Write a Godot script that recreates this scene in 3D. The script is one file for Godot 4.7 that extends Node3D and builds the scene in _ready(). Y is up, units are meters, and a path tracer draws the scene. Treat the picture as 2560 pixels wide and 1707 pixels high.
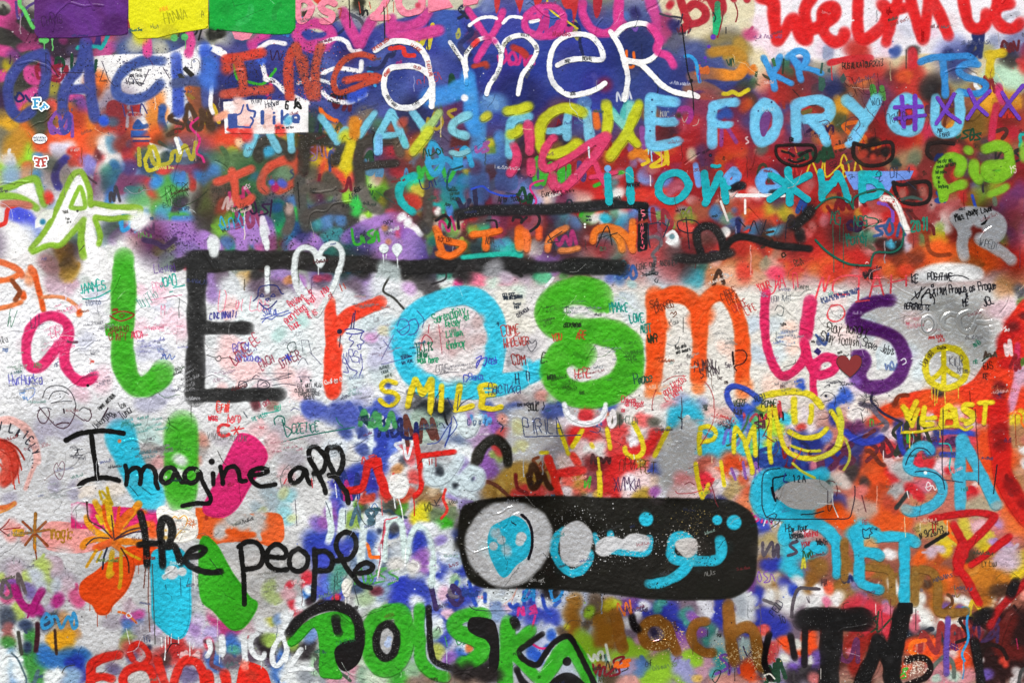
extends Node3D
# A street wall covered in layers of paint. The wall stands in the plane z = 0 and is measured in "marks" of 1.8 mm: x runs right from
# the left end of the painted stretch, y runs down from a chalk line 3.52 m above the pavement. The paint is laid on by brush, can and
# marker (the PAINT scripts below), and each readable piece of lettering is also a thin film of paint of its own on the plaster.

const MARK := 0.0018
const TOP := 3.5226
const MID := 1280.0
const CX := 768
const CY := 200
const CW := 4096
const CH := 2048
var unit := 512.0 / 234.7

var canvas: Image
var metal: Image
var relief: Array[Image] = []
var rng := RandomNumberGenerator.new()
var stamps := {}
var glyphs := {}
var lumps := FastNoiseLite.new()
var hand := FastNoiseLite.new()
var wall_material: Array[StandardMaterial3D] = []
var wall: Node3D
var part: Node3D
var part_name := ""
var part_label := ""
var letter_open := false
var shapes: Array = []
var film_order := 0
var carve := false
var org := Vector2.ZERO


func _ready() -> void:
	rng.seed = 20131
	set_camera_and_light()
	hand.seed = 8
	hand.frequency = 0.18
	lumps.seed = 5
	lumps.frequency = 0.011
	lumps.fractal_octaves = 2
	make_surfaces()
	build_setting()
	paint_wall()
	finish_materials()
	build_wall_face()
	build_stickers()


func set_camera_and_light() -> void:
	var cam := Camera3D.new()
	cam.name = "camera"
	cam.fov = 33.0
	cam.near = 0.05
	cam.far = 400.0
	add_child(cam)
	cam.position = Vector3(0, TOP - 853.5 * MARK, 853.5 * MARK / tan(deg_to_rad(16.5)))
	cam.current = true
	var we := WorldEnvironment.new()
	we.name = "environment"
	var e := Environment.new()
	e.background_mode = Environment.BG_SKY
	var sky := Sky.new()
	var sm := ProceduralSkyMaterial.new()
	sm.sky_top_color = Color(0.96, 0.98, 1.0)
	sm.sky_horizon_color = Color(0.6, 0.62, 0.65)
	sm.sky_curve = 0.4
	sm.ground_bottom_color = Color(0.3, 0.3, 0.3)
	sm.ground_horizon_color = Color(0.35, 0.35, 0.35)
	sky.sky_material = sm
	e.sky = sky
	e.ambient_light_source = Environment.AMBIENT_SOURCE_SKY
	e.tonemap_mode = Environment.TONE_MAPPER_LINEAR
	e.tonemap_exposure = 1.47
	e.sdfgi_enabled = true
	e.ssao_enabled = true
	e.ssil_enabled = true
	we.environment = e
	add_child(we)
	var sun := DirectionalLight3D.new()
	sun.name = "sun"
	sun.light_energy = 1.0
	sun.light_angular_distance = 3.0
	sun.light_color = Color(1.0, 0.985, 0.96)
	sun.shadow_enabled = true
	add_child(sun)
	sun.look_at_from_position(Vector3(-1.0, 7.0, 2.6), Vector3(0, 1.5, 0))


# ---------------------------------------------------------------- plaster, paint and their textures
func make_surfaces() -> void:
	canvas = Image.create(CW, CH, false, Image.FORMAT_RGBA8)
	canvas.fill(Color("b9b0a8"))
	metal = Image.create(CW / 4, CH / 4, false, Image.FORMAT_RGBA8)
	metal.fill(Color(0, 0.42, 0, 1))
	var n := FastNoiseLite.new()
	n.seed = 11
	n.noise_type = FastNoiseLite.TYPE_SIMPLEX_SMOOTH
	n.frequency = 0.062
	n.fractal_type = FastNoiseLite.FRACTAL_FBM
	n.fractal_octaves = 3
	n.fractal_gain = 0.4
	n.domain_warp_enabled = true
	n.domain_warp_amplitude = 14.0
	n.domain_warp_frequency = 0.02
	for k in 2:
		n.offset = Vector3(2048.0 * k, 0, 0)
		var a := n.get_image(2048, 2048)
		a.convert(Image.FORMAT_RGBA8)
		relief.append(a)
	for k in 2:
		var m := StandardMaterial3D.new()
		m.resource_name = "painted_plaster"
		wall_material.append(m)


func finish_materials() -> void:
	var grain := NoiseTexture2D.new()
	grain.width = 512
	grain.height = 512
	grain.seamless = true
	var n := FastNoiseLite.new()
	n.seed = 3
	n.frequency = 0.12
	n.fractal_octaves = 3
	grain.noise = n
	var ramp := Gradient.new()
	ramp.set_color(0, Color(0.83, 0.83, 0.83))
	ramp.set_color(1, Color(1, 1, 1))
	grain.color_ramp = ramp
	for k in 2:
		var m := wall_material[k]
		m.albedo_texture = ImageTexture.create_from_image(canvas.get_region(Rect2i(2048 * k, 0, 2048, 2048)))
		m.texture_repeat = true
		m.roughness = 1.0
		m.metallic = 1.0
		m.metallic_specular = 0.28
		var mm := metal.get_region(Rect2i(512 * k, 0, 512, 512))
		m.metallic_texture = ImageTexture.create_from_image(mm)
		m.metallic_texture_channel = BaseMaterial3D.TEXTURE_CHANNEL_RED
		m.roughness_texture = m.metallic_texture
		m.roughness_texture_channel = BaseMaterial3D.TEXTURE_CHANNEL_GREEN
		m.heightmap_enabled = true
		m.heightmap_texture = ImageTexture.create_from_image(relief[k])
		m.heightmap_scale = 0.52
		m.detail_enabled = true
		m.detail_albedo = grain
		m.detail_blend_mode = BaseMaterial3D.BLEND_MODE_MUL
		m.detail_uv_layer = BaseMaterial3D.DETAIL_UV_2


func wall_height(x: float, y: float) -> float:
	return lumps.get_noise_2d(x, y) * 0.002


func wall_normal(x: float, y: float) -> Vector3:
	var h := wall_height(x, y)
	return Vector3(-(wall_height(x + 4, y) - h) / (4 * MARK), (wall_height(x, y + 4) - h) / (4 * MARK), 1).normalized()


func spot(x: float, y: float, out := 0.0) -> Vector3:      # a place on the wall, in marks
	return Vector3((x - MID) * MARK, TOP - y * MARK, wall_height(x, y) + out)


# ---------------------------------------------------------------- brushes
func stamp(col: Color, r: float, soft: float, depth: float, variant: int) -> Image:
	var key := "%s|%.2f|%.2f|%.3f|%d" % [col.to_html(false), r, soft, depth, variant]
	if stamps.has(key):
		return stamps[key]
	var reach := r + maxf(soft * 0.7, 0.6)
	var n := int(ceil(reach)) * 2 + 1
	var shrink := 1.0
	if (depth <= 0 or variant == 9) and n > 41:
		shrink = n / 31.0
		n = 31
	var bytes := PackedByteArray()
	bytes.resize(n * n * 4)
	var c := (n - 1) * 0.5
	var inner := maxf(r - soft * 0.5, 0.0)
	var cr := col.r8
	var cg := col.g8
	var cb := col.b8
	var at := 0
	for j in n:
		var dy := (j - c) * shrink
		for i in n:
			var dx := (i - c) * shrink
			var d := sqrt(dx * dx + dy * dy)
			var a := 0.0
			if soft < 1.6:
				a = clampf(r + 0.5 - d, 0.0, 1.0)
			elif d < reach:
				var t := clampf((reach - d) / (reach - inner), 0.0, 1.0)
				a = t * t * (3 - 2 * t)
			if variant == 9:
				a = 1.0 - exp(-a * depth)
			elif depth > 0:
				a = floor((1.0 - exp(-a * depth)) * 255.0 + rng.randf()) / 255.0
			bytes[at] = cr
			bytes[at + 1] = cg
			bytes[at + 2] = cb
			bytes[at + 3] = int(a * 255.0)
			at += 4
	var im := Image.create_from_data(n, n, false, Image.FORMAT_RGBA8, bytes)
	if shrink > 1.0:
		im.resize(int(ceil(reach)) * 2 + 1, int(ceil(reach)) * 2 + 1, Image.INTERPOLATE_BILINEAR)
	if stamps.size() > 1500:
		stamps.clear()
	stamps[key] = im
	return im


func dab(im: Image, x: float, y: float) -> void:
	var s := im.get_size()
	var at := Vector2i(roundi(x + CX) - s.x / 2, roundi(y + CY) - s.y / 2)
	if carve:
		for k in 2:
			relief[k].blend_rect(im, Rect2i(Vector2i.ZERO, s), at - Vector2i(2048 * k, 0))
	else:
		canvas.blend_rect(im, Rect2i(Vector2i.ZERO, s), at)


func draw_path(pts: PackedVector2Array, col: Color, w: float, soft: float) -> void:
	var r := maxf(w * 0.5, 0.5)
	var step := maxf(0.8, r * 0.22)
	var depth := 0.0
	if soft >= 1.6:
		depth = 3.6 * step / (1.6 * maxf(r, 1.5))
	var uneven := r > 3.0
	var kinds: Array[Image] = []
	for v in (5 if uneven else 1):
		kinds.append(stamp(col, r * (0.88 + 0.06 * v) if uneven else r, soft, depth, v))
	var left := 0.0
	var along := rng.randf() * 500.0
	for i in pts.size() - 1:
		var a := pts[i]
		var b := pts[i + 1]
		var len := a.distance_to(b)
		var t := left
		while t <= len:
			var p := a.lerp(b, t / maxf(len, 0.001))
			if uneven:
				along += step
				var pick := clampi(int((hand.get_noise_1d(along * 1.6 / r) + 0.5) * 5.0), 0, 4)
				dab(kinds[pick], p.x + rng.randf_range(-0.07, 0.07) * r, p.y + rng.randf_range(-0.07, 0.07) * r)
			else:
				dab(kinds[0], p.x, p.y)
			t += step
		left = t - len
	if r > 7.0 and pts.size() > 1:      # uneven coverage and pits that the paint missed
		var total := 0.0
		for i in pts.size() - 1:
			total += pts[i].distance_to(pts[i + 1])
		for i in int(total / (r * 0.4)):
			var p := pts[rng.randi_range(0, pts.size() - 2)].lerp(pts[rng.randi_range(1, pts.size() - 1)], 0.0) + Vector2(rng.randf_range(-0.8, 0.8), rng.randf_range(-0.8, 0.8)) * r
			var c := col.darkened(0.22) if rng.randf() < 0.5 else col.lightened(0.14)
			dab(stamp(c, roundf(r * rng.randf_range(0.2, 0.5)), r * 0.4, 0.3, 9), p.x, p.y)
		if col.get_luminance() < 0.2:
			for i in int(total / 3.0):
				var p := pts[rng.randi_range(0, pts.size() - 1)] + Vector2(rng.randf_range(-1, 1), rng.randf_range(-1, 1)) * r
				dab(stamp(Color("8a8a8c") if rng.randf() < 0.7 else Color("c8c8c8"), 0.5, 0.0, 0.0, 0), p.x, p.y)


func curve(pts: PackedVector2Array, sub := 8) -> PackedVector2Array:      # a smooth line through the points
	if pts.size() < 3:
		return pts
	var out := PackedVector2Array()
	for i in pts.size() - 1:
		var p0 := pts[maxi(i - 1, 0)]
		var p1 := pts[i]
		var p2 := pts[i + 1]
		var p3 := pts[mini(i + 2, pts.size() - 1)]
		for k in sub:
			out.append(p1.cubic_interpolate(p2, p0, p3, k / float(sub)))
	out.append(pts[pts.size() - 1])
	return out


func rounded(pts: PackedVector2Array) -> PackedVector2Array:      # a closed outline without sharp corners
	var out := PackedVector2Array()
	var n := pts.size()
	for i in n:
		for k in 4:
			out.append(pts[i].cubic_interpolate(pts[(i + 1) % n], pts[(i + n - 1) % n], pts[(i + 2) % n], k / 4.0))
	return out


func wobble(pts: PackedVector2Array, amount: float) -> PackedVector2Array:
	for i in pts.size():
		pts[i] += Vector2(rng.randf_range(-amount, amount), rng.randf_range(-amount, amount))
	return pts


func fill_shape(pts: PackedVector2Array, col: Color, soft: float) -> void:
	var lo := INF
	var hi := -INF
	for p in pts:
		lo = minf(lo, p.y)
		hi = maxf(hi, p.y)
	for y in range(int(ceil(lo)), int(floor(hi)) + 1):
		var xs: Array[float] = []
		for i in pts.size():
			var a := pts[i]
			var b := pts[(i + 1) % pts.size()]
			if (a.y <= y) != (b.y <= y):
				xs.append(a.x + (y - a.y) / (b.y - a.y) * (b.x - a.x))
		xs.sort()
		for k in range(0, xs.size() - 1, 2):
			var x0 := roundi(xs[k] + CX)
			var x1 := roundi(xs[k + 1] + CX)
			if x1 > x0:
				canvas.fill_rect(Rect2i(x0, y + CY, x1 - x0, 1), col)
	var ring := pts.duplicate()
	ring.append(pts[0])
	draw_path(ring, col, maxf(1.6, soft * 0.9), soft)


func splash(col: Color, x: float, y: float, rx: float, ry: float, n: int) -> void:      # droplets
	for i in n:
		var p := Vector2(x + rng.randfn() * rx * 0.55, y + rng.randfn() * ry * 0.55)
		var s := stamp(col, 0.5 + rng.randf() * rng.randf() * 1.6, 0.0, 0.0, 0)
		dab(s, p.x, p.y)


# ---------------------------------------------------------------- handwriting
func write(text: String, at: Vector2, size: float, angle: float, col: Color, w: float, mess := 0.065, soft := 0.0) -> void:
	var t := Transform2D(deg_to_rad(angle), at)
	var k := size * 0.92 / 6.0
	var x := 0.0
	var lean := rng.randf_range(-0.12, 0.18)
	for ch in text:
		if ch == " ":
			x += size * 0.36
			continue
		var g: String = glyphs.get(ch, glyphs.get(ch.to_upper(), "0434"))
		var widest := 0.0
		var big := k * rng.randf_range(0.86, 1.12)
		var hop := rng.randf_range(-0.4, 0.4)
		for line in g.split("/"):
			var pts := PackedVector2Array()
			for i in range(0, line.length() - 1, 2):
				var gx := float(line[i])
				var gy := float(line[i + 1]) - 6.0
				widest = maxf(widest, gx)
				pts.append(t * Vector2(x + (gx - gy * lean) * big * 0.54, (gy + hop) * big))
			pts = wobble(pts, size * mess)
			draw_path(curve(pts, 4) if line.length() > 4 else pts, col, w, soft)
		x += (widest * 0.52 + 0.72) * k * rng.randf_range(0.94, 1.06)


func read_font() -> void:
	var font := "A:062046/1434 B:060030414233/0333444536 C:4130100105163645 D:000626454120 E:40000646/0333 F:400006/0333 G:41301001051636454323 H:0006/4046/0343 I:2026 J:3035261605 K:0006/400346 L:000646 M:0600234046 N:06004640 O:20100105163645413020 P:06003041423303 "
	font += "Q:20100105163645413020/3446 R:06003041423303/2346 S:413010010213334445361605 T:0040/2026 U:000516364540 V:002640 W:0016233640 X:0046/4006 Y:002340/2326 Z:00400646 "
	font += "a:321203051626353246 b:0006/032233352606 c:3322120305162635 d:3036/3322120305162635 e:04343322120305162635 f:30201116/0323 g:3322120305162635/3237281807 h:0006/03223336 i:1216/1011 j:22271807/2021 k:0006/320436 l:101526 m:0602/03122326/23324346 n:0206/03223336 "
	font += "o:120305162635332212 p:0208/032233352606 q:3238/3322120305162635 r:0206/041232 s:33221203142435261605 t:101526/0222 u:020516263532/3236 v:021632 w:0216233642 x:0236/3206 y:0215/321508 z:02320636 "
	font += "0:201001051636454130 1:112026 2:01103041420646 3:00402334453616 4:300444/3036 5:4000033344453606 6:40100305163645443303 7:004016 8:2010011234453616051432413020 9:43130201103041453616 .:1516 ,:1517 !:1014/1516 -:0434 =:0333/0545 ':1011 +:2125/0343 /:4006 #:1006/3026/0242/0444 *:2125/0343/1135/3115 "
	font += "И:00064046 П:06004046 Б:40000636454303 Г:400006 Д:07061630364647 Ж:2026/0046/4006 Й:00064046/1030 Л:06102046 Ц:00064640/4647 Я:46401001023343/2306 Ь:0006364433 У:0023/4006 т:0242/2226 в:0206364503/0333 Á:062046/1434/2030 Ã:062046/1434/0949 р:0208/032233352606 и:02063236 о:120305162635332212 н:0206/3236/0434 "
	for entry in font.split(" ", false):
		glyphs[entry[0]] = entry.substr(2)
	for pair in ["АA", "ВB", "СC", "ЕE", "ОO", "РP", "ТT", "МM", "КK", "ХX", "НH", "аa", "сc", "еe", "кk"]:
		glyphs[pair[0]] = glyphs[pair[1]]


# ---------------------------------------------------------------- the painters
func place(words: PackedStringArray, from: int) -> PackedVector2Array:
	var pts := PackedVector2Array()
	for i in range(from, words.size() - 1, 2):
		pts.append(org + Vector2(float(words[i]), float(words[i + 1])) * unit)
	return pts


func paint_wall() -> void:
	read_font()
	stray_graffiti()
	lay_grounds()
	for layer in 4:
		if layer == 1:
			haze_over()
		for script in [PAINT_A, PAINT_B, PAINT_C, PAINT_D, PAINT_E, PAINT_F]:
			paint_script(script, layer)
	age_the_paint()
	shape_plaster()


func haze_over() -> void:      # the oldest layers have run into each other
	canvas.shrink_x2()
	canvas.resize(CW, CH, Image.INTERPOLATE_CUBIC)
	undergrowth()


func lay_grounds() -> void:      # the oldest coats, blended where they meet
	for script in [PAINT_A, PAINT_B, PAINT_C, PAINT_D, PAINT_E]:
		for raw: String in script.split("\n"):
			var w := raw.split(" ", false)
			if raw.begins_with("T "):
				org = Vector2(512.0 * int(w[1]), 342.0 * int(w[2]))
			elif raw.begins_with("G "):
				var box := Rect2i(int(org.x) + CX, int(org.y) + CY, 512, 342)
				if org.x < 1:
					box = box.grow_side(SIDE_LEFT, 160)
				elif org.x > 2000:
					box = box.grow_side(SIDE_RIGHT, 160)
				canvas.fill_rect(box, Color(w[1]))
	canvas.resize(CW / 64, CH / 64, Image.INTERPOLATE_LANCZOS)
	for k in [16, 4, 1]:
		canvas.resize(CW / k, CH / k, Image.INTERPOLATE_BILINEAR)


func paint_script(script: String, layer: int) -> void:
	var now := 0
	for raw in script.split("\n"):
		var line := raw.strip_edges()
		if line.length() < 1:
			continue
		var op := line[0]
		if op == "=":
			now = int(line.substr(1))
			continue
		if op == "T":
			var w := line.split(" ", false)
			org = Vector2(512.0 * int(w[1]), 342.0 * int(w[2]) - (3.0 if w[2] == "4" else 0.0))
			unit = 512.0 / 234.7
			now = 0
			continue
		if op == "Q":
			var w := line.split(" ", false)
			org = Vector2(float(w[1]), float(w[2]))
			unit = float(w[3])
			now = 0
			continue
		if now != layer:
			continue
		match op:
			"W":
				close_part()
				var w := line.substr(2).split("|")
				part_name = w[0]
				part_label = w[1]
				part = null
				letter_open = false
			"L":
				close_letter()
				letter_open = true
			"E":
				close_part()
			_:
				paint_line(op, line.split(" ", false))
	close_part()


func paint_line(op: String, w: PackedStringArray) -> void:
	if w.size() < 5:
		return
	var col := Color(w[1])
	match op:
		"s", "l":
			var pts := place(w, 4)
			if op == "s":
				pts = curve(pts)
			var soft := float(w[3]) * unit
			draw_path(pts, col, float(w[2]) * unit, soft * 1.25 if soft > 2.4 else soft)
			if part_name:
				shapes.append([0, pts, maxf(float(w[2]) * 0.5 - float(w[3]) * 0.12, 0.5) * unit])
		"f":
			var pts := place(w, 3)
			if float(w[2]) > 0.9 and pts.size() > 4:
				pts = rounded(pts)
			fill_shape(pts, col, float(w[2]) * unit)
			if part_name:
				shapes.append([1, pts, float(w[2]) * 0.2 * unit])
		"b":
			for i in range(3, w.size() - 2, 3):
				var p := org + Vector2(float(w[i]), float(w[i + 1])) * unit
				var r := float(w[i + 2]) * unit
				if part_name or r < 8.0 or float(w[2]) < 2.5:
					dab(stamp(col, r, minf(float(w[2]), float(w[i + 2]) * 1.5) * unit, 0.0, 0), p.x, p.y)
				else:
					var s := stamp(col, r * 0.7, r * 1.25, 0.75, 9)
					var heading := rng.randf() * TAU
					var q := p - Vector2.from_angle(heading) * r * 0.75
					for k in 6:
						dab(s, q.x, q.y)
						heading += rng.randf_range(-0.7, 0.7)
						q += Vector2.from_angle(heading) * r * 0.32
					splash(col, p.x, p.y, r * 1.9, r * 1.9, 5)
					if rng.randf() < 0.55:      # the sweep of the can itself
						var sweep := PackedVector2Array()
						heading = rng.randf() * TAU
						q = p - Vector2.from_angle(heading) * r * 0.9
						for k in 4:
							sweep.append(q)
							heading += rng.randf_range(-0.9, 0.9)
							q += Vector2.from_angle(heading) * r * 0.65
						draw_path(curve(sweep, 5), col.darkened(rng.randf_range(0.0, 0.15)) if rng.randf() < 0.6 else col.lightened(0.08), r * rng.randf_range(0.25, 0.7), rng.randf_range(0.0, 5.0))
				if part_name:
					shapes.append([0, PackedVector2Array([p, p + Vector2(0.5, 0)]), r - float(w[2]) * 0.1 * unit])
		"g":
			splash(col, org.x + float(w[3]) * unit, org.y + float(w[4]) * unit, float(w[5]) * unit, float(w[6]) * unit, int(w[2]))
		"t":
			write(" ".join(w.slice(7)), org + Vector2(float(w[4]), float(w[5])) * unit, float(w[3]) * unit * (0.78 if float(w[3]) < 6.6 else 1.0), float(w[6]), col, float(w[2]) * unit * 0.66)
		"m":
			for i in int(w[4]):
				var at := org + Vector2(float(w[5]) + rng.randf() * float(w[7]), float(w[6]) + rng.randf() * float(w[8])) * unit
				squiggle(at, float(w[3]) * unit * rng.randf_range(0.45, 0.8), float(w[9]) + rng.randf_range(-6, 6), col.lerp(under(at), rng.randf_range(0.2, 0.7)), float(w[2]) * unit * 0.8, 0.0, rng.randi_range(4, 10))
		"r":
			var c := org + Vector2(float(w[3]), float(w[4])) * unit
			for i in int(w[6]):
				var d := Vector2.from_angle(TAU * (i + rng.randf() * 0.4) / float(w[6])) * float(w[5]) * unit
				draw_path(PackedVector2Array([c + d * 0.35, c + d * rng.randf_range(0.7, 1.1)]), col, float(w[2]) * unit, 0.0)


func stray_graffiti() -> void:      # the same kind of layers carry on to both sides, above and below
	var tones := ["3a55b0", "d83a2c", "2ab0d0", "3aa61c", "d8c81e", "d82a72", "e8e8ea", "6a3a9a", "e8641c", "2a2a2c", "c8b8a8", "8a9aa8"]
	for i in 900:
		var p := Vector2(rng.randf_range(-768, 3328), rng.randf_range(-200, 1848))
		var c := Color(tones[rng.randi_range(0, 11)] as String).lerp(Color("a8a4a6"), rng.randf() * 0.4)
		dab(stamp(c, rng.randf_range(25, 80), 60.0, 0.0, 0), p.x, p.y)
	for i in 260:
		var p := Vector2(rng.randf_range(-768, 3328), rng.randf_range(-200, 1848))
		if p.x > 20 and p.x < 2540 and p.y > 20 and p.y < 1690:
			continue
		var c := Color(tones[rng.randi_range(0, 11)] as String)
		var pts := PackedVector2Array()
		var heading := rng.randf() * TAU
		for k in rng.randi_range(3, 6):
			pts.append(p)
			heading += rng.randf_range(-1.2, 1.2)
			p += Vector2.from_angle(heading) * rng.randf_range(30, 80)
		draw_path(curve(pts), c, rng.randf_range(8, 30), rng.randf_range(1, 9))


func under(p: Vector2) -> Color:
	return canvas.get_pixel(clampi(int(p.x) + CX, 0, CW - 1), clampi(int(p.y) + CY, 0, CH - 1))


func anywhere() -> Vector2:
	return Vector2(rng.randf_range(-760, 3320), rng.randf_range(-190, 1840))


func squiggle(at: Vector2, size: float, angle: float, col: Color, w: float, soft: float, units: int) -> void:      # a tag that nobody can read
	var t := Transform2D(deg_to_rad(angle), at)
	var x := 0.0
	var pts := PackedVector2Array()
	for k in units:
		var wide := size * rng.randf_range(0.3, 0.75)
		var top := -size * rng.randf_range(0.6, 1.1)
		match rng.randi_range(0, 5):
			0:
				pts.append_array([Vector2(x, 0), Vector2(x + wide * 0.4, top), Vector2(x + wide * 0.8, 0)])
			1:
				pts.append_array([Vector2(x, top * 0.5), Vector2(x + wide * 0.3, 0), Vector2(x + wide * 0.8, top * 0.3), Vector2(x + wide * 0.4, top), Vector2(x + wide * 0.1, top * 0.4)])
			2:
				pts.append_array([Vector2(x + wide, top), Vector2(x + wide * 0.2, top * 0.8), Vector2(x + wide * 0.9, top * 0.3), Vector2(x, 0)])
			3:
				pts.append_array([Vector2(x, top), Vector2(x + wide * 0.1, 0)])
			4:
				pts.append_array([Vector2(x, top * 0.6), Vector2(x + wide * 0.4, 0), Vector2(x + wide * 0.8, top * 0.6)])
			_:
				pts.append_array([Vector2(x, 0), Vector2(x + wide * 0.2, top * 0.6), Vector2(x + wide * 0.5, top * 0.6), Vector2(x + wide * 0.6, 0)])
		x += wide * 1.05
		if rng.randf() < 0.45 or k == units - 1:
			draw_path(curve(wobble(t * pts, size * 0.06), 5), col, w, soft)
			pts = PackedVector2Array()


func undergrowth() -> void:      # older tags that show between the newer pieces
	var deep := ["16225a", "5c0e18", "123f28", "141416", "2c1236", "7a1420", "20408c", "3a2418"]
	var crimson := ["7a0c10", "9a1216", "b01818", "141416", "c01c18", "c82420", "8a1014", "a01418"]
	var navy := ["16225a", "1c2a78", "20308c", "2a2c70", "241c5a", "141c40", "2c3c9c", "1a2468"]
	var loud := ["d8322a", "2f9ad8", "35a828", "dccb20", "d42a78", "ec6a1a", "e6e8ea", "7a48b0", "16a8a0", "2a48c0"]
	for i in 330:      # dark old coats, mostly in the upper rows
		var p := Vector2(rng.randf_range(-760, 3320), rng.randf_range(60, 660))
		if under(p).get_luminance() > 0.72 and rng.randf() < 0.75:
			continue
		var r := float(rng.randi_range(2, 6)) * 8.0
		var coat: Array = crimson if p.x > 1480 and p.y > 200 and rng.randf() < 0.85 else (navy if p.y < 260 and p.x > 480 else deep)
		dab(stamp(Color(coat[rng.randi_range(0, 7)] as String), r, r * 1.1, 0.75, 9), p.x, p.y)
	for i in 620:
		var p := anywhere()
		var c := under(p)
		var size_of_tag := rng.randf_range(16, 72)
		var pale := c.get_luminance() > 0.5 and maxf(c.r, maxf(c.g, c.b)) - minf(c.r, minf(c.g, c.b)) < 0.2
		if pale and (size_of_tag > 26.0 or rng.randf() < 0.6):
			continue
		var paint := Color((deep if rng.randf() < 0.55 else loud)[rng.randi_range(0, 7)] as String)
		var tone := paint.lerp(c, rng.randf_range(0.0, 0.45))
		var size := size_of_tag
		squiggle(p, size, rng.randf_range(-14, 10), tone, size * rng.randf_range(0.06, 0.2), rng.randf_range(0, 6) if rng.randf() < 0.6 else 0.0, rng.randi_range(1, 4))
	for i in 300:
		var p := anywhere()
		var c := under(p)
		if c.get_luminance() > 0.66:
			continue
		c = c.darkened(0.4) if rng.randf() < 0.6 else Color(loud[rng.randi_range(0, 9)] as String)
		var pts := PackedVector2Array()
		var heading := rng.randf() * TAU
		for k in rng.randi_range(3, 6):
			pts.append(p)
			heading += rng.randf_range(-1.4, 1.4)
			p += Vector2.from_angle(heading) * rng.randf_range(10, 40)
		draw_path(curve(pts, 5), c, rng.randf_range(2, 11), rng.randf_range(0, 5))
	for i in 240:      # runs
		var p := anywhere()
		var c := under(p)
		c = c.darkened(rng.randf_range(0.1, 0.5)) if rng.randf() < 0.7 else c.lightened(0.4)
		run_down(p, rng.randf_range(15, 80), rng.randf_range(1.2, 3.0), c)
	for i in 420:
		var p := anywhere()
		splash(Color("26242a") if rng.randf() < 0.6 else Color("c8c4c4"), p.x, p.y, 34, 34, 7)


func run_down(p: Vector2, length: float, w: float, c: Color) -> void:
	var pts := PackedVector2Array()
	for k in 6:
		pts.append(p + Vector2(rng.randf_range(-1.6, 1.6), length * k / 5.0))
	draw_path(curve(pts, 4), c, w, 0.0)
	dab(stamp(c, w * 0.8, 0.0, 0.0, 0), pts[5].x, pts[5].y)


func shape_plaster() -> void:      # smoother coats above, crumpled paint below, and thick letters modelled in paste
	var row := Image.create(2048, 1, false, Image.FORMAT_RGBA8)
	for y in 1000:
		var a := 0.62 * (1.0 - smoothstep(700.0, 1000.0, y))
		row.fill(Color(0.5, 0.5, 0.5, a))
		for k in 2:
			relief[k].blend_rect(row, Rect2i(0, 0, 2048, 1), Vector2i(0, y))
	carve = true
	for spotty in [[1900, 1500, 260], [2300, 1480, 260], [1700, 1660, 220], [2100, 1250, 200], [2480, 1200, 200], [1500, 1620, 160], [1350, 1650, 160]]:
		dab(stamp(Color(0.5, 0.5, 0.5), spotty[2] * 0.5, spotty[2] * 0.9, 0.7, 9), spotty[0], spotty[1])
	for line in ["2312 795 2326 792 2337 806 2336 822 2322 832 2308 826 2304 810 2312 795", "2392 788 2376 784 2360 796 2360 814 2374 822", "2424 778 2404 786 2398 800 2404 822 2420 830 2434 816", "2430 828 2444 800 2458 778 2470 796 2482 818", "2444 804 2462 806 2480 804"]:
		var pts := PackedVector2Array()
		var w: PackedStringArray = line.split(" ")
		for i in range(0, w.size() - 1, 2):
			pts.append(Vector2(float(w[i]), float(w[i + 1])))
		draw_path(curve(pts), Color(0.08, 0.08, 0.08), 15, 6)
		draw_path(curve(pts), Color(1, 1, 1), 8, 5)
	for i in 160:      # wrinkles and edges of flaking coats
		var p := anywhere()
		var pts := PackedVector2Array([p])
		var heading := rng.randf() * TAU
		for k in rng.randi_range(2, 6):
			heading += rng.randf_range(-0.8, 0.8)
			p += Vector2.from_angle(heading) * rng.randf_range(10, 30)
			pts.append(p)
		draw_path(curve(pts), Color(1, 1, 1) if rng.randf() < 0.6 else Color(0, 0, 0), rng.randf_range(2, 5), 2.0)
	carve = false


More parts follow.
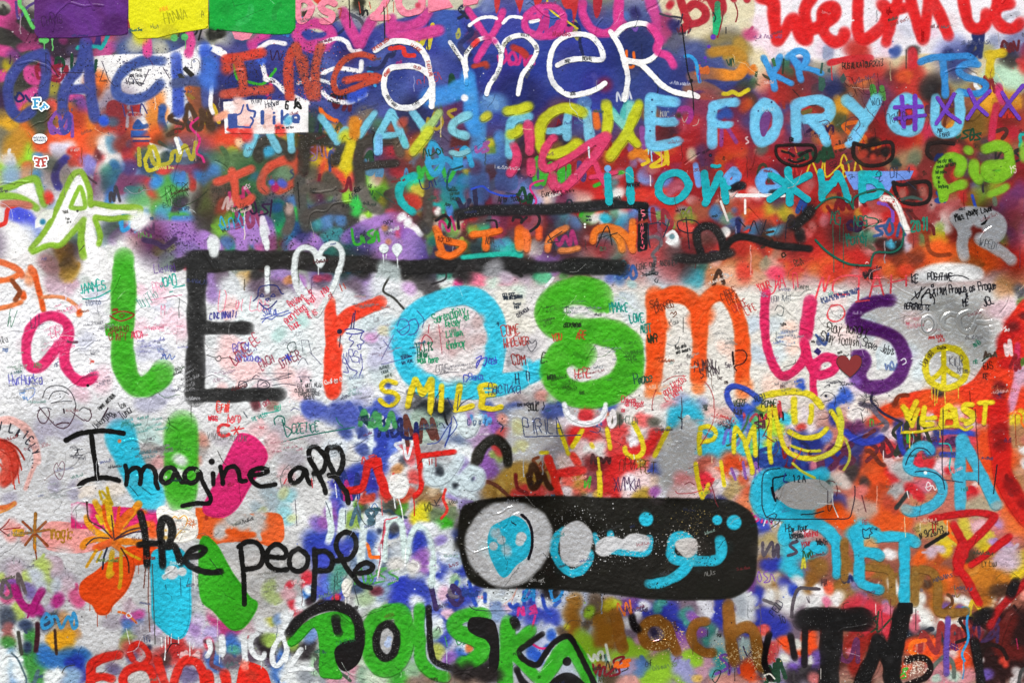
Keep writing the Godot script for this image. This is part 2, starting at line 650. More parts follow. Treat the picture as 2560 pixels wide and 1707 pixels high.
func age_the_paint() -> void:
	for i in 3600:      # uneven coverage
		var p := anywhere()
		var c := under(p)
		c = c.darkened(rng.randf_range(0.2, 0.5)) if rng.randf() < 0.5 else c.lightened(rng.randf_range(0.1, 0.3))
		var r := float(rng.randi_range(1, 4)) * 5.0
		dab(stamp(Color(snappedf(c.r, 0.08), snappedf(c.g, 0.08), snappedf(c.b, 0.08)), r, r, 0.12, 9), p.x, p.y)
	for i in 420:       # thin late marker notes
		var p := anywhere()
		var c := under(p)
		var ink := Color(["1c1c22", "26306a", "7a2028", "1c5a4a", "44444c", "e6e6e6"][rng.randi_range(0, 5)] as String).lerp(c, rng.randf_range(0.25, 0.7))
		squiggle(p, rng.randf_range(5, 12), rng.randf_range(-22, 8), ink, rng.randf_range(1.0, 1.7), 0.0, rng.randi_range(3, 12))
	for i in 260:       # hairline cracks and scratches
		var p := anywhere()
		var pts := PackedVector2Array([p])
		var heading := rng.randf() * TAU
		for k in rng.randi_range(2, 6):
			heading += rng.randf_range(-0.7, 0.7)
			p += Vector2.from_angle(heading) * rng.randf_range(6, 20)
			pts.append(p)
		var c := under(p)
		draw_path(pts, c.darkened(0.5) if rng.randf() < 0.6 else c.lightened(0.5), 1.0, 0.0)
	for i in 7000:
		var p := Vector2(rng.randf_range(-760, 3320), rng.randf_range(-190, 1840))
		var c := canvas.get_pixel(clampi(int(p.x) + CX, 0, CW - 1), clampi(int(p.y) + CY, 0, CH - 1))
		c = c.darkened(rng.randf_range(0.15, 0.6)) if rng.randf() < 0.6 else c.lightened(rng.randf_range(0.1, 0.5))
		dab(stamp(Color(snappedf(c.r, 0.1), snappedf(c.g, 0.1), snappedf(c.b, 0.1)), snappedf(0.5 + rng.randf() * rng.randf() * 1.4, 0.3), 0.0, 0.0, 0), p.x, p.y)
	for i in 260:       # matt and glossy coats
		var p := anywhere()
		var r := rng.randi_range(1, 4) * 7
		var s := stamp(Color(0, snappedf(rng.randf_range(0.28, 0.62), 0.04), 0), r, r, 0.7, 9)
		metal.blend_rect(s, Rect2i(Vector2i.ZERO, s.get_size()), Vector2i(int((p.x + CX) / 4.0) - s.get_width() / 2, int((p.y + CY) / 4.0) - s.get_height() / 2))
	for line in SILVER.split("\n", false):      # metal flake paint
		var w := line.strip_edges().split(" ", false)
		if w.size() < 4:
			continue
		var v := float(w[0])
		for i in range(1, w.size() - 2, 3):
			var s := stamp(Color(v, 0.25, 0), float(w[i + 2]) / 4.0, float(w[i + 2]) / 4.0, 0.0, 0)
			var n := s.get_size()
			metal.blend_rect(s, Rect2i(Vector2i.ZERO, n), Vector2i(int((float(w[i]) + CX) / 4.0) - n.x / 2, int((float(w[i + 1]) + CY) / 4.0) - n.y / 2))


# ---------------------------------------------------------------- films of paint: one mesh for each letter
func close_letter() -> void:
	if shapes.is_empty():
		return
	if not letter_open and shapes.size() > 1:      # strokes that do not touch are pieces of their own
		var heaps: Array = []
		for s in shapes:
			var box := Rect2(s[1][0], Vector2.ZERO)
			for p: Vector2 in s[1]:
				box = box.expand(p)
			box = box.grow(s[2])
			var mine: Array = [box, [s]]
			var rest: Array = []
			for h in heaps:
				if (h[0] as Rect2).intersects(mine[0]):
					mine = [(mine[0] as Rect2).merge(h[0]), h[1] + mine[1]]
				else:
					rest.append(h)
			heaps = rest + [mine]
		if heaps.size() > 1:
			letter_open = true
			for h in heaps:
				shapes = h[1]
				close_letter()
			return
	var mesh := film(shapes)
	shapes = []
	if mesh == null:
		return
	var o := MeshInstance3D.new()
	o.mesh = mesh
	if letter_open:
		if part == null:
			part = Node3D.new()
			part.name = part_name
			part.set_meta("label", part_label)
			wall.add_child(part, true)
		o.name = "letter" if part_name.contains("letter") or part_name.contains("word") or part_name.contains("script") else "stroke"
		part.add_child(o, true)
	else:
		o.name = part_name
		o.set_meta("label", part_label)
		if part == null:
			part = o
			wall.add_child(o, true)
		else:
			o.name = "stroke"
			part.add_child(o, true)


func close_part() -> void:
	close_letter()
	part = null
	part_name = ""
	letter_open = false
	film_order += 1


func film(list: Array) -> ArrayMesh:
	var lo := Vector2(INF, INF)
	var hi := -lo
	var thin := INF
	for s in list:
		var r: float = s[2]
		if s[0] == 0:
			thin = minf(thin, r)
		for p: Vector2 in s[1]:
			lo = lo.min(p - Vector2(r, r))
			hi = hi.max(p + Vector2(r, r))
	var cell := 8.0 if thin > 9.0 else (4.0 if thin > 3.5 else 2.0)
	lo = Vector2(maxf(lo.x, -760), maxf(lo.y, -190))
	hi = Vector2(minf(hi.x, 3320), minf(hi.y, 1840))
	var x0 := floorf(lo.x / 8.0) * 8.0 - cell
	var y0 := floorf(lo.y / 8.0) * 8.0 - cell
	var nx := int((hi.x - x0) / cell) + 3
	var ny := int((hi.y - y0) / cell) + 3
	if nx < 2 or ny < 2:
		return null
	var field := PackedFloat32Array()
	field.resize(nx * ny)
	field.fill(1e6)
	for s in list:
		var r: float = s[2]
		var pts: PackedVector2Array = s[1]
		if s[0] == 1:
			for j in ny:
				for i in nx:
					var p := Vector2(x0 + i * cell, y0 + j * cell)
					var best := 1e9
					for k in pts.size():
						best = minf(best, p.distance_squared_to(Geometry2D.get_closest_point_to_segment(p, pts[k], pts[(k + 1) % pts.size()])))
					var d := sqrt(best)
					if Geometry2D.is_point_in_polygon(p, pts):
						d = -d
					field[j * nx + i] = minf(field[j * nx + i], d - r)
			continue
		var stride := 2 if pts.size() > 12 else 1
		var k := 0
		while k < pts.size() - 1:
			var a := pts[k]
			var b := pts[mini(k + stride, pts.size() - 1)]
			var reach := r + cell * 2
			var i0 := maxi(0, int((minf(a.x, b.x) - reach - x0) / cell))
			var i1 := mini(nx - 1, int((maxf(a.x, b.x) + reach - x0) / cell) + 1)
			var j0 := maxi(0, int((minf(a.y, b.y) - reach - y0) / cell))
			var j1 := mini(ny - 1, int((maxf(a.y, b.y) + reach - y0) / cell) + 1)
			for j in range(j0, j1 + 1):
				for i in range(i0, i1 + 1):
					var p := Vector2(x0 + i * cell, y0 + j * cell)
					var d := p.distance_to(Geometry2D.get_closest_point_to_segment(p, a, b)) - r
					if d < field[j * nx + i]:
						field[j * nx + i] = d
			k += stride
	var lift := 0.0005 + film_order * 0.00001
	var corner := [Vector2i(0, 0), Vector2i(1, 0), Vector2i(1, 1), Vector2i(0, 1)]
	var verts := [PackedVector3Array(), PackedVector3Array()]
	var norms := [PackedVector3Array(), PackedVector3Array()]
	var uvs := [PackedVector2Array(), PackedVector2Array()]
	var uv2 := [PackedVector2Array(), PackedVector2Array()]
	for j in ny - 1:
		for i in nx - 1:
			var any := false
			for c: Vector2i in corner:
				if field[(j + c.y) * nx + i + c.x] < 0:
					any = true
			if not any:
				continue
			var poly := PackedVector2Array()
			for q in 4:
				var ca: Vector2i = corner[q]
				var cb: Vector2i = corner[(q + 1) % 4]
				var fa := field[(j + ca.y) * nx + i + ca.x]
				var fb := field[(j + cb.y) * nx + i + cb.x]
				var pa := Vector2(x0 + (i + ca.x) * cell, y0 + (j + ca.y) * cell)
				var pb := Vector2(x0 + (i + cb.x) * cell, y0 + (j + cb.y) * cell)
				if fa < 0:
					poly.append(pa)
				if (fa < 0) != (fb < 0):
					poly.append(pa.lerp(pb, clampf(fa / (fa - fb), 0, 1)))
			var side := 1 if x0 + (i + 0.5) * cell > MID else 0
			for q in range(1, poly.size() - 1):
				for p: Vector2 in [poly[0], poly[q], poly[q + 1]]:
					verts[side].append(spot(p.x, p.y, lift))
					norms[side].append(wall_normal(p.x, p.y))
					uvs[side].append(Vector2(clampf((p.x + CX) / 2048.0 - side, 0.0003, 0.9997), (p.y + CY) / 2048.0))
					uv2[side].append(p / 300.0)
	var mesh := ArrayMesh.new()
	for side in 2:
		if verts[side].size() < 3:
			continue
		var arrays := []
		arrays.resize(Mesh.ARRAY_MAX)
		arrays[Mesh.ARRAY_VERTEX] = verts[side]
		arrays[Mesh.ARRAY_NORMAL] = norms[side]
		arrays[Mesh.ARRAY_TEX_UV] = uvs[side]
		arrays[Mesh.ARRAY_TEX_UV2] = uv2[side]
		mesh.add_surface_from_arrays(Mesh.PRIMITIVE_TRIANGLES, arrays)
		mesh.surface_set_material(mesh.get_surface_count() - 1, wall_material[side])
	return mesh if mesh.get_surface_count() else null


# ---------------------------------------------------------------- wall and ground
func build_setting() -> void:
	var ground := MeshInstance3D.new()
	ground.name = "pavement"
	var pm := PlaneMesh.new()
	pm.size = Vector2(240, 240)
	ground.mesh = pm
	var gm := StandardMaterial3D.new()
	gm.albedo_color = Color(0.27, 0.26, 0.25).linear_to_srgb()
	gm.roughness = 0.9
	ground.material_override = gm
	ground.set_meta("kind", "structure")
	ground.set_meta("label", "grey stone pavement in front of the painted wall")
	add_child(ground)
	wall = Node3D.new()
	wall.name = "graffiti_wall"
	wall.set_meta("kind", "thing")
	wall.set_meta("category", "wall")
	wall.set_meta("label", "rough plastered wall covered edge to edge in bright layered graffiti lettering")
	add_child(wall)
	var core := MeshInstance3D.new()
	core.name = "wall_core"
	var bm := BoxMesh.new()
	bm.size = Vector3(22, 4.0, 0.45)
	core.mesh = bm
	core.position = Vector3(0, 2.0, -0.235)
	var cm := StandardMaterial3D.new()
	cm.albedo_color = Color(0.42, 0.4, 0.37).linear_to_srgb()
	cm.roughness = 0.85
	core.material_override = cm
	wall.add_child(core)


func build_wall_face() -> void:
	var face := MeshInstance3D.new()
	face.name = "plaster_face"
	var mesh := ArrayMesh.new()
	for side in 2:
		var nx := 257
		var ny := 257
		var v := PackedVector3Array()
		var n := PackedVector3Array()
		var u := PackedVector2Array()
		var u2 := PackedVector2Array()
		var idx := PackedInt32Array()
		for j in ny:
			for i in nx:
				var x := -768.0 + side * 2048.0 + i * 8.0
				var y := -200.0 + j * 8.0
				v.append(spot(x, y))
				n.append(wall_normal(x, y))
				u.append(Vector2(clampf(i / 256.0, 0.0003, 0.9997), clampf(j / 256.0, 0.0003, 0.9997)))
				u2.append(Vector2(x, y) / 300.0)
		for j in ny - 1:
			for i in nx - 1:
				var a := j * nx + i
				idx.append_array([a, a + 1, a + nx + 1, a, a + nx + 1, a + nx])
		var arrays := []
		arrays.resize(Mesh.ARRAY_MAX)
		arrays[Mesh.ARRAY_VERTEX] = v
		arrays[Mesh.ARRAY_NORMAL] = n
		arrays[Mesh.ARRAY_TEX_UV] = u
		arrays[Mesh.ARRAY_TEX_UV2] = u2
		arrays[Mesh.ARRAY_INDEX] = idx
		mesh.add_surface_from_arrays(Mesh.PRIMITIVE_TRIANGLES, arrays)
		mesh.surface_set_material(side, wall_material[side])
	face.mesh = mesh
	wall.add_child(face)


# ---------------------------------------------------------------- stickers
func flat(c: Color, rough := 0.35) -> StandardMaterial3D:
	var m := StandardMaterial3D.new()
	m.albedo_color = c
	m.roughness = rough
	return m


func sheet(pts: PackedVector2Array, thick: float) -> ArrayMesh:      # a cut sheet with a back and an edge, in marks round its middle
	var st := SurfaceTool.new()
	st.begin(Mesh.PRIMITIVE_TRIANGLES)
	if Geometry2D.is_polygon_clockwise(pts):
		pts.reverse()
	var tri := Geometry2D.triangulate_polygon(pts)
	for z in [thick, 0.0]:
		for k in range(0, tri.size(), 3):
			var q := [tri[k], tri[k + 1], tri[k + 2]]
			var a := pts[q[0]]
			var cross := (pts[q[1]] - a).cross(pts[q[2]] - a)
			if (cross > 0) != (z > 0.0):
				q.reverse()
			for id: int in q:
				st.set_smooth_group(-1)
				st.add_vertex(Vector3(pts[id].x * MARK, -pts[id].y * MARK, z))
	for i in pts.size():
		var a := pts[i]
		var b := pts[(i + 1) % pts.size()]
		var p := [Vector3(a.x * MARK, -a.y * MARK, 0), Vector3(b.x * MARK, -b.y * MARK, 0), Vector3(b.x * MARK, -b.y * MARK, thick), Vector3(a.x * MARK, -a.y * MARK, thick)]
		for id in [0, 1, 2, 0, 2, 3]:
			st.set_smooth_group(-1)
			st.add_vertex(p[id])
	st.generate_normals()
	return st.commit()


func piece(called: String, pts: PackedVector2Array, thick: float, m: Material, parent: Node3D, z := 0.0) -> MeshInstance3D:
	var o := MeshInstance3D.new()
	o.name = called
	o.mesh = sheet(pts, thick)
	o.material_override = m
	o.position.z = z
	parent.add_child(o, true)
	return o


func sticker(called: String, label: String, x: float, y: float, group := "") -> Node3D:
	var t := Node3D.new()
	t.name = called
	t.set_meta("label", label)
	t.set_meta("category", "sticker")
	if group:
		t.set_meta("group", group)
	add_child(t, true)
	t.position = spot(x, y, 0.003)
	return t


func pts_of(text: String, scale := 1.0, turn := 0.0, shift := Vector2.ZERO) -> PackedVector2Array:
	var out := PackedVector2Array()
	var w := text.split(" ", false)
	for i in range(0, w.size() - 1, 2):
		out.append((Vector2(float(w[i]), float(w[i + 1])) * scale).rotated(turn) + shift)
	return out


func round_pts(rx: float, ry: float, n := 36) -> PackedVector2Array:
	var out := PackedVector2Array()
	for i in n:
		out.append(Vector2(cos(TAU * i / n) * rx, sin(TAU * i / n) * ry))
	return out


func letter_f(flip: bool) -> PackedVector2Array:
	var p := pts_of("-9 -11 9 -11 9 -4 5 -4 5 -7 -1 -7 -1 -2 4 -2 4 2 -1 2 -1 7 2 7 2 11 -9 11 -9 7 -6 7 -6 -7 -9 -7")
	if flip:
		for i in p.size():
			p[i].x = -p[i].x
	return p


func grown(list: Array, by: float) -> PackedVector2Array:
	var all := PackedVector2Array()
	for p: PackedVector2Array in list:
		var g: PackedVector2Array = Geometry2D.offset_polygon(p, by, Geometry2D.JOIN_ROUND)[0]
		if all.is_empty():
			all = g
		else:
			var u := Geometry2D.merge_polygons(all, g)
			all = u[0]
			for q: PackedVector2Array in u:
				if q.size() > all.size():
					all = q
	return all


func moved(p: PackedVector2Array, turn: float, shift: Vector2, scale := 1.0) -> PackedVector2Array:
	var out := PackedVector2Array()
	for q in p:
		out.append((q * scale).rotated(turn) + shift)
	return out


func build_stickers() -> void:
	var white := flat(Color("eef2f2"))
	var a := moved(letter_f(false), -0.05, Vector2(-9, -5), 1.1)
	var b := moved(letter_f(false), 0.75, Vector2(9, 6), 0.85)
	var s := sticker("letter_sticker", "blue double F sticker with white border, higher of the two cut lettering stickers", 100, 263, "stickers stuck along the left edge")
	piece("backing", grown([a, b], 3.2), 0.0006, white, s)
	piece("letter", a, 0.0004, flat(Color("2a8cb8")), s, 0.0007)
	piece("letter", b, 0.0004, flat(Color("3a9cc8")), s, 0.0012)
	a = moved(letter_f(true), 0.2, Vector2(-9, 0), 1.05)
	b = moved(letter_f(false), -0.2, Vector2(9, 0), 1.05)
	s = sticker("letter_sticker", "red mirrored double F sticker with white border below the oval one", 101, 405, "stickers stuck along the left edge")
	piece("backing", grown([a, b], 3.2), 0.0006, white, s)
	piece("letter", a, 0.0004, flat(Color("b03a30")), s, 0.0007)
	piece("letter", b, 0.0004, flat(Color("a8382c")), s, 0.0007)
	s = sticker("oval_sticker", "small white oval sticker with blue lettering between the two double F stickers", 99, 347, "stickers stuck along the left edge")
	piece("backing", round_pts(18.5, 12.5), 0.0006, white, s)
	var ink := flat(Color("3a4a66"))
	for k in 2:
		var tm := TextMesh.new()
		tm.text = ["winkler", "wheels"][k]
		var f := SystemFont.new()
		f.font_names = PackedStringArray(["Droid Sans"])
		f.font_weight = 700
		tm.font = f
		tm.font_size = 32
		tm.pixel_size = 0.00052
		tm.depth = 0.0004
		var o := MeshInstance3D.new()
		o.name = "lettering"
		o.mesh = tm
		o.material_override = ink
		o.position = Vector3(0, 0.0055 - 0.0125 * k, 0.0009)
		s.add_child(o, true)
	var heart := pts_of("0 -14 4 -22 10 -27 18 -29 26 -26 31 -19 32 -10 29 0 22 10 13 20 2 29 -10 20 -22 9 -29 0 -33 -9 -32 -18 -27 -25 -19 -28 -10 -26 -4 -21")
	s = sticker("heart_sticker", "dark red heart with a thin dark outline beside the purple letter s", 2124, 915)
	piece("outline", heart, 0.0005, flat(Color("3a1214")), s)
	piece("heart", moved(heart, 0, Vector2(0, -0.3), 0.94), 0.0004, flat(Color("741414"), 0.45), s, 0.0006)


const SILVER := """
.85 2190 790 60 2250 760 70 2320 780 80 2380 820 70 2420 780 60 2440 860 60 2380 870 60
.85 2450 600 60 2420 560 50 2480 570 60 2490 640 50 2520 680 40
.4 100 1200 120 200 1140 110 300 1080 70 150 1050 90 60 1130 70 280 1200 80
.4 150 1480 120 280 1540 120 330 1440 90 250 1600 80 330 1580 70 120 1400 90 60 1420 60
.4 560 1300 90 650 1440 90 620 1540 70 640 1240 80 720 1150 80 600 1180 60
.55 1270 1260 70 1200 1300 60 1190 1370 70 1260 1440 60 1330 1440 60 1380 1320 60 1370 1390 50 1440 1340 50
.85 1700 1090 55 1690 1150 55 1695 1200 50 1330 1070 70 1380 1120 60 1300 1110 60
.85 2030 1240 55 1980 1230 45 2060 1250 40
.85 1300 1190 60 1340 1200 60 1260 1210 50 1960 1200 40
.85 1650 1600 50 1640 1560 40 1580 1590 50 1760 1600 40 1830 1640 50 1890 1640 50 1540 1570 40 1480 1560 60 1500 1600 50
"""

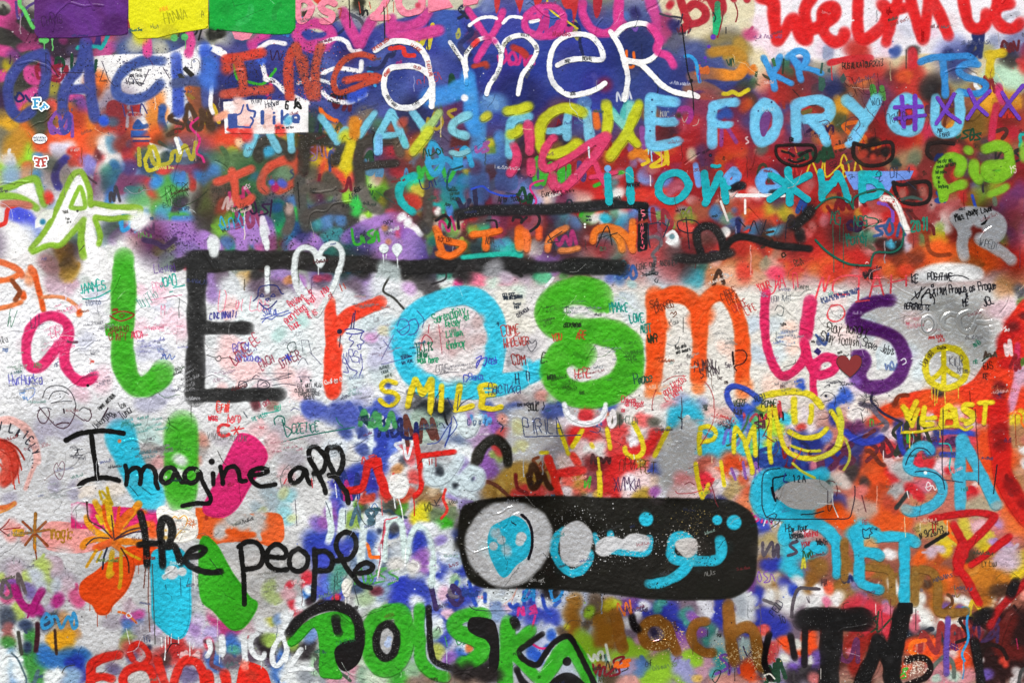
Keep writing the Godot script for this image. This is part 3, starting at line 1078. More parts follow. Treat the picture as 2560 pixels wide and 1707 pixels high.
const PAINT_A := """
T 0 0
=0
G 5b564f
b 3c3a35 16 10 35 16 60 45 16 60 70 14 30 92 16 70 60 12 10 48 12 75 75 14
b b0ae9e 8 38 2 6 5 6 8
b 2a2926 6 3 11 6
b 77705a 12 5 150 20 40 145 20 30 150 25
s d2468f 9 3 -4 -5 8 -4 16 4 17 14 10 22 -4 24
s d2468f 10 3 -4 23 12 28 24 38 34 45 44 42
s d2468f 7 4 22 55 34 52 46 57
s d2468f 10 4 -4 57 9 60 18 69 16 78 6 85 -4 88
b b4a41c 7 8 74 6
s d2468f 6 3 70 46 74 47
s d2468f 8 3 31 78 31 88 39 93 45 87 37 78
s d2468f 9 4 55 68 62 80 66 92
s 9a8f34 10 6 59 92 59 105
s d2468f 9 4 42 104 31 108 23 116 21 126 26 131
b c07a2c 8 28 123 6
s e4504a 10 4 58 118 60 130 55 141
b e2a826 10 4 132 9 12 138 8 68 138 9
b d96a22 8 30 148 7 30 156 8
b 3b4232 14 45 133 10 60 150 12
b e8762a 14 85 125 14 90 145 16 110 90 12 118 102 12
s d64a90 9 4 78 112 88 108 93 118 95 132 92 140
b e8a82a 10 100 142 9 114 112 7
s d64a90 8 3 105 68 112 62 128 70 120 84 114 84
s 3c52a8 10 6 98 46 96 58 88 60
s 8ba5d5 6 6 80 58 90 55
b c8c4b0 6 121 46 7
s cf4f60 9 5 104 44 112 48 122 40 138 40
s d0452f 6 2 128 50 136 46 146 41
s c0488c 9 5 108 62 118 58 130 52
b 475a92 12 150 55 14 170 56 14 200 52 14 225 55 14
b b8b6a4 10 155 46 9 183 50 8 230 42 10
f f0eeee 1.5 72 70 103 66 140 63 190 62 235 52 235 155 150 157 110 135 100 110 72 100
b e8702a 10 110 100 10 118 90 8 90 140 12 80 150 12
b e05a2a 10 132 132 12 125 150 14 150 155 14
b f08c3c 8 172 118 9 176 135 8 185 128 8
f e84a30 2 124 118 140 118 144 128 142 150 128 154 124 140
s f4efe6 3 1 146 124 150 119 162 121 160 128 150 129 146 131 145 145
f d83a2c 1 149 121 160 120 159 128 150 127
s d83a2c 3 1 147 131 160 131
s e08a38 10 5 172 130 178 150 170 157
f 2c5aa0 1 152 147 157 137 163 143 168 142 168 146
f 2f5fb0 1 150 150 168 150 172 157 150 157
b 68a0a8 3 130 142 5
s 2e549e 8 2 186 122 184 136 187 148
s 2e549e 1 .5 197 124 191 141
b f0f0f2 10 210 125 10 205 140 10 215 140 8
f ec7a30 4 214 100 226 96 232 104 235 125 235 157 205 157 210 150 224 144 220 120
b e8502c 8 205 152 10 225 150 10
=1
W sprayed_letters|violet blue spray lettering with speckled edges below the purple patch
L
s 3a4690 10 3.5 50 61 30 67 14 84 8 105 12 125 20 134 30 131 36 126
s 3a4690 10 3.5 50 62 52 85 48 110
L
s 3a4690 10 3.5 97 47 91 75 78 92 72 108 71 128
s 3a4690 10 3.5 98 47 101 75 103 105 108 136
s 3a4690 8 3.5 76 103 103 101
L
s 3c5298 9 3.5 186 70 165 69 145 78 133 92 134 108 150 114 170 108 184 95
L
s 3c55b8 10 4 201 64 203 95 204 130
s 4a5480 9 4 198 96 218 92 238 95
s 46508c 9 4 236 60 236 95 236 120
E
s 3f6ec8 8 4 118 135 118 142
b 2a50c8 5 118 138 4
s dd4890 8 3 168 44 168 62
s dd4890 8 3 216 36 218 48 215 62
g 1c1a2c 500 100 90 90 50
g 20203c 400 190 85 45 45
=2
W painted_patch|flat purple painted rectangle at the top left with CHRIS scratched into it
f 57236b .6 39 -40 147 -40 147 6 145 22 146 38 138 40 120 40 100 42 80 43 60 43 43 43 39 36
E
b 642e86 14 70 15 12 105 25 14 130 12 10 90 5 9
b 4a1a60 14 60 30 10 130 30 9
W painted_patch|flat yellow painted rectangle between the purple and the green ones
f e0dc12 .6 147.5 -40 238 -40 238 32 225 34 200 38 180 43 157 44 150 36 147 22
E
b d6cf1e 8 165 40 8 190 36 8
s 62cc62 4 1 21.5 -2 22 6 26 10 30 18 35 28 38 32
s 55b45c 5 .6 46 46 53 46
f 5fbe60 .5 44 44 55 45 54 48 50 50 46 47
l 6cc46c 1 .4 50 49 50 56
s 6cc46c 1.2 .4 59 44 59 50 60 54 59 58
b 6cc46c .6 59 45 1.5
b 58b868 1 199 43 4 211 42 4
l 60b868 .8 .3 212 44 212 56
=3
t 2a0f30 .8 13 48 30 -8 CHRIS
t 8a8a10 1 13 189 27 -14 HANNA
t f0a020 .8 6 183 13 -10 #INDIE
t b4b024 .4 3 172 31 0 dannoza
l 22182c .7 .4 52 60 52 82
l 22182c .7 .4 55 70 66 88
l 22182c .7 .4 67 83 96 83
l 22182c .7 .4 116 70 124 92 130 98
l 22182c .7 .4 118 80 114 92
s 22182c .7 .4 144 90 145 96 150 85 160 98 170 80
l 22182c .7 .4 186 77 194 90
t 303460 .6 4 140 73 -2 Please call time
t 202028 .7 5 150 81 2 Are away
t 202028 .7 5 148 88 0 Walk Beside Us
t 202028 .7 5 147 96 2 Vuam VoRome
f 2a2822 .5 209 79 212 76 222 85 218 88
f 35332c .5 203 85 207 84 211 89 205 89
s 30303a .5 .3 220 78 219 70 224 67 228 72 227 82
t 55608a .6 4 221 71 0 gm
f 8a6a30 .5 212 108 215 106 223 112 220 114
t 303848 .6 4.5 216 142 -60 ANCIEN
t 303040 .6 4 200 139 0 becky
t b04050 .6 5 200 146 0 person
t b02020 .6 5 200 152 0 patch
T 1 0
=0
G 3f4690
b 53508a 16 20 55 16 40 60 14 10 100 14 20 80 14
b 36418e 16 55 85 16 110 60 14 140 40 14 170 100 20 150 120 16
b 5a6cb8 14 140 85 12 180 80 14 200 70 12 225 100 16
b 4a5496 14 120 130 14 150 125 14 190 120 14
f cfcdb2 4 100 -40 240 -40 240 8 205 22 180 30 150 20 130 34 100 8
b c4c2ac 8 10 40 10 28 38 10
b cdc9a6 8 165 15 12 190 10 12 150 5 10 178 24 8
g 5a5a48 200 175 18 25 12
b 262418 6 108 4 3 176 4 6
s d03a30 5 2 126 -2 133 4
b 352c24 3 112 15 4
b e8762a 14 4 140 12 0 130 10 6 150 12
b 46362f 10 16 145 10
b 7a6a5a 10 185 130 8
b d8802a 8 172 145 8 176 155 8
b c88830 8 146 150 6 155 157 8
b d8c830 8 95 156 10 90 150 6
b 4a7a5a 8 120 145 8 195 145 8
b a05a3a 6 225 145 6
b 9a5038 6 215 145 5
=1
W sprayed_word|magenta spray word LOVE on blue behind the white brush letters
L
s cc3d8e 9 4 56 56 53 48 62 42 72 38
L
s cf3e8e 9 4 140 52 120 54 108 46 105 34 120 26 138 30 146 40 138 48 120 52
L
s cf3e8e 9 4 158 12 164 28 173 44 177 52 184 36 192 22
L
s cf3e8e 9 4 215 30 232 30 248 24 256 12
s cf3e8e 9 4 214 20 212 36 222 42 245 40 270 34
E
W brush_lettering|white brush strokes of half hidden letters under the rust coloured ING
L
s f4f1f2 8 .6 -6 55 8 55 22 62
s f4f1f2 4.5 1 6 92 7 100 6 120 9 130
L
s f4f1f2 5 .8 61 56 75 48 92 50
s f4f1f2 5 .8 65 72 70 92
s f4f1f2 6 .8 68 90 80 94 96 108 118 118
L
s f4f1f2 5 .8 132 50 150 44 162 48 168 58 178 58
s f4f1f2 5 .8 134 84 150 78 170 80 178 81 179 70
s f4f1f2 5 .8 134 105 145 114 165 117 185 108
E
b 2f4fc8 5 182 107 6 170 113 5
b 3c62d0 5 2 56 6 65 71 4
b 3f6fd0 10 4 75 8 4 90 8
W sprayed_word|rust red spray word ING over the blue with rough speckled strokes
L
s d8402e 9 3 22 68 45 64 66 60
s c64a34 8 4 36 66 42 85 44 106
s c04a38 9 3 20 108 45 105 76 102
b cf4430 8 25 78 6
L
s c8452f 9 3 97 112 95 80 98 62 104 54
s b84a34 8 3 104 52 110 75 118 100 122 112
s b84c36 8 3 128 112 126 80 130 60 134 52
s b84a34 7 4 112 66 114 78
L
s bb4630 6 1.5 193 66 178 62 160 68 150 82 147 95 152 106 165 103 185 95 198 92
s c8442e 7 2 160 92 175 89 195 87 202 90
E
g 2a2030 400 45 85 30 25
g 2a2030 500 115 80 25 35
g d8503a 300 115 85 28 40
g 20204a 900 130 100 80 50
=2
W brush_lettering|salmon pink brush lettering OS 2013 cut off by the top edge
L
s f587a0 7 .4 107 -2 106 14 109 24 117 20 122 8 116 0 108 0
L
s f587a0 7.5 .4 148 4 140 1 133 6 136 12 146 17 143 24 134 24
L
s f587a0 7 .4 212 -14 208 0 198 14 192 20 210 20
L
s f587a0 8 .4 223 -14 222 4 228 14 238 14 248 8 247 -14
L
f f587a0 .5 256 0 278 -2 284 8 256 14
L
f f587a0 .5 296 7 296 -8 316 -8 312 4
E
b c8405a 3 244 6 3
W painted_patch|flat green painted rectangle with rounded corner at the top
f 0d9f36 .5 5 -40 103 -40 103 10 103 32 98 38 85 39 70 38.5 50 37 30 35 5 34
E
b 12a63c 10 50 20 14 80 12 10
f f088a0 .5 31 36 54 38 50 44 42 46 34 44
b 262620 3 6 40 5 14 40 4 18 38 4
W thumb_panel|white panel with a blue thumb and the word Like
f f4f0f0 .8 21 117 60 114 118 117 118 151 65 153 23 152
E
b f0c8c0 6 45 130 8 70 140 8 50 140 8 40 120 5
b e84038 5 30 150 5 45 152 6 85 150 5
s f0a080 6 3 12 136 24 130
W thumb_emblem|blue thumb up drawn on the white panel
f 3b4f94 .6 26 131 36 130 37 146 27 147
s 3b4f94 1.6 .4 36 132 41 129 44 120
s 3b4f94 2.4 .4 48 120 50 126 57 128 56 134
s 3b4f94 2 .4 37 145 52 146
s 3b4f94 2 .4 52 144 55 138 52 134
E
W stencil_word|blue stencil word Like on the white panel
L
l 3a5294 4 .4 65.5 128 65.5 141
L
l 3a5294 3 .4 79 129.5 79 129.8
l 3a5294 3 .4 79 134 79 141
L
l 3a5294 3 .4 88 127 88 141
l 3a5294 3 .4 89 136 95 131
l 3a5294 3 .4 90 136 96 141
L
s 3a5294 3 .4 101 137 107 137 106 132 101 133 101 139 107 140
E
b 60b8d8 6 95 138 4
=3
t 20202c .9 8 54 119 -12 Riley
t 20202c .9 8 70 124 -16 Hetwer
t 080808 2.4 9 92 125 0 6
s 080808 2 .3 104 113 103 119 106 122 110 124 106 117 102 124 106 119
l 15203a .6 .3 75 110 77 126
t 30303a .6 4 80 148 -3 FORGE can was here
t 30303a .6 3.5 108 154 -3 where
t 3a3044 .6 4 72 95 -2 JANNICK
t 303038 .6 3.2 140 116 12 Jacob Stadsgaard
l 151510 1 .2 165 -2 166 32
l 151510 1.2 .2 205 8 206 44
s b04030 1 .3 152 10 156 10 154 20
l b84030 1 .2 176 2 178 15
l c04838 .8 .2 188 2 190 10
l c04838 .8 .2 208 2 210 26
l c04838 .8 .2 216 2 216 14
l 0b6e28 .5 .3 34 24 68 10
l 0b6e28 .5 .3 31 0 34 8
l 0b6e28 .5 .3 32 7 45 4
t 302818 .7 9 -4 20 -10 A
s 20181c 1.4 .3 191 150 194 152 192 157
T 2 0
=0
G 353f96
b 2a3a8e 16 40 40 16 90 80 18 160 100 20 200 90 18 150 60 16 190 25 14
b 3a58a8 14 40 25 14 45 45 14 150 25 12 35 12 10
b 4a549a 14 20 90 16 45 100 12 50 80 12
b 2c2c84 14 120 95 16 100 100 14 215 100 14
f c4c0a8 4 -4 -40 90 -40 80 4 20 6 -4 2
b 6070a8 8 90 6 8 130 4 8
b 5a2a50 6 72 38 6
=1
s 3a8ad8 12 10 20 112 45 108 62 100
s 3a90da 12 6 66 85 70 110 70 135 75 150
s 3a90da 10 8 52 100 66 98
b 5a8ac0 10 95 115 10
b 9a3a2a 6 88 75 3
s b03028 5 3 118 54 128 58 134 64
s b23a2a 4 2 72 76 88 72
s c02a2c 5 1.5 100 -4 100 8
f c02c2e .5 97 -4 104 -4 101 12 99 15 98 8
f c02c2e .5 121 0 130 0 127 12 126 14 124 8
f c02c2e 1 142 -4 152 -4 148 8 144 6
f c02a2c 1 175 -4 192 -4 191 12 188 22 186 10 178 8
l b02a34 .8 .2 188 20 188 28
l a03a4c .7 .2 126 12 126 16
l a03a4c .6 .2 178 10 178 20 180 30
f a82230 1 212 -4 220 -4 218 12 214 20 211 8
s d0408c 10 3 -10 42 15 38 29 34
W sprayed_word|hot pink spray word you looping over the blue at the top
L
s d8388a 7 2 66 10 76 25 86 40 92 47
s d8388a 7 2 107 12 100 30 92 44 84 56 76 70
L
s d8388a 7 2 134 18 146 20 150 10 140 12 132 22 134 34 148 41 165 40 175 30 176 18 168 9 156 6 146 10
L
s d8388a 8 3 198 2 198 14 204 28 213 36 225 38 236 32 240 15 240 -10
E
=2
W brush_word|white brush word amer with tall thin strokes over dark blue
L
s f4f3f2 6.6 .4 -40 58 -25 49 -10 47 8 52 19 66 23 85 26 100 25 122
s f4f3f2 6.6 .4 22 86 15 80 5 76 -10 76 -25 80 -30 98 -24 115 -12 123 5 122 18 112 24 102
L
s f4f3f2 4.8 .4 46 48 54 60 61 70 64 85 65 96
s f4f3f2 4.8 .4 65 80 64 65 70 54 80 45 90 43
L
s f4f3f2 5.4 .4 96 45 104 58 104 72 100 84 91 98 88 108
s f4f3f2 5.4 .4 105 60 110 47 122 41 134 42 144 52 145 60 138 74 129 86 126 98 124 108
L
s f4f3f2 6 .4 169 75 182 69 200 67 220 68 219 55 208 42 190 39 174 44 164 56 160 75 163 92 172 103 184 109 200 107 214 102 224 95
L
s f4f3f2 6 .4 230 36 240 52 246 70 250 90 246 115
s f4f3f2 6 .4 234 42 245 31 258 27 272 28 281 38 286 50 284 60 276 68 265 71 248 69
s f4f3f2 6.2 .4 250 70 264 73 278 86 290 98 306 106 329 110
E
s f4f3f2 3.5 .4 68 29 80 21 92 19 100 21
s f4f3f2 3.5 .4 107 26 115 19 128 20
s f4f3f2 3.5 .4 138 25 148 23
b f0eef0 2 63 112 4
s 3a9ae0 5 3 66 92 66 106
s e83838 6 .8 72 52 78 46
b d8408a 4 90 44 4 97 47 3
s e03a8e 7 3 276 30 286 45 283 58 296 64 303 76
=3
t b83a30 .9 5 -42 59 -35 TIM KEVIN SIMON
t b03a30 .9 5 1 52 38 LA LAUZE
t a03434 .9 5 19 70 78 S ALEX LUVS
t b83a34 .9 5 -28 88 -50 #SUNGY
t 904040 .8 4.5 4 77 25 EN 2EM
t 46464c .8 4.5 -28 110 50 VIRGI + GABRI
t 46464c .8 4.5 4 122 -34 TI AMO
t 383838 .7 4 47 52 62 ENJEMHLLLOVE LUI
t 404040 .7 4.5 64 63 -50 THERE WAS
t 606468 .7 4.5 98 52 64 YOUR LOVE
t 606468 .7 4.5 103 76 118 IS EVERYTHING
t 6a6a50 .8 4.5 108 54 -50 SOMEWHERE
t 555558 .8 4.5 127 41 6 WOULDNT
t 555558 .8 4.5 143 52 78 MISS IT
t 555558 .8 4.5 139 74 118 FOR A DREAM
t 303030 1 5.5 178 72 -5 MAX
t 303030 1 5.5 198 69 0 MICHIEL
t 383838 1 5 184 109 -4 2013
T 3 0
=0
G 34407e
f d8cbaa 8 60 -40 178 -40 178 55 140 45 120 40 95 50 80 38 62 15
b d9cfae 8 130 20 14 140 8 14 150 30 12 115 38 8 95 40 6 75 30 6
b 5a5a70 14 70 45 12 100 55 12 130 55 14 118 46 8
b 8a7a4a 14 120 58 14 150 55 12
b 45528a 14 100 70 14 130 75 14 85 60 10
b 2a3a80 14 30 80 18 60 100 14 20 60 12
f f0e8ee 8 172 -40 240 -40 240 60 220 58 185 62 170 62 165 45 168 10
b f0d8e2 10 170 25 8 165 45 8 175 60 8 240 30 12
b c04a78 6 156 40 6
b b08a3a 8 135 62 10 145 50 6
b e0d0a8 8 170 90 10 172 75 10 235 90 10
b 8a3a30 10 205 95 14 195 105 12 220 100 12 200 88 8
b 3a6a4a 6 200 82 5 160 95 4 196 72 4
b c43a2c 10 220 115 14 190 110 8 235 110 10
b 343a30 8 150 105 8 158 112 6
b a02c3c 14 130 150 14 80 148 12 180 152 12 50 150 8
b 8a5a30 8 40 130 8
s b8822a 8 5 110 60 135 58 148 68
s e88a22 12 2 88 88 110 84 140 86 150 75
s e68a26 9 3 82 102 100 98 118 106 125 112
s c08a2a 6 3 100 110 120 110 135 112
b e07a24 6 150 120 6 158 80 4
s 5070b0 6 5 2 20 14 18
s d0408c 9 3 6 -6 4 12 5 22 12 30
s c43f88 10 4 40 -6 44 10 52 30 54 45
s a03a6a 8 5 60 20 60 40
b 2a2560 8 70 28 6 25 15 5
=1
W sprayed_letters|dark red dripping spray letters beside the cream plaster
L
s b0202e 8 1.5 74 -6 80 14 84 24 88 28
s b0202e 8 1.5 84 10 92 4 103 10 104 20 96 26 84 28 78 34
L
s b0202e 9 1.5 108 -6 116 10 117 18
s b0202e 9 1.5 120 -6 124 8 122 14
L
s b0202e 6 1.5 133 -6 138 0
b b0202e 2 152 -1 4
E
s b82030 6 3 62 8 66 2
l 8a2028 1.6 .3 125 12 123 25 120 36 118 43
s 802028 1.4 .3 138 3 141 12 141 18 139 25
l 90242c 1 .3 86 28 85 38
l 2a8a60 6 .6 118 4 118 18
f 1cb070 .6 113 20 121 8 122 24 118 40 113 38
s 1c2a28 1.5 .4 113 14 116 20 114 25
b 5a30a8 1 113 42 3 108 53 2 104 66 1.8
l 202024 1 .3 128 31 128 38
l 262838 1.6 .4 78 16 76 26
W sprayed_words|big red spray words We DANCE on a pale ground at the top right
L
s d8181a 11.5 4 166 -4 182 2 183 20 187 48
s d8181a 11.5 4 187 46 196 34 202 24 207 22 213 40 220 46
s d8181a 11.5 4 221 46 220 28 218 12 224 0 230 -8
L
s d8181a 11 3.5 226 34 244 26 254 16 252 8 244 8 238 18 240 36 248 46 256 48 263 42 264 35
L
s d8181a 11 3.5 280 -6 279 20 280 40 286 45 296 40 308 28 314 14 306 4
L
s da1a1c 10 3.5 330 -20 322 10 316 30 311 50
s d8181a 11 3.5 314 12 325 10 336 8
s d8181a 11 3.5 338 -10 343 12 348 28 353 44
L
s d8181a 11 3.5 354 46 358 20 362 -8
s d8181a 11 3.5 363 -6 374 18 384 42
L
s d8181a 11 3.5 399 -10 402 10 406 26 414 33 424 30 427 20 426 14
L
s d8181a 11 3.5 455 4 446 5 438 10 438 22 446 31 456 33 462 30 466 25
s da1a1c 8 3.5 440 8 438 2 440 -6
E
W sprayed_word|light blue spray word FOR with dripping thick strokes
L
s 6ec2e8 12 1.6 41 112 55 115 72 117
s 6ec2e8 12 1.6 41 112 41 135 41 160
s 6ec2e8 9 1.6 44 138 58 140 70 139
s 6ec2e8 11 1.6 41 160 43 167 58 166 74 161
L
s 6ec2e8 11 1.6 112 122 126 118 140 117
s 6ec2e8 11 1.6 113 120 112 140 112 167
s 6ec2e8 8 1.6 115 141 125 143 134 142
L
s 6ec2e8 12 1.6 172 119 163 128 161 142 163 156 170 162 180 156 187 142 186 128 178 120 170 118
L
s 6ec2e8 12 1.6 208 120 208 140 209 160
s 6ec2e8 12 1.6 210 119 230 114 244 118 248 128 240 136 216 136
s 6ec2e8 11 1.6 226 138 236 148 244 164
E
s 50b8b0 7 2 15 118 10 130 8 140 -4 125
W sprayed_stroke|yellow green spray stroke crossing the start of the light blue words
s b8c818 8 3 28 118 24 132 16 145 20 160
E
b 2a4a98 4 128 130 5 120 131 4
W sprayed_letters|blue spray letters KR under the red words
L
s 3a94d8 7 1.2 171 66 178 80 182 92 184 102
s 3a94d8 7 1.2 190 64 186 76 182 84
s 3a94d8 6 1.2 184 86 194 91 204 96
L
s 3a94d8 7 1.2 198 66 210 58 220 62 219 72 212 78 206 68 200 62
s 3a94d8 7 1.2 210 72 212 84 214 92
s 3a94d8 6 1.2 216 77 228 80 238 84
E
=3
s 101014 1.4 .5 77 28 80 50 84 80 88 95 90 108 91 132
b 101014 1.5 88 92 2
t c8c4b0 .5 8 51 134 0 INVC
s 9a3080 5 2 74 135 76 125 86 125 88 132 84 140
s b8b4a0 .6 .3 77 133 80 140 84 134
s c0c0b0 .6 .3 90 144 95 142 97 136
b 403024 6 74 132 3
b 202048 1 43 114 1 43 128 .8 41 150 .8 165 127 .8 180 117 1
f 6a5a28 1 214 128 226 124 226 128 216 131
f 6a3a7a 1.5 168 140 174 128 178 134 174 150 170 155
l 302840 .7 .3 215 140 219 157
b 5a38a0 1 98 72 1 105 70 1 97 85 1.4
l 5a38a0 1.2 .4 97 80 98 94
f 3a6a3a .5 180 68 183 66 185 75 183 76
s 283828 2 .6 194 68 193 84
f 403828 1 170 85 176 88 178 91 172 88
f 3a4a30 .5 162 82 164 82 163 88 161 87
=2
W brush_leg|white brushed tail of the letter R
s f2f1f0 6 .4 86 106 96 111
E
T 4 0
=0
G d2c09a
f e8e4ea 6 -4 -40 240 -40 240 56 120 56 80 60 -4 58
b e0c8d8 10 40 50 10 10 52 10 80 54 8 130 40 6
b d8d8e6 10 200 45 14 160 50 10 220 20 10 100 30 8
b 8a92b0 6 200 48 6 10 59 6 172 55 5
f 8a5038 6 -4 100 240 100 240 160 -4 160
b b83028 10 45 62 10 55 70 10 40 80 12 60 90 14 90 100 16 110 85 12 75 130 12 120 120 12
b 352c2c 10 20 105 10 110 60 5 150 62 6 175 58 7 130 95 10 88 90 8 125 110 8
b 3a3430 8 215 60 8 218 75 9 205 85 6
b a09a6a 10 160 95 10 190 60 8 150 75 6
b b8dcc0 10 205 95 14 225 90 12 215 85 8 200 108 8
b e09a24 10 20 125 10 15 135 8 185 120 12 200 110 10 180 140 12 225 118 8 150 150 8
b 3a4428 10 60 150 8 30 140 8 5 125 8 215 150 10
b d02c2c 8 235 70 8 240 55 7
b c02c4c 8 200 150 8 225 155 8 120 150 10
b d8742a 8 55 98 6 100 90 6
s 2a2a24 1 .3 100 57 100 78
b 2f4a90 3 88 59 5 83 58 3
=1
s c8242c 7 1.2 12 72 30 68 60 66
l c0282c 1 .2 14 76 15 92
s c82430 9 3 107 58 108 75
s c02860 6 3 206 98 208 108
W sprayed_letters|blue spray letters TS with curled strokes on the right
L
s 2f84cc 7 1.5 116 71 130 66 150 65 170 64 180 70
s 2f84cc 8 1.5 142 70 144 88 145 110
L
s 2f84cc 7 1.5 183 74 170 73 160 80 168 88 184 92 192 98 186 106 172 107 160 104
E
W sprayed_stroke|mustard yellow spray stroke right of the blue letters TS
s d2b41c 9 2 194 63 212 60
s d2b41c 9 2 198 64 196 75 196 86
E
W sprayed_word|light blue spray word YOU beneath dark scribbled writing
L
s 6cc0e2 13 1.8 31 114 40 122 50 132 52 134
s 6cc0e2 13 1.8 66 112 60 125 48 146 38 162
L
s 6cc0e2 12 1.8 100 112 88 120 84 132 86 144 96 150 110 148 115 136 112 120 102 112
L
s 6cc0e2 11 1.8 134 112 133 130 136 148 148 153 159 146 162 128 160 108
E
s c02848 7 2 204 120 200 140 198 160
s d03878 6 4 206 105 212 118
=2
W brush_marks|purple brushed hash sign and crosses at the right edge
L
l 6a34b0 5.5 .6 95 111 97 146
l 6a34b0 5.5 .6 110 110 110 148
l 6a34b0 4.5 .6 87 123 118 122
l 6a34b0 4 .6 87 136 122 132
L
l 6a3ab4 4.5 .6 136 112 148 130 162 140
l 6a3ab4 4.5 .6 155 108 146 124 134 142
L
l 6a3ab4 4.5 .6 172 103 180 120 193 132
l 6a3ab4 4.5 .6 196 104 182 118 170 136
L
l 6a3ab4 4.5 .6 210 106 218 120 230 136
l 6a3ab4 4.5 .6 234 98 222 112 208 132
E
b c02a2a 2 103 128 3
=3
t 181410 1.1 7.5 27 79 -5 RUSALKATOUR2013
t 1f1014 .7 22 34 110 -8 SKULL
t 1c2838 .8 14 60 122 -6 was
t 1c2838 .8 18 78 143 -10 here
t 203040 .9 6 136 152 -6 MAX
t 203040 .9 6 139 157 -6 FISHER
s 402838 .7 .3 0 140 10 138 14 150 12 160
s 402838 .7 .3 30 150 32 138 42 134 47 142 42 150
f 3a4a48 .6 10 79 13 78 13 83 10 82
f 3a4a48 .6 24 90 28 84 31 90 27 95
f 30544a .6 3 72 4.5 72 3 84 1 84
f 30544a .8 0 88 6 90 7 98 4 104 0 103
"""

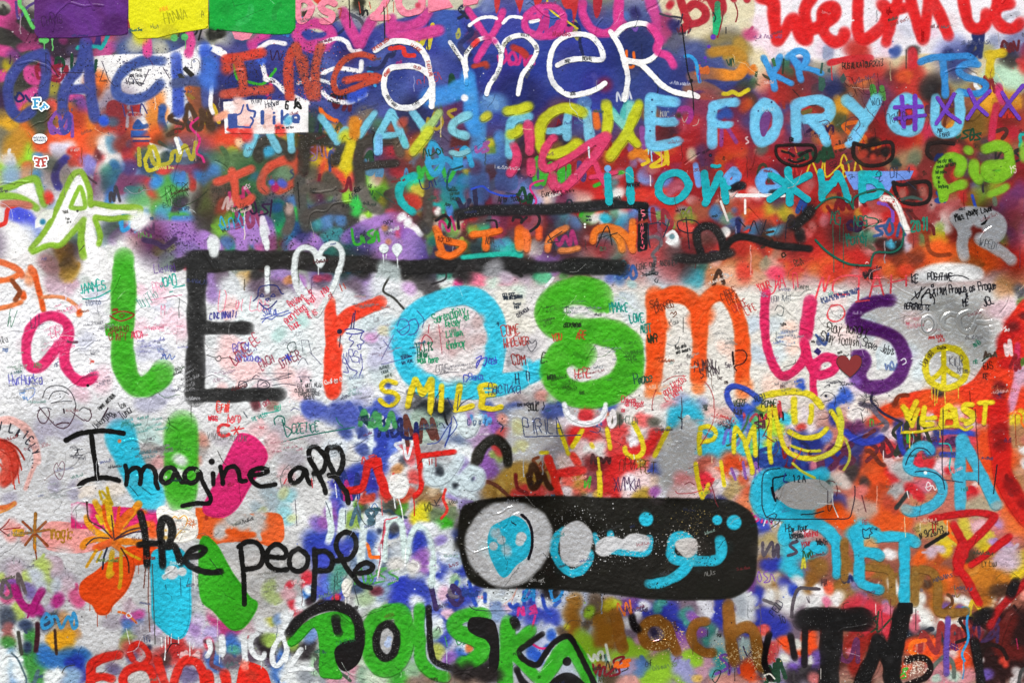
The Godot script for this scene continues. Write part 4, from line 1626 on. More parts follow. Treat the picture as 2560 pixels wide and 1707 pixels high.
const PAINT_B := """
T 0 1
=0
G e2dede
b 9ab03c 12 10 30 14 25 25 12 20 12 8
b 98dc2a 12 22 22 10 27 15 8 8 35 6
b c0882c 8 10 8 12 25 4 8
b e0d8d0 6 8 24 6 12 26 4
b f0562a 10 75 8 14 95 8 12 60 6 12 50 12 8
b d06a3a 8 120 8 10 110 4 8 45 25 5 30 32 5
b c09070 6 28 40 8
b 4a94cc 6 45 44 6 48 54 5 42 20 4
b 8aa8c8 8 12 45 10 55 70 8
b e8e8f4 8 62 30 10 65 20 8 60 50 8 68 60 8 75 15 8
s dcdaf0 10 6 60 12 75 20 70 40
s 3a40c8 7 3 76 24 66 33 62 46 67 58
b e04438 6 83 18 5 86 24 6 82 28 4 92 26 5
b 8a84d4 8 103 28 7 106 38 6 100 34 5
s c84050 6 3 118 18 114 32 110 50 109 64
b 6a2a30 5 117 18 6
b d84040 4 120 24 4
b eae4e0 8 120 10 8 125 20 8 120 35 10 115 62 8 130 24 6
b 6a9ab4 4 130 12 5 128 3 5
b 4a8a74 8 124 44 8 130 40 7 122 52 7
b 3a78a0 3 130 32 4
b 4a8ad0 6 128 66 6 122 72 5
b e05a28 6 140 8 7 180 4 12 210 8 14 228 12 12 150 18 5
b 7a9090 4 150 8 4
b d83a30 5 160 10 8
l 3c3a6a 2 .6 152 0 170 0
l e09a70 2 .6 152 2 172 2
l 3c3a6a 2 .6 152 4.5 170 4.5
s d8403a 9 5 144 16 148 26 158 30
b 566a54 12 165 30 10 180 28 12 200 25 14 225 25 14 168 20 6
f f0efea .8 171 7 185 11 198 17 203 12 199 3 204 0 210 10 212 16 214 22 196 24 176 24 174 15
b 3c4a38 6 190 22 5 200 22 5
s d83c34 8 3 182 38 205 37 240 34
s d83c34 7 3 220 40 220 60
s d83c34 9 4 150 28 148 40 140 48 136 62
s d83c34 11 4 138 60 150 52 165 51 172 60 178 74 181 82
b 56a850 10 190 55 10 200 60 12 198 70 12 185 80 8
b 6aae6a 8 155 66 9 165 72 6
b 3c8ad4 6 178 48 6 205 48 7 230 46 7 205 90 8 215 95 6
b 3a4040 12 235 68 12 225 80 10 232 92 8 205 75 6
s 463a4c 8 3 198 92 202 80 212 72
b 50a848 8 195 90 6 208 94 6 165 100 6 180 96 6
b 4a9ab8 6 180 92 7 165 90 5
s 4a8ac8 5 3 198 94 222 94
s 4a55d8 12 8 14 86 28 92 34 104
b 5a78d0 8 35 112 8 40 120 6
b 8aa0a8 8 130 100 9 120 112 8
b 7a9a90 6 135 106 7
s a878c4 10 7 130 118 145 108 165 106 190 104 210 105 240 106
b a878c8 12 180 115 14 210 120 16 230 125 14 240 112 14 165 112 10
b 8a72b0 10 200 132 10 220 135 8
b 9aac50 6 185 124 6 180 130 5 195 128 4
b 98b8a0 6 190 142 8
b f4f4f4 14 145 130 14 155 140 12 130 135 12 20 110 14 10 125 14 110 145 12 165 148 10
b d8a030 8 78 125 8 72 136 8 78 148 8 75 155 6
b e0b020 6 76 140 6
b d0a0b0 8 55 142 8 58 152 6
b 7a6a3a 6 74 145 6 82 150 4
b 6a9aa0 6 80 112 6 86 118 5
b 181a1a 8 228 146 10 236 138 8 236 152 10
b d06070 4 212 149 3
g 20202a 300 200 120 30 20
g 402060 250 215 115 25 12
=1
W sprayed_outline|white spray lettering with leaf green outlines at the left edge
L
s 88b838 6 3 -4 62 14 56 30 50 40 48 45 62 50 78
s 88b838 6 3 -4 68 15 68 30 74 42 82
f f4f2f2 1.5 20 60 34 54 38 62 42 74 34 68
s c07060 6 3 2 77 18 76 34 79
L
f f6f5f6 2 88 46 93 56 92 46 99 56 101 72 101 84 98 86 92 85 70 118 62 122 40 130 44 122 62 90 80 52
f f6f5f6 1.5 103 86 130 82 155 82 154 88 140 87 110 90
f f6f5f6 2 100 92 106 110 112 128 112 150 97 150 98 115
s 86b030 5 2 34 129 52 106 66 78 80 48 88 40 94 42 102 62 103 78 108 76 130 80 158 81 160 86 158 93 142 92 128 94 108 92
s 88b830 5 2 108 94 114 112 112 124
s 88b830 5 2 36 132 55 124 68 124 80 112 96 94
s 88b830 7 2 94 98 92 118 95 138
s 88b830 4 1.5 80 80 88 62 92 58 97 78 92 82 80 81
E
b e03c30 4 54 69 5
b f4f4f4 6 160 94 8 155 100 6
s dd6a3a 6 2 -4 142 8 146 20 152 25 160
s dd6a3a 6 2 34 149 38 158
=2
s f0efea 4 .5 201 2 206 18
f eef0ea .8 40 96 46 88 52 84 60 84 58 92 50 98 46 102 40 104
b 2a7aa0 3 48 97 3
=3
t 30302a .8 5 71 88 -4 YARA
b 30302a .5 88 85 1.4
t 30302a .6 4 74 95 -5 i kum
t 30302a .6 4 76 99 -8 da uf
t 20301c .8 16 190 72 -8 DOER
t 20402c .7 12 187 82 -10 ex me
t 1c3a5c .9 6 172 95 -4 me
t 5a3a8a 1 10 177 156 -6 Llested
s 283020 .7 .3 215 52 205 62 195 72 205 80 225 72 238 60
t 2a3a5a .6 6 205 86 -20 the edge
s 38382e .8 .3 90 131 96 124
T 1 1
=0
G 56604c
b e0482c 8 2 10 8 28 8 14 40 12 8 20 15 8
b f4c8a0 5 40 5 4
b d8c828 6 32 18 5 86 4 5 105 2 4
b 58a0c0 6 50 15 6 54 4 6
b 58784c 12 10 28 12 30 28 14 55 32 10 40 24 8
b 4a8ad0 6 6 42 8 2 52 5 54 48 5
b 70a04a 8 10 60 8 45 58 8 55 62 8 8 75 8 4 88 7
b d8c040 6 90 2 6 108 2 6
b d84a30 8 105 28 9 120 12 7 132 30 8 132 45 7 130 58 7 134 70 5
b e87a20 8 140 14 7 150 36 8 160 42 7 130 10 4
b dc4430 8 152 42 8 162 52 8 166 62 5
b d8c41c 8 122 26 7 164 8 9 160 28 8 166 38 6 145 16 4 142 54 5 152 4 5
b 504e40 8 120 42 8 140 50 7
b 6a8a6a 6 90 42 9
b 3aa0c8 5 75 18 6 199 40 10
b 90b4d8 6 188 18 6 195 26 5
b 4a6aa8 6 210 22 8 200 28 6
b d8424a 8 216 16 8 178 22 5 222 38 6 175 45 6
b b0a8a0 5 184 20 5
b 70d02c 10 200 55 12 195 50 8 196 65 8 205 72 6 190 58 6
b f0f0c8 6 195 46 7
b d8d020 5 204 72 5
b 52463e 10 225 25 8 212 65 6 215 75 8
b 7a7068 12 15 66 12 25 80 12 65 78 12 90 66 12 85 74 10 120 60 10 130 80 12 150 70 10 175 65 10
b 3e3c34 10 35 88 14 8 98 14 60 90 10 165 95 14 140 105 12 112 115 10
g 1c1c1a 700 60 75 50 22
g 1c1c1a 700 140 75 50 30
b d84a38 6 18 78 7 28 74 5
b 4068b0 8 42 88 9 48 96 6
b 7ab83c 8 72 84 7 120 70 6 142 68 5 16 103 9 28 90 4
b 24a858 10 85 90 9 80 102 8 82 80 6 108 82 4
b 2f78a8 6 82 80 5 104 100 7 98 112 6 92 124 5
b 3ac850 6 108 80 5 105 92 5 175 76 6 172 82 6 188 76 5
b 90d030 5 162 68 5 186 90 5 120 94 6 135 92 6
b 4a78b0 6 104 70 6 140 96 8 155 94 6
b 3a8890 6 140 118 7 150 112 7 125 100 6
b d05060 5 212 86 4 205 100 3 175 110 4
b e8e0d8 5 182 95 4 186 106 5 196 92 4
b 2aa060 6 165 118 6 30 130 6 80 128 5 196 134 4 140 130 6 78 118 6
b 4a6aa0 6 24 122 6 55 125 5 168 108 5
b c060a0 5 62 126 5
s a87ac8 9 5 -4 112 8 120 14 130
s a87ac8 10 5 28 104 38 110 42 124 40 134
s a87ac8 12 5 40 106 55 98 68 96 73 108 74 130
b a87ac8 8 55 115 8 62 110 6
s a87ac8 9 5 100 128 108 118 122 116 132 126
s a87ac8 9 6 160 118 180 104 205 95 225 94 238 104
b a87cc4 10 205 115 12 225 110 10 230 125 12 190 128 10 215 128 8 175 130 8
b 9a6ab0 8 195 140 8 185 138 8 120 135 8
b 302e2c 12 175 145 14 232 150 10 165 150 10
b c08060 4 206 104 3 210 120 3
b c04a70 4 222 108 4
g 24202a 500 120 120 90 15
=1
W sprayed_band|black sprayed bar crossing over the top of the white panel
l 22201e 20 2 -6 146 40 142 104 141 150 146 185 146
s 222020 13 3.5 184 147 210 148 238 150
E
W sprayed_letters|rust red spray letters with dark speckles on green
L
s d8523c 7 3 30 38 34 55 35 70 40 78
s d8523c 7 3 12 52 35 44 54 36
s d8523c 7 3 38 77 48 74 54 68
L
s d4503a 8 3 92 26 75 33 66 44 64 56 70 62
s c85038 7 3 98 20 106 36 106 48 92 58 82 62
E
W sprayed_letters|black hazy spray letters ORE along the row under the light blue words
L
s 3a362e 8 5 62 26 60 12 70 4 85 6 96 16 98 24
L
s 332f28 10 5 112 40 114 20 113 8 125 2 140 4 156 8 154 22 146 28
s 4a463c 9 5 140 46 152 58
L
s 3e3832 10 5 178 55 176 30 178 10 190 4 220 3
s 332f2a 7 3 180 34 195 32 220 30
s 5a4c40 8 4 220 4 224 20
E
b b01858 3 80 57 4
b 4a58c8 4 88 54 4 76 52 3
s 4a4844 9 5 108 46 109 66 112 88 116 105
s 5a544c 9 5 112 60 130 58 150 62
s 66605a 9 5 180 58 186 74 200 84
s 47423e 10 5 116 92 140 82 165 84
s 5a504c 8 4 94 80 98 95 92 110
b b09890 5 96 82 4
=2
s 14b0b0 9 1 240 44 228 50 222 62 226 76 238 86
b 5088d0 .8 196 20 1
s 76b8e8 8 1 199 0 199 18
s 62bcc4 6 1 226 0 230 10
b f0f4f4 5 226 92 4 231 96 4
W sprayed_drop|thick white spray drip left of the purple arch
s e6ecec 13 1.5 9 117 10 128
s e6ecec 10 1.5 10 126 10 134
E
W sprayed_drop|slim white spray drip leaning beside the purple arch
s e6ecec 8 1.2 66 104 68 114 70 122
s e6ecec 6 1 70 120 71 128
s e6ecec 6 1 71 150 71 157
E
W heart_outline|white sprayed heart outline with drips on the black bar
s dfe6e6 6 1.5 129 141 126 132 118 127 109 128 104 136 102 150 102 158
s dfe6e6 6 1.5 129 140 135 128 146 122 155 128 157 140 152 156
s dfe6e6 6 1.5 102 155 104 170 110 182 122 196 128 204
s dfe6e6 6 1.5 153 153 148 170 140 184 130 202
f dfe6e6 1 126 138 137 138 136 145 132 150 128 146
E
l e8ecec 1 .3 130 146 129.5 158
l e8ecec .8 .3 134 144 132.5 149
W sprayed_dots|two white dripping spray dots under the purple arch
L
b dfe8e8 1.2 205 128 5.5
L
b dfe8e8 1.2 220 128 6
f dfe8e8 .8 215 131 225 131 220 138
E
l e8eeee 1 .3 204 132 205 157
l e8eeee .8 .3 208 134 207 139
l e8eeee 1 .3 220 136 221 151
b a8b4b4 8 205 153 8 218 156 6
=3
l 14202c 1 .3 192 0 193 24
l 101010 1 .3 134 10 134 18
l 1a1a18 1 .3 106 52 108 82
t 26323a .8 8 165 72 -4 ANY
t 1a1a1a 1.4 6 172 64 -30 WEEK
t 1a1a1a .8 6 187 58 10 NG
t 1a1a1a .8 5 157 80 5 ok 23
t 222a20 .7 8 8 64 -5 edge for
t 222a20 .7 8 30 86 -8 the life
t 1c1c1a .8 6 120 64 0 FREE
t 28281e .7 6 20 110 -20 NXKAT
t 202030 .8 6 180 115 -40 MARK
s 202020 .6 .3 64 58 70 64
t 1c241c .6 6 95 62 -4 LITTLE
t 201828 .6 8 205 102 -20 swow
T 2 1
=0
G 58342c
b d8cc38 8 5 12 10 14 4 8 8 2 8
b 3a9ab0 10 35 20 10 35 5 10 8 28 6 40 25 8
b 5a4a40 8 15 28 7 10 36 6 25 12 5
b 4a3430 8 58 10 8 60 25 8 55 4 8 52 14 6
s 70a8b0 6 2 50 20 60 20 68 15
b c05048 3 54 14 3
b c8c428 6 90 8 5 88 15 5 68 39 5 50 50 5 46 42 3
b 6a8a40 5 95 18 5
b 4a9a90 8 35 50 8 42 45 6
b 30b478 10 36 66 8 42 60 10 62 58 8 36 80 8 45 75 8 70 72 5
b 1cacac 6 58 66 8 30 78 6 56 50 5 60 82 5
b 56b0c8 6 66 48 5
b 5a8aa0 6 90 60 6 100 52 5
b a84430 4 70 67 6
b 8a3a34 3 22 42 6
b 9a4038 6 30 62 4 30 72 4
b 24202a 8 140 8 6 175 8 10 130 40 8 125 48 6 195 20 10 215 28 8 180 38 8 170 20 8
b a82a34 10 140 28 8 150 44 8 205 40 10 180 32 7 150 5 5 235 40 8
b b89418 8 142 4 5 165 16 7 190 10 6 230 25 6 228 10 6 115 0 6
b c86868 6 133 39 4
b cc2420 10 205 58 14 225 60 12 190 68 12 170 72 12 215 48 10
b e8c8b8 8 160 60 6 150 64 8 185 72 8 200 74 8 165 68 8 148 60 6
b 8c98e0 8 130 66 12 120 70 12 140 72 8 110 64 8
b 50a0e0 8 104 72 8 110 78 8
b ec5048 5 134 76 4 174 74 5
b d02c28 5 92 76 6 98 78 5
b e8d8d8 4 102 68 5 100 74 4 66 80 4
b f0b8b0 5 68 80 4
b 9a4a50 8 28 84 5
b e8e4e0 4 31 86 3 33 82 2
b 22a0a8 6 230 50 6 230 65 6 10 85 7
b 20d0a0 6 6 52 8
b c0b030 8 10 60 7 8 78 5 14 94 6
b e04c30 8 4 70 7 6 78 5
b 24241c 8 60 90 8 75 88 10 20 90 6 120 88 8
b b83a4c 10 95 92 9 110 94 7 130 92 7 145 92 8 60 96 7 155 95 6 105 106 8
b d83a30 8 120 98 7 145 104 8 70 95 5
b d86a90 6 145 94 6 138 102 6 96 95 5
b 2a7a6a 8 85 98 7 78 104 7
b 30b880 6 80 105 5 86 102 5
b d0b0a0 6 34 100 5 50 104 6 55 98 4
b 8ab040 6 48 108 6 72 108 5 25 115 6 22 128 5
b 30a860 5 28 120 5 45 100 5
b b0c030 6 60 125 6 64 132 5
b 6a4a4a 8 165 102 7 185 115 10 192 124 8 120 112 6
b 48a0b8 8 175 95 8 168 100 5 180 118 7 172 122 6 100 126 7 82 124 6 110 122 5 75 130 6
b 5a80b0 6 190 96 6 105 128 7 85 132 5
b 5a9a48 6 210 92 6 200 90 5 216 88 4
b e8482c 4 216 86 4
b e0d8d8 4 214 94 5 222 96 4
b 2ab0cc 8 222 118 8 228 128 9 218 130 8 225 95 5
b a87ac8 10 160 142 10 145 138 6
b f0f0ee 8 146 128 7 205 130 7 212 134 5 203 116 3
b 2ab0a4 8 90 138 10 110 136 9 120 134 8 75 140 6 35 138 4
b 4a9a80 6 62 138 5
s 8a5ab4 14 4 -4 108 8 125 14 140
b 9a78c0 10 5 115 8 4 130 10
s f0eef0 6 2 -4 98 6 104 13 112
b 8a8a90 10 105 150 12 95 155 8
b 2aa870 6 155 154 6 148 158 6
b a878b8 8 175 148 6 165 155 6
b 5a9a50 5 175 157 4
s 4e4640 8 4 22 50 22 66 20 82 20 100 18 108
s 3a3634 7 3 4 92 12 98 18 106
s 4a80c8 9 4 30 38 50 32 70 30 85 26 105 24
s 4c88cc 9 3 77 -2 77 30 78 60 80 80
s 4a86c8 11 4 103 -2 106 14 104 32 108 44
f 4c88cc 2 100 44 110 46 121 44 121 58 108 60 100 58
f 5f98dc 2 136 48 145 32 150 48 151 58 128 56
s 4a80c8 6 3 45 80 47 90 48 96
f 6a9ad8 1 168 42 178 40 185 42 184 50 172 52 165 50
b a8b8d8 4 175 56 5
s 6098e0 8 3 86 45 86 70
b e8f0f0 4 197 36 4
=1
W sprayed_band|hazy black sprayed line rising over the orange letters
s 1c1c1e 10 4 54 90 85 84 120 84 160 83 200 80 240 76
E
W sprayed_band|black sprayed band beneath the orange letters
s 1f1e1e 15 3 -4 150 30 148 70 146 85 145
s 222122 15 4 100 143 130 146
s 242324 12 5 78 147 92 145 106 143
s 242324 9 5 128 147 150 149 182 148
s 161816 17 3 178 148 210 148 245 150
E
b 1d1c1c 8 15 148 9 40 148 8 60 152 8 122 152 9 135 150 7
b 8d8d92 9 100 152 8
=2
W sprayed_word|orange spray word of block letters on the dark band
L
s ec6c1c 7 2 29 104 36 116 46 120 62 124 52 134 40 136 34 122 32 108
s ec6c1c 7 2 32 134 46 136
L
s ec6c1c 7 2 71 112 90 110 104 107
s ec6c1c 8 2 87 112 87 128
L
s ec6c1c 10 2 126 106 126 118 126 128
s ee7030 6 3 132 108 135 118 134 130
s e85a28 6 3 148 104 148 116
L
s e87a34 7 2 180 104 168 110 160 118 158 130
s e88848 5 2.5 172 130 182 130 194 127
L
s e87420 8 2 210 120 213 108 224 104 238 106 250 116 256 130
L
s ee7420 7.5 .8 255 97 256 110 255 124
E
s 1fb4a0 4 2 60 138 90 135 115 134 128 136
=3
s 1c1a1c 3 .6 30 96 40 90 46 96 44 104
s 1e1a1c 3 .8 55 95 56 105
s 201c20 3 .5 128 98 128 93 120 92 118 96
s 201c20 3 .5 128 97 134 92
s 201c20 3 .5 146 88 149 94 146 102 138 108
s 201c20 2.4 .5 88 96 98 96 100 104
t 1c3a30 .9 6 44 62 -8 Justin
t 1c3a30 .9 6 46 67 -8 carolee
t 1c3a30 .9 6 47 73 -6 Felipe
t 1c3a30 .9 6 40 79 8 Anny
t 202028 .7 5 72 82 -12 IdI
t 101014 .9 7 101 76 -6 After You've
t 101014 .9 7 134 72 -6 Lost
t 101014 .9 7 152 69 -9 Everything,
t 301014 .7 4 178 64 -8 The sky is
t 202020 .7 5 138 80 -6 Whatever it
t 6a2a10 1 8 32 120 0 Adrian
t 3a2a28 1 9 86 122 2 ADA
t 2a4a68 .8 7 95 131 0 201
s 202428 .9 .3 159 112 165 124 166 128
s 202428 .9 .3 170 120 158 120 175 108
s 202428 1.2 .3 214 126 226 102 232 124
s 202428 1 .3 216 116 238 110
t 1c6a4a .8 6 218 130 0 OSTI
t 202830 .6 3 202 92 0 winners
t 202830 .6 3 202 96 0 moonlight
l 202020 .7 .3 110 64 134 68
s 8a2a20 1.5 .3 50 11 56 16
l c8d8e0 1 .3 206 12 206 24
b f4f4ee .6 201 100 1.4 201 103 1.2
T 3 1
=0
G 8a2024
b a01c20 12 60 25 12 80 8 12 40 60 10 120 10 12 90 50 8 145 55 10 190 20 10 170 20 10
b c02820 10 5 20 6 40 70 8 60 84 14 80 78 10 150 60 10 130 48 8 145 36 8
b 3a3468 10 108 20 10 102 28 7
b d8741c 6 28 20 6 122 26 7 130 20 6 35 18 4
b c86028 8 60 15 8 140 16 8
b c0a890 5 88 20 5
b 5a5850 5 170 14 6
b b03050 6 132 34 4
b b8b8d8 6 32 26 4 4 44 5
b 7a90d0 6 34 38 6 20 30 4 35 44 6
b c8b0a8 6 46 38 5 44 32 4
b 6a3060 8 60 50 8 70 32 4
b a8485a 6 65 62 7 75 55 7
b f0e8e4 6 5 68 6 90 72 5 130 66 8 160 66 6 122 74 5 150 70 5
b d83828 6 30 67 6 50 64 6
b 9a5038 8 100 82 9 130 82 8 150 76 8 165 82 8 120 80 6 180 76 8
b b85848 10 205 78 10 210 88 8 200 85 8 220 70 6
b 7a7a80 6 80 86 6
b 4070a0 6 118 88 6 115 84 5 138 84 3
b 70a088 6 130 96 6
b b8a428 6 175 88 8 190 87 8 150 90 6 160 86 5
b 8a8a34 6 85 93 6 75 95 5
b dc4c2c 8 165 95 8 155 100 6 180 100 7 172 106 6 185 108 5
b 4f78b0 8 135 104 7 140 98 6
b 3a6a90 6 165 104 6 155 106 5
b 3a2a2c 8 130 114 8 170 114 10 190 115 8
b 4ab0d8 6 192 106 6 196 112 5 180 110 4
b 5a7ac0 8 22 86 6 40 90 8 45 95 8
b 70a888 6 4 86 6 10 98 5
b d8e0e0 5 10 88 5
b 2a9ac8 10 45 112 10 50 120 8 8 102 10 12 115 8
b 4a6aa0 6 30 90 4 55 98 6
b 70a048 5 52 92 5 66 101 4
b d84a40 8 82 108 6 78 100 5 85 115 6
b 7ac8c0 4 14 125 5
s d82e38 14 4 70 130 90 128 120 126 150 124
b cc3038 8 110 124 10 78 132 8 150 124 9 90 134 7
b d87070 6 105 112 7 118 114 6
b f0f0ec 2 127 109 6
b 2ab09c 10 20 132 10 40 131 8 60 130 8 8 136 8 5 128 8
b a8b0b8 12 55 140 12 70 138 8 30 148 12 60 150 14 45 142 12
b d8d0d0 5 62 124 4 70 120 5
b 1e1e1e 8 4 148 8 80 142 6 84 152 6
b d84428 12 140 134 14 160 132 10 185 132 10 130 140 10
b b8744a 10 120 148 12 145 150 12 165 145 10 135 154 10
b d8a090 6 115 140 6 175 152 7 185 148 6 180 142 5
b e08030 8 210 146 10 230 142 10
b c84a38 8 205 152 7 200 138 6
b 3a6a60 6 96 148 7 90 146 6
b 9ad0c0 4 92 144 4
b e04060 5 185 157 7
b 9a8a70 6 190 134 6 170 145 5
b 2a2420 8 210 110 12 215 120 12 220 100 10 200 125 10 195 122 8 222 88 8
b 0f1414 8 222 76 6 218 82 6
b a8b0b0 8 222 58 6 218 108 5 226 104 4
b e8dcd0 4 219 60 4
b e8eaec 4 224 112 3
=1
b 5a8ad8 3 58 48 6
s 6a9ae0 7 1 93 32 95 44 97 56
W sprayed_letters|light blue spray letters under the teal brush words
L
s 62a8e8 9 1 138 38 132 42 128 50 136 54 141 44 136 40
L
s 62a8e8 11 1 188 50 180 42 172 42 167 52 172 60 186 60 192 56
E
s 141418 8 2 134 60 142 56 148 56
s 201a1a 6 2 180 64 200 62
l ece8e6 4 .6 140 67 195 67
l ece8e4 2.5 .6 122 74 130 96
l ece8e4 2.5 .6 150 72 150 88
W sprayed_band|black spray bar ending above the red letters
l 14181a 7 2 -4 77 18 78 36 79
E
W sprayed_loop|black hazy loop and swoosh across the red ground
s 171616 7 3 100 136 95 120 95 108 104 102 114 104 122 115 125 128 124 138
s 171616 6 3 126 130 132 120 145 114 165 118 185 124 205 126 225 128
s 171616 10 4 205 102 218 92 226 82
s 171616 10 4 212 108 214 118
s 222020 8 4 70 138 95 140 120 136 135 132
E
f 0e1012 2 29 80 37 78 36 128 28 130
b 14141a 4 33 90 4 33 120 4
=2
W brush_word|teal brush words i love with blocky letters
L
l 14a8b4 8.5 .6 -8 45 -7 60 -6 75
b 6cb0e8 1 -8 36 4
L
l 14a8b4 9 .6 17 38 18 50 18 60 19 74
L
s 14a8b4 8.5 .6 67 41 56 46 51 56 52 66 60 73 70 73 79 67 85 57 82 48 75 42 67 41
L
l 14a8b4 9 .6 103 42 105 58 106 74
l 14a8b4 8 .6 104 76 113 60 121 42
L
l 14a8b4 8 .6 124 50 126 60 128 74
l 14a8b4 5 .6 126 58 132 58
s 14a8b4 4 .6 112 33 117 34 121 33
E
W brush_word|teal brush letters in cyrillic shape right of the words i love
L
l 14a8b4 8.5 .6 199 38 201 56 201 76
l 14a8b4 8 .6 179 43 200 56 222 72
l 14a8b4 8 .6 223 44 200 56 178 72
L
l 14a8b4 8 .6 236 40 238 55 238 71
l 14a8b4 8 .6 239 66 248 55 257 44
l 14a8b4 8 .6 256 42 263 55 268 72
l 14a8b4 7 .6 238 54 252 54
L
l 14a8b4 8.5 .6 283 42 284 55 285 72
s 14a8b4 8 .6 285 50 296 50 305 58 302 66 286 70
l 14a8b4 7 .6 284 42 304 42
E
b 14a8b4 1 17 66 4
W painted_bar|thick orange spray bar beside the column of pink letters
l ee7420 8 1.2 21 97 21 112 20 126
s e88028 7 3 -2 110 6 118 9 130
E
b eef0f0 3 65 118 6
s f0f2f2 3 .6 60 113 67 108 72 116 66 122 60 120
b 6a9098 1.5 66 114 3
=3
l 9cd4f0 1.4 .3 42 16 43 28
l 9cd4f0 1 .3 39 14 39 20
l e0d0d8 1.2 .3 41 44 41.5 56
l e0e8f0 .8 .3 166 62 166 70
s e87080 1.2 .3 34 84 31 84 31 87 35 89 32 91
t e85a70 1.1 8 30 101 6 A
t e85a70 1.1 8 30 109 6 M
t e85a70 1.1 8 31 117 0 K
l e85a70 1.2 .3 32 119 32 122
s e85a70 1.2 .3 34 124 33 128 30 126
s 202c3c 1.3 .4 39 100 52 98 52 101
s 202c3c 1.3 .4 39 100 39 115 41 127
s 202c3c 1.3 .4 55 98 60 102
s 202c3c 1.3 .4 63 95 60 105 56 115
s 201c24 1.3 .4 82 92 84 110 86 128
s 201c24 1.2 .4 74 106 72 98 80 95 92 96 98 102 94 108 84 110 74 106
l 201c24 1.2 .4 143 95 150 103
s 201c28 1 .4 155 108 160 96 164 106 168 112 174 95
s 201c28 1 .4 196 116 198 98 204 94 207 98 204 103 198 104
t 101018 1 6 14 57 -2 ANYWHERE
t 201c18 .8 5 0 72 -6 02.04
t 301010 .7 4 70 86 -12 lomo 4 ever
t 202c30 .6 4 112 92 -8 handle
t 282828 1 7 26 152 -8 LOVE ONE
t 282828 1 7 52 148 -4 ANOTHER
t 202020 1.2 5 45 153 0 =
t 303030 .9 6 40 158 -4 MAKE
b 0c0c0c .6 110 21 2
b 2a2a5a 1 110 21 1
t 402010 1 5 124 26 0 JO
t 101010 1.3 5 201 5 0 ERT
s 2a1c10 1.4 .4 193 138 192 134 195 133 196 136 193 138
t 3a2a1c 1.2 8 208 149 -20 ROA
W stencil_face|dark oval stencil of an animal face under the light blue letters
s 1c1210 3 .8 186 10 200 9 215 9 228 10 231 20 226 28 212 33 198 31 188 24 185 16 186 10
E
s 1a1010 3 .8 192 16 200 18 206 22
s 1a1010 3 .8 226 15 218 18 212 22
s 1a1010 2.5 .6 200 26 208 29 218 26
l c86a30 1.2 .4 207 11 209 18
s 9a4a20 1.2 .5 192 14 198 16
T 4 1
=0
G 7a2a24
b d05828 8 12 4 8 55 4 8 150 4 10 180 4 8 205 3 8 105 3 8
b b83020 10 100 8 10 90 12 8 70 6 6 60 14 8
b 6a3040 10 25 22 8 15 30 10 32 32 8 5 35 8
b 9a7a58 8 95 25 10 110 20 7 85 32 7
b 6a7058 8 108 26 7
b 1e3a34 6 85 30 5
b 3a201c 8 135 15 10 150 10 10 165 20 5 130 8 6
b 7a2a28 8 120 36 8 114 45 8
b c83838 8 110 40 5 160 12 6
b b03024 6 155 44 5
b 4a3a3c 8 190 22 6 200 22 6 172 40 5 172 30 4 190 8 5
b 5a3a20 6 182 10 4
b 3a2424 10 230 45 10 200 50 8 190 58 10 175 60 8
b 6a1c28 6 230 25 6 225 33 6
b 5a6890 6 178 62 5
b 6a8a28 10 180 70 10 200 64 8 165 72 8 190 72 6
b 7aa820 8 205 58 7 165 80 5
b 2a4ab0 10 225 68 9 232 60 8 220 78 8 235 75 6 215 82 5
b e8e0d4 4 235 78 5 230 84 4
b c83030 6 162 70 5 120 105 4
b b89490 8 145 78 8 130 82 8 155 76 6 165 84 6
b 8a3030 8 115 80 8 105 82 7 125 90 6 110 90 8 135 86 6
b d8d0c8 8 145 92 6 140 100 7 150 88 6
b 90a050 6 140 108 5
b 78b028 8 220 95 9 228 100 7 215 115 7 222 90 6
b a8bc28 8 140 116 7 135 120 7 128 122 5
b 5a7a48 6 118 120 6 124 125 5
b d8d8d8 8 235 105 7 234 120 8
b 4a5a70 8 222 110 5 224 122 6
b c8b8c8 6 100 118 6 102 125 6
b 9a3830 6 108 115 5 112 110 5
b e85a1c 12 140 135 14 155 140 12 180 135 10 190 140 10 130 128 8 120 138 10
b cc4818 10 170 128 8 175 145 8 205 145 10 230 150 8 110 148 10 90 150 10
b a04a18 8 170 142 6 180 150 6 160 150 8
b 7a3018 8 110 138 8 90 142 8
b d83824 10 10 128 10 50 138 10 55 148 8 40 142 8 15 140 8
b f08030 8 5 145 8 25 148 10 12 152 8 70 152 8
b e8e4e8 8 45 155 5 60 156 6
b 1c1c1a 10 20 112 8 30 105 8 15 118 10 50 110 10 70 118 8 90 124 6 12 100 6 80 128 6
b e8e2de 8 65 90 8 70 100 8 62 105 7 58 125 7 20 95 4 45 75 4 50 73 4
b c8c030 6 25 80 8 10 85 6 45 88 4
b 80903c 6 15 72 6 30 74 6
b b02828 8 85 95 7 88 108 7 80 85 6 55 82 6 45 102 5 12 90 4
b a84030 5 95 82 4
b 7a8078 8 75 78 6 65 76 6
b 5a2a28 6 8 105 6
b c0b8d0 5 5 95 5
b 3a9ab8 3 82 122 4
b 2a8a6a 6 55 118 8 45 112 6 38 120 6
s 90b8e0 4 .6 70 112 78 98
f e6e6e6 8 115 160 125 154 140 151 160 151 175 153 180 158
=1
f 6a90dc .6 30 40 108 39 104 48 86 50 80 62 40 60 34 50
s 74c0ec 8 1 33 9 40 1 46 -8
W sprayed_word|lime green spray word Sia with rounded letters at the right
L
s 78b41e 11 2 160 42 164 30 158 24 148 24 138 34 136 48 138 56
s 78b41e 11 2 138 50 146 60 158 56 166 54
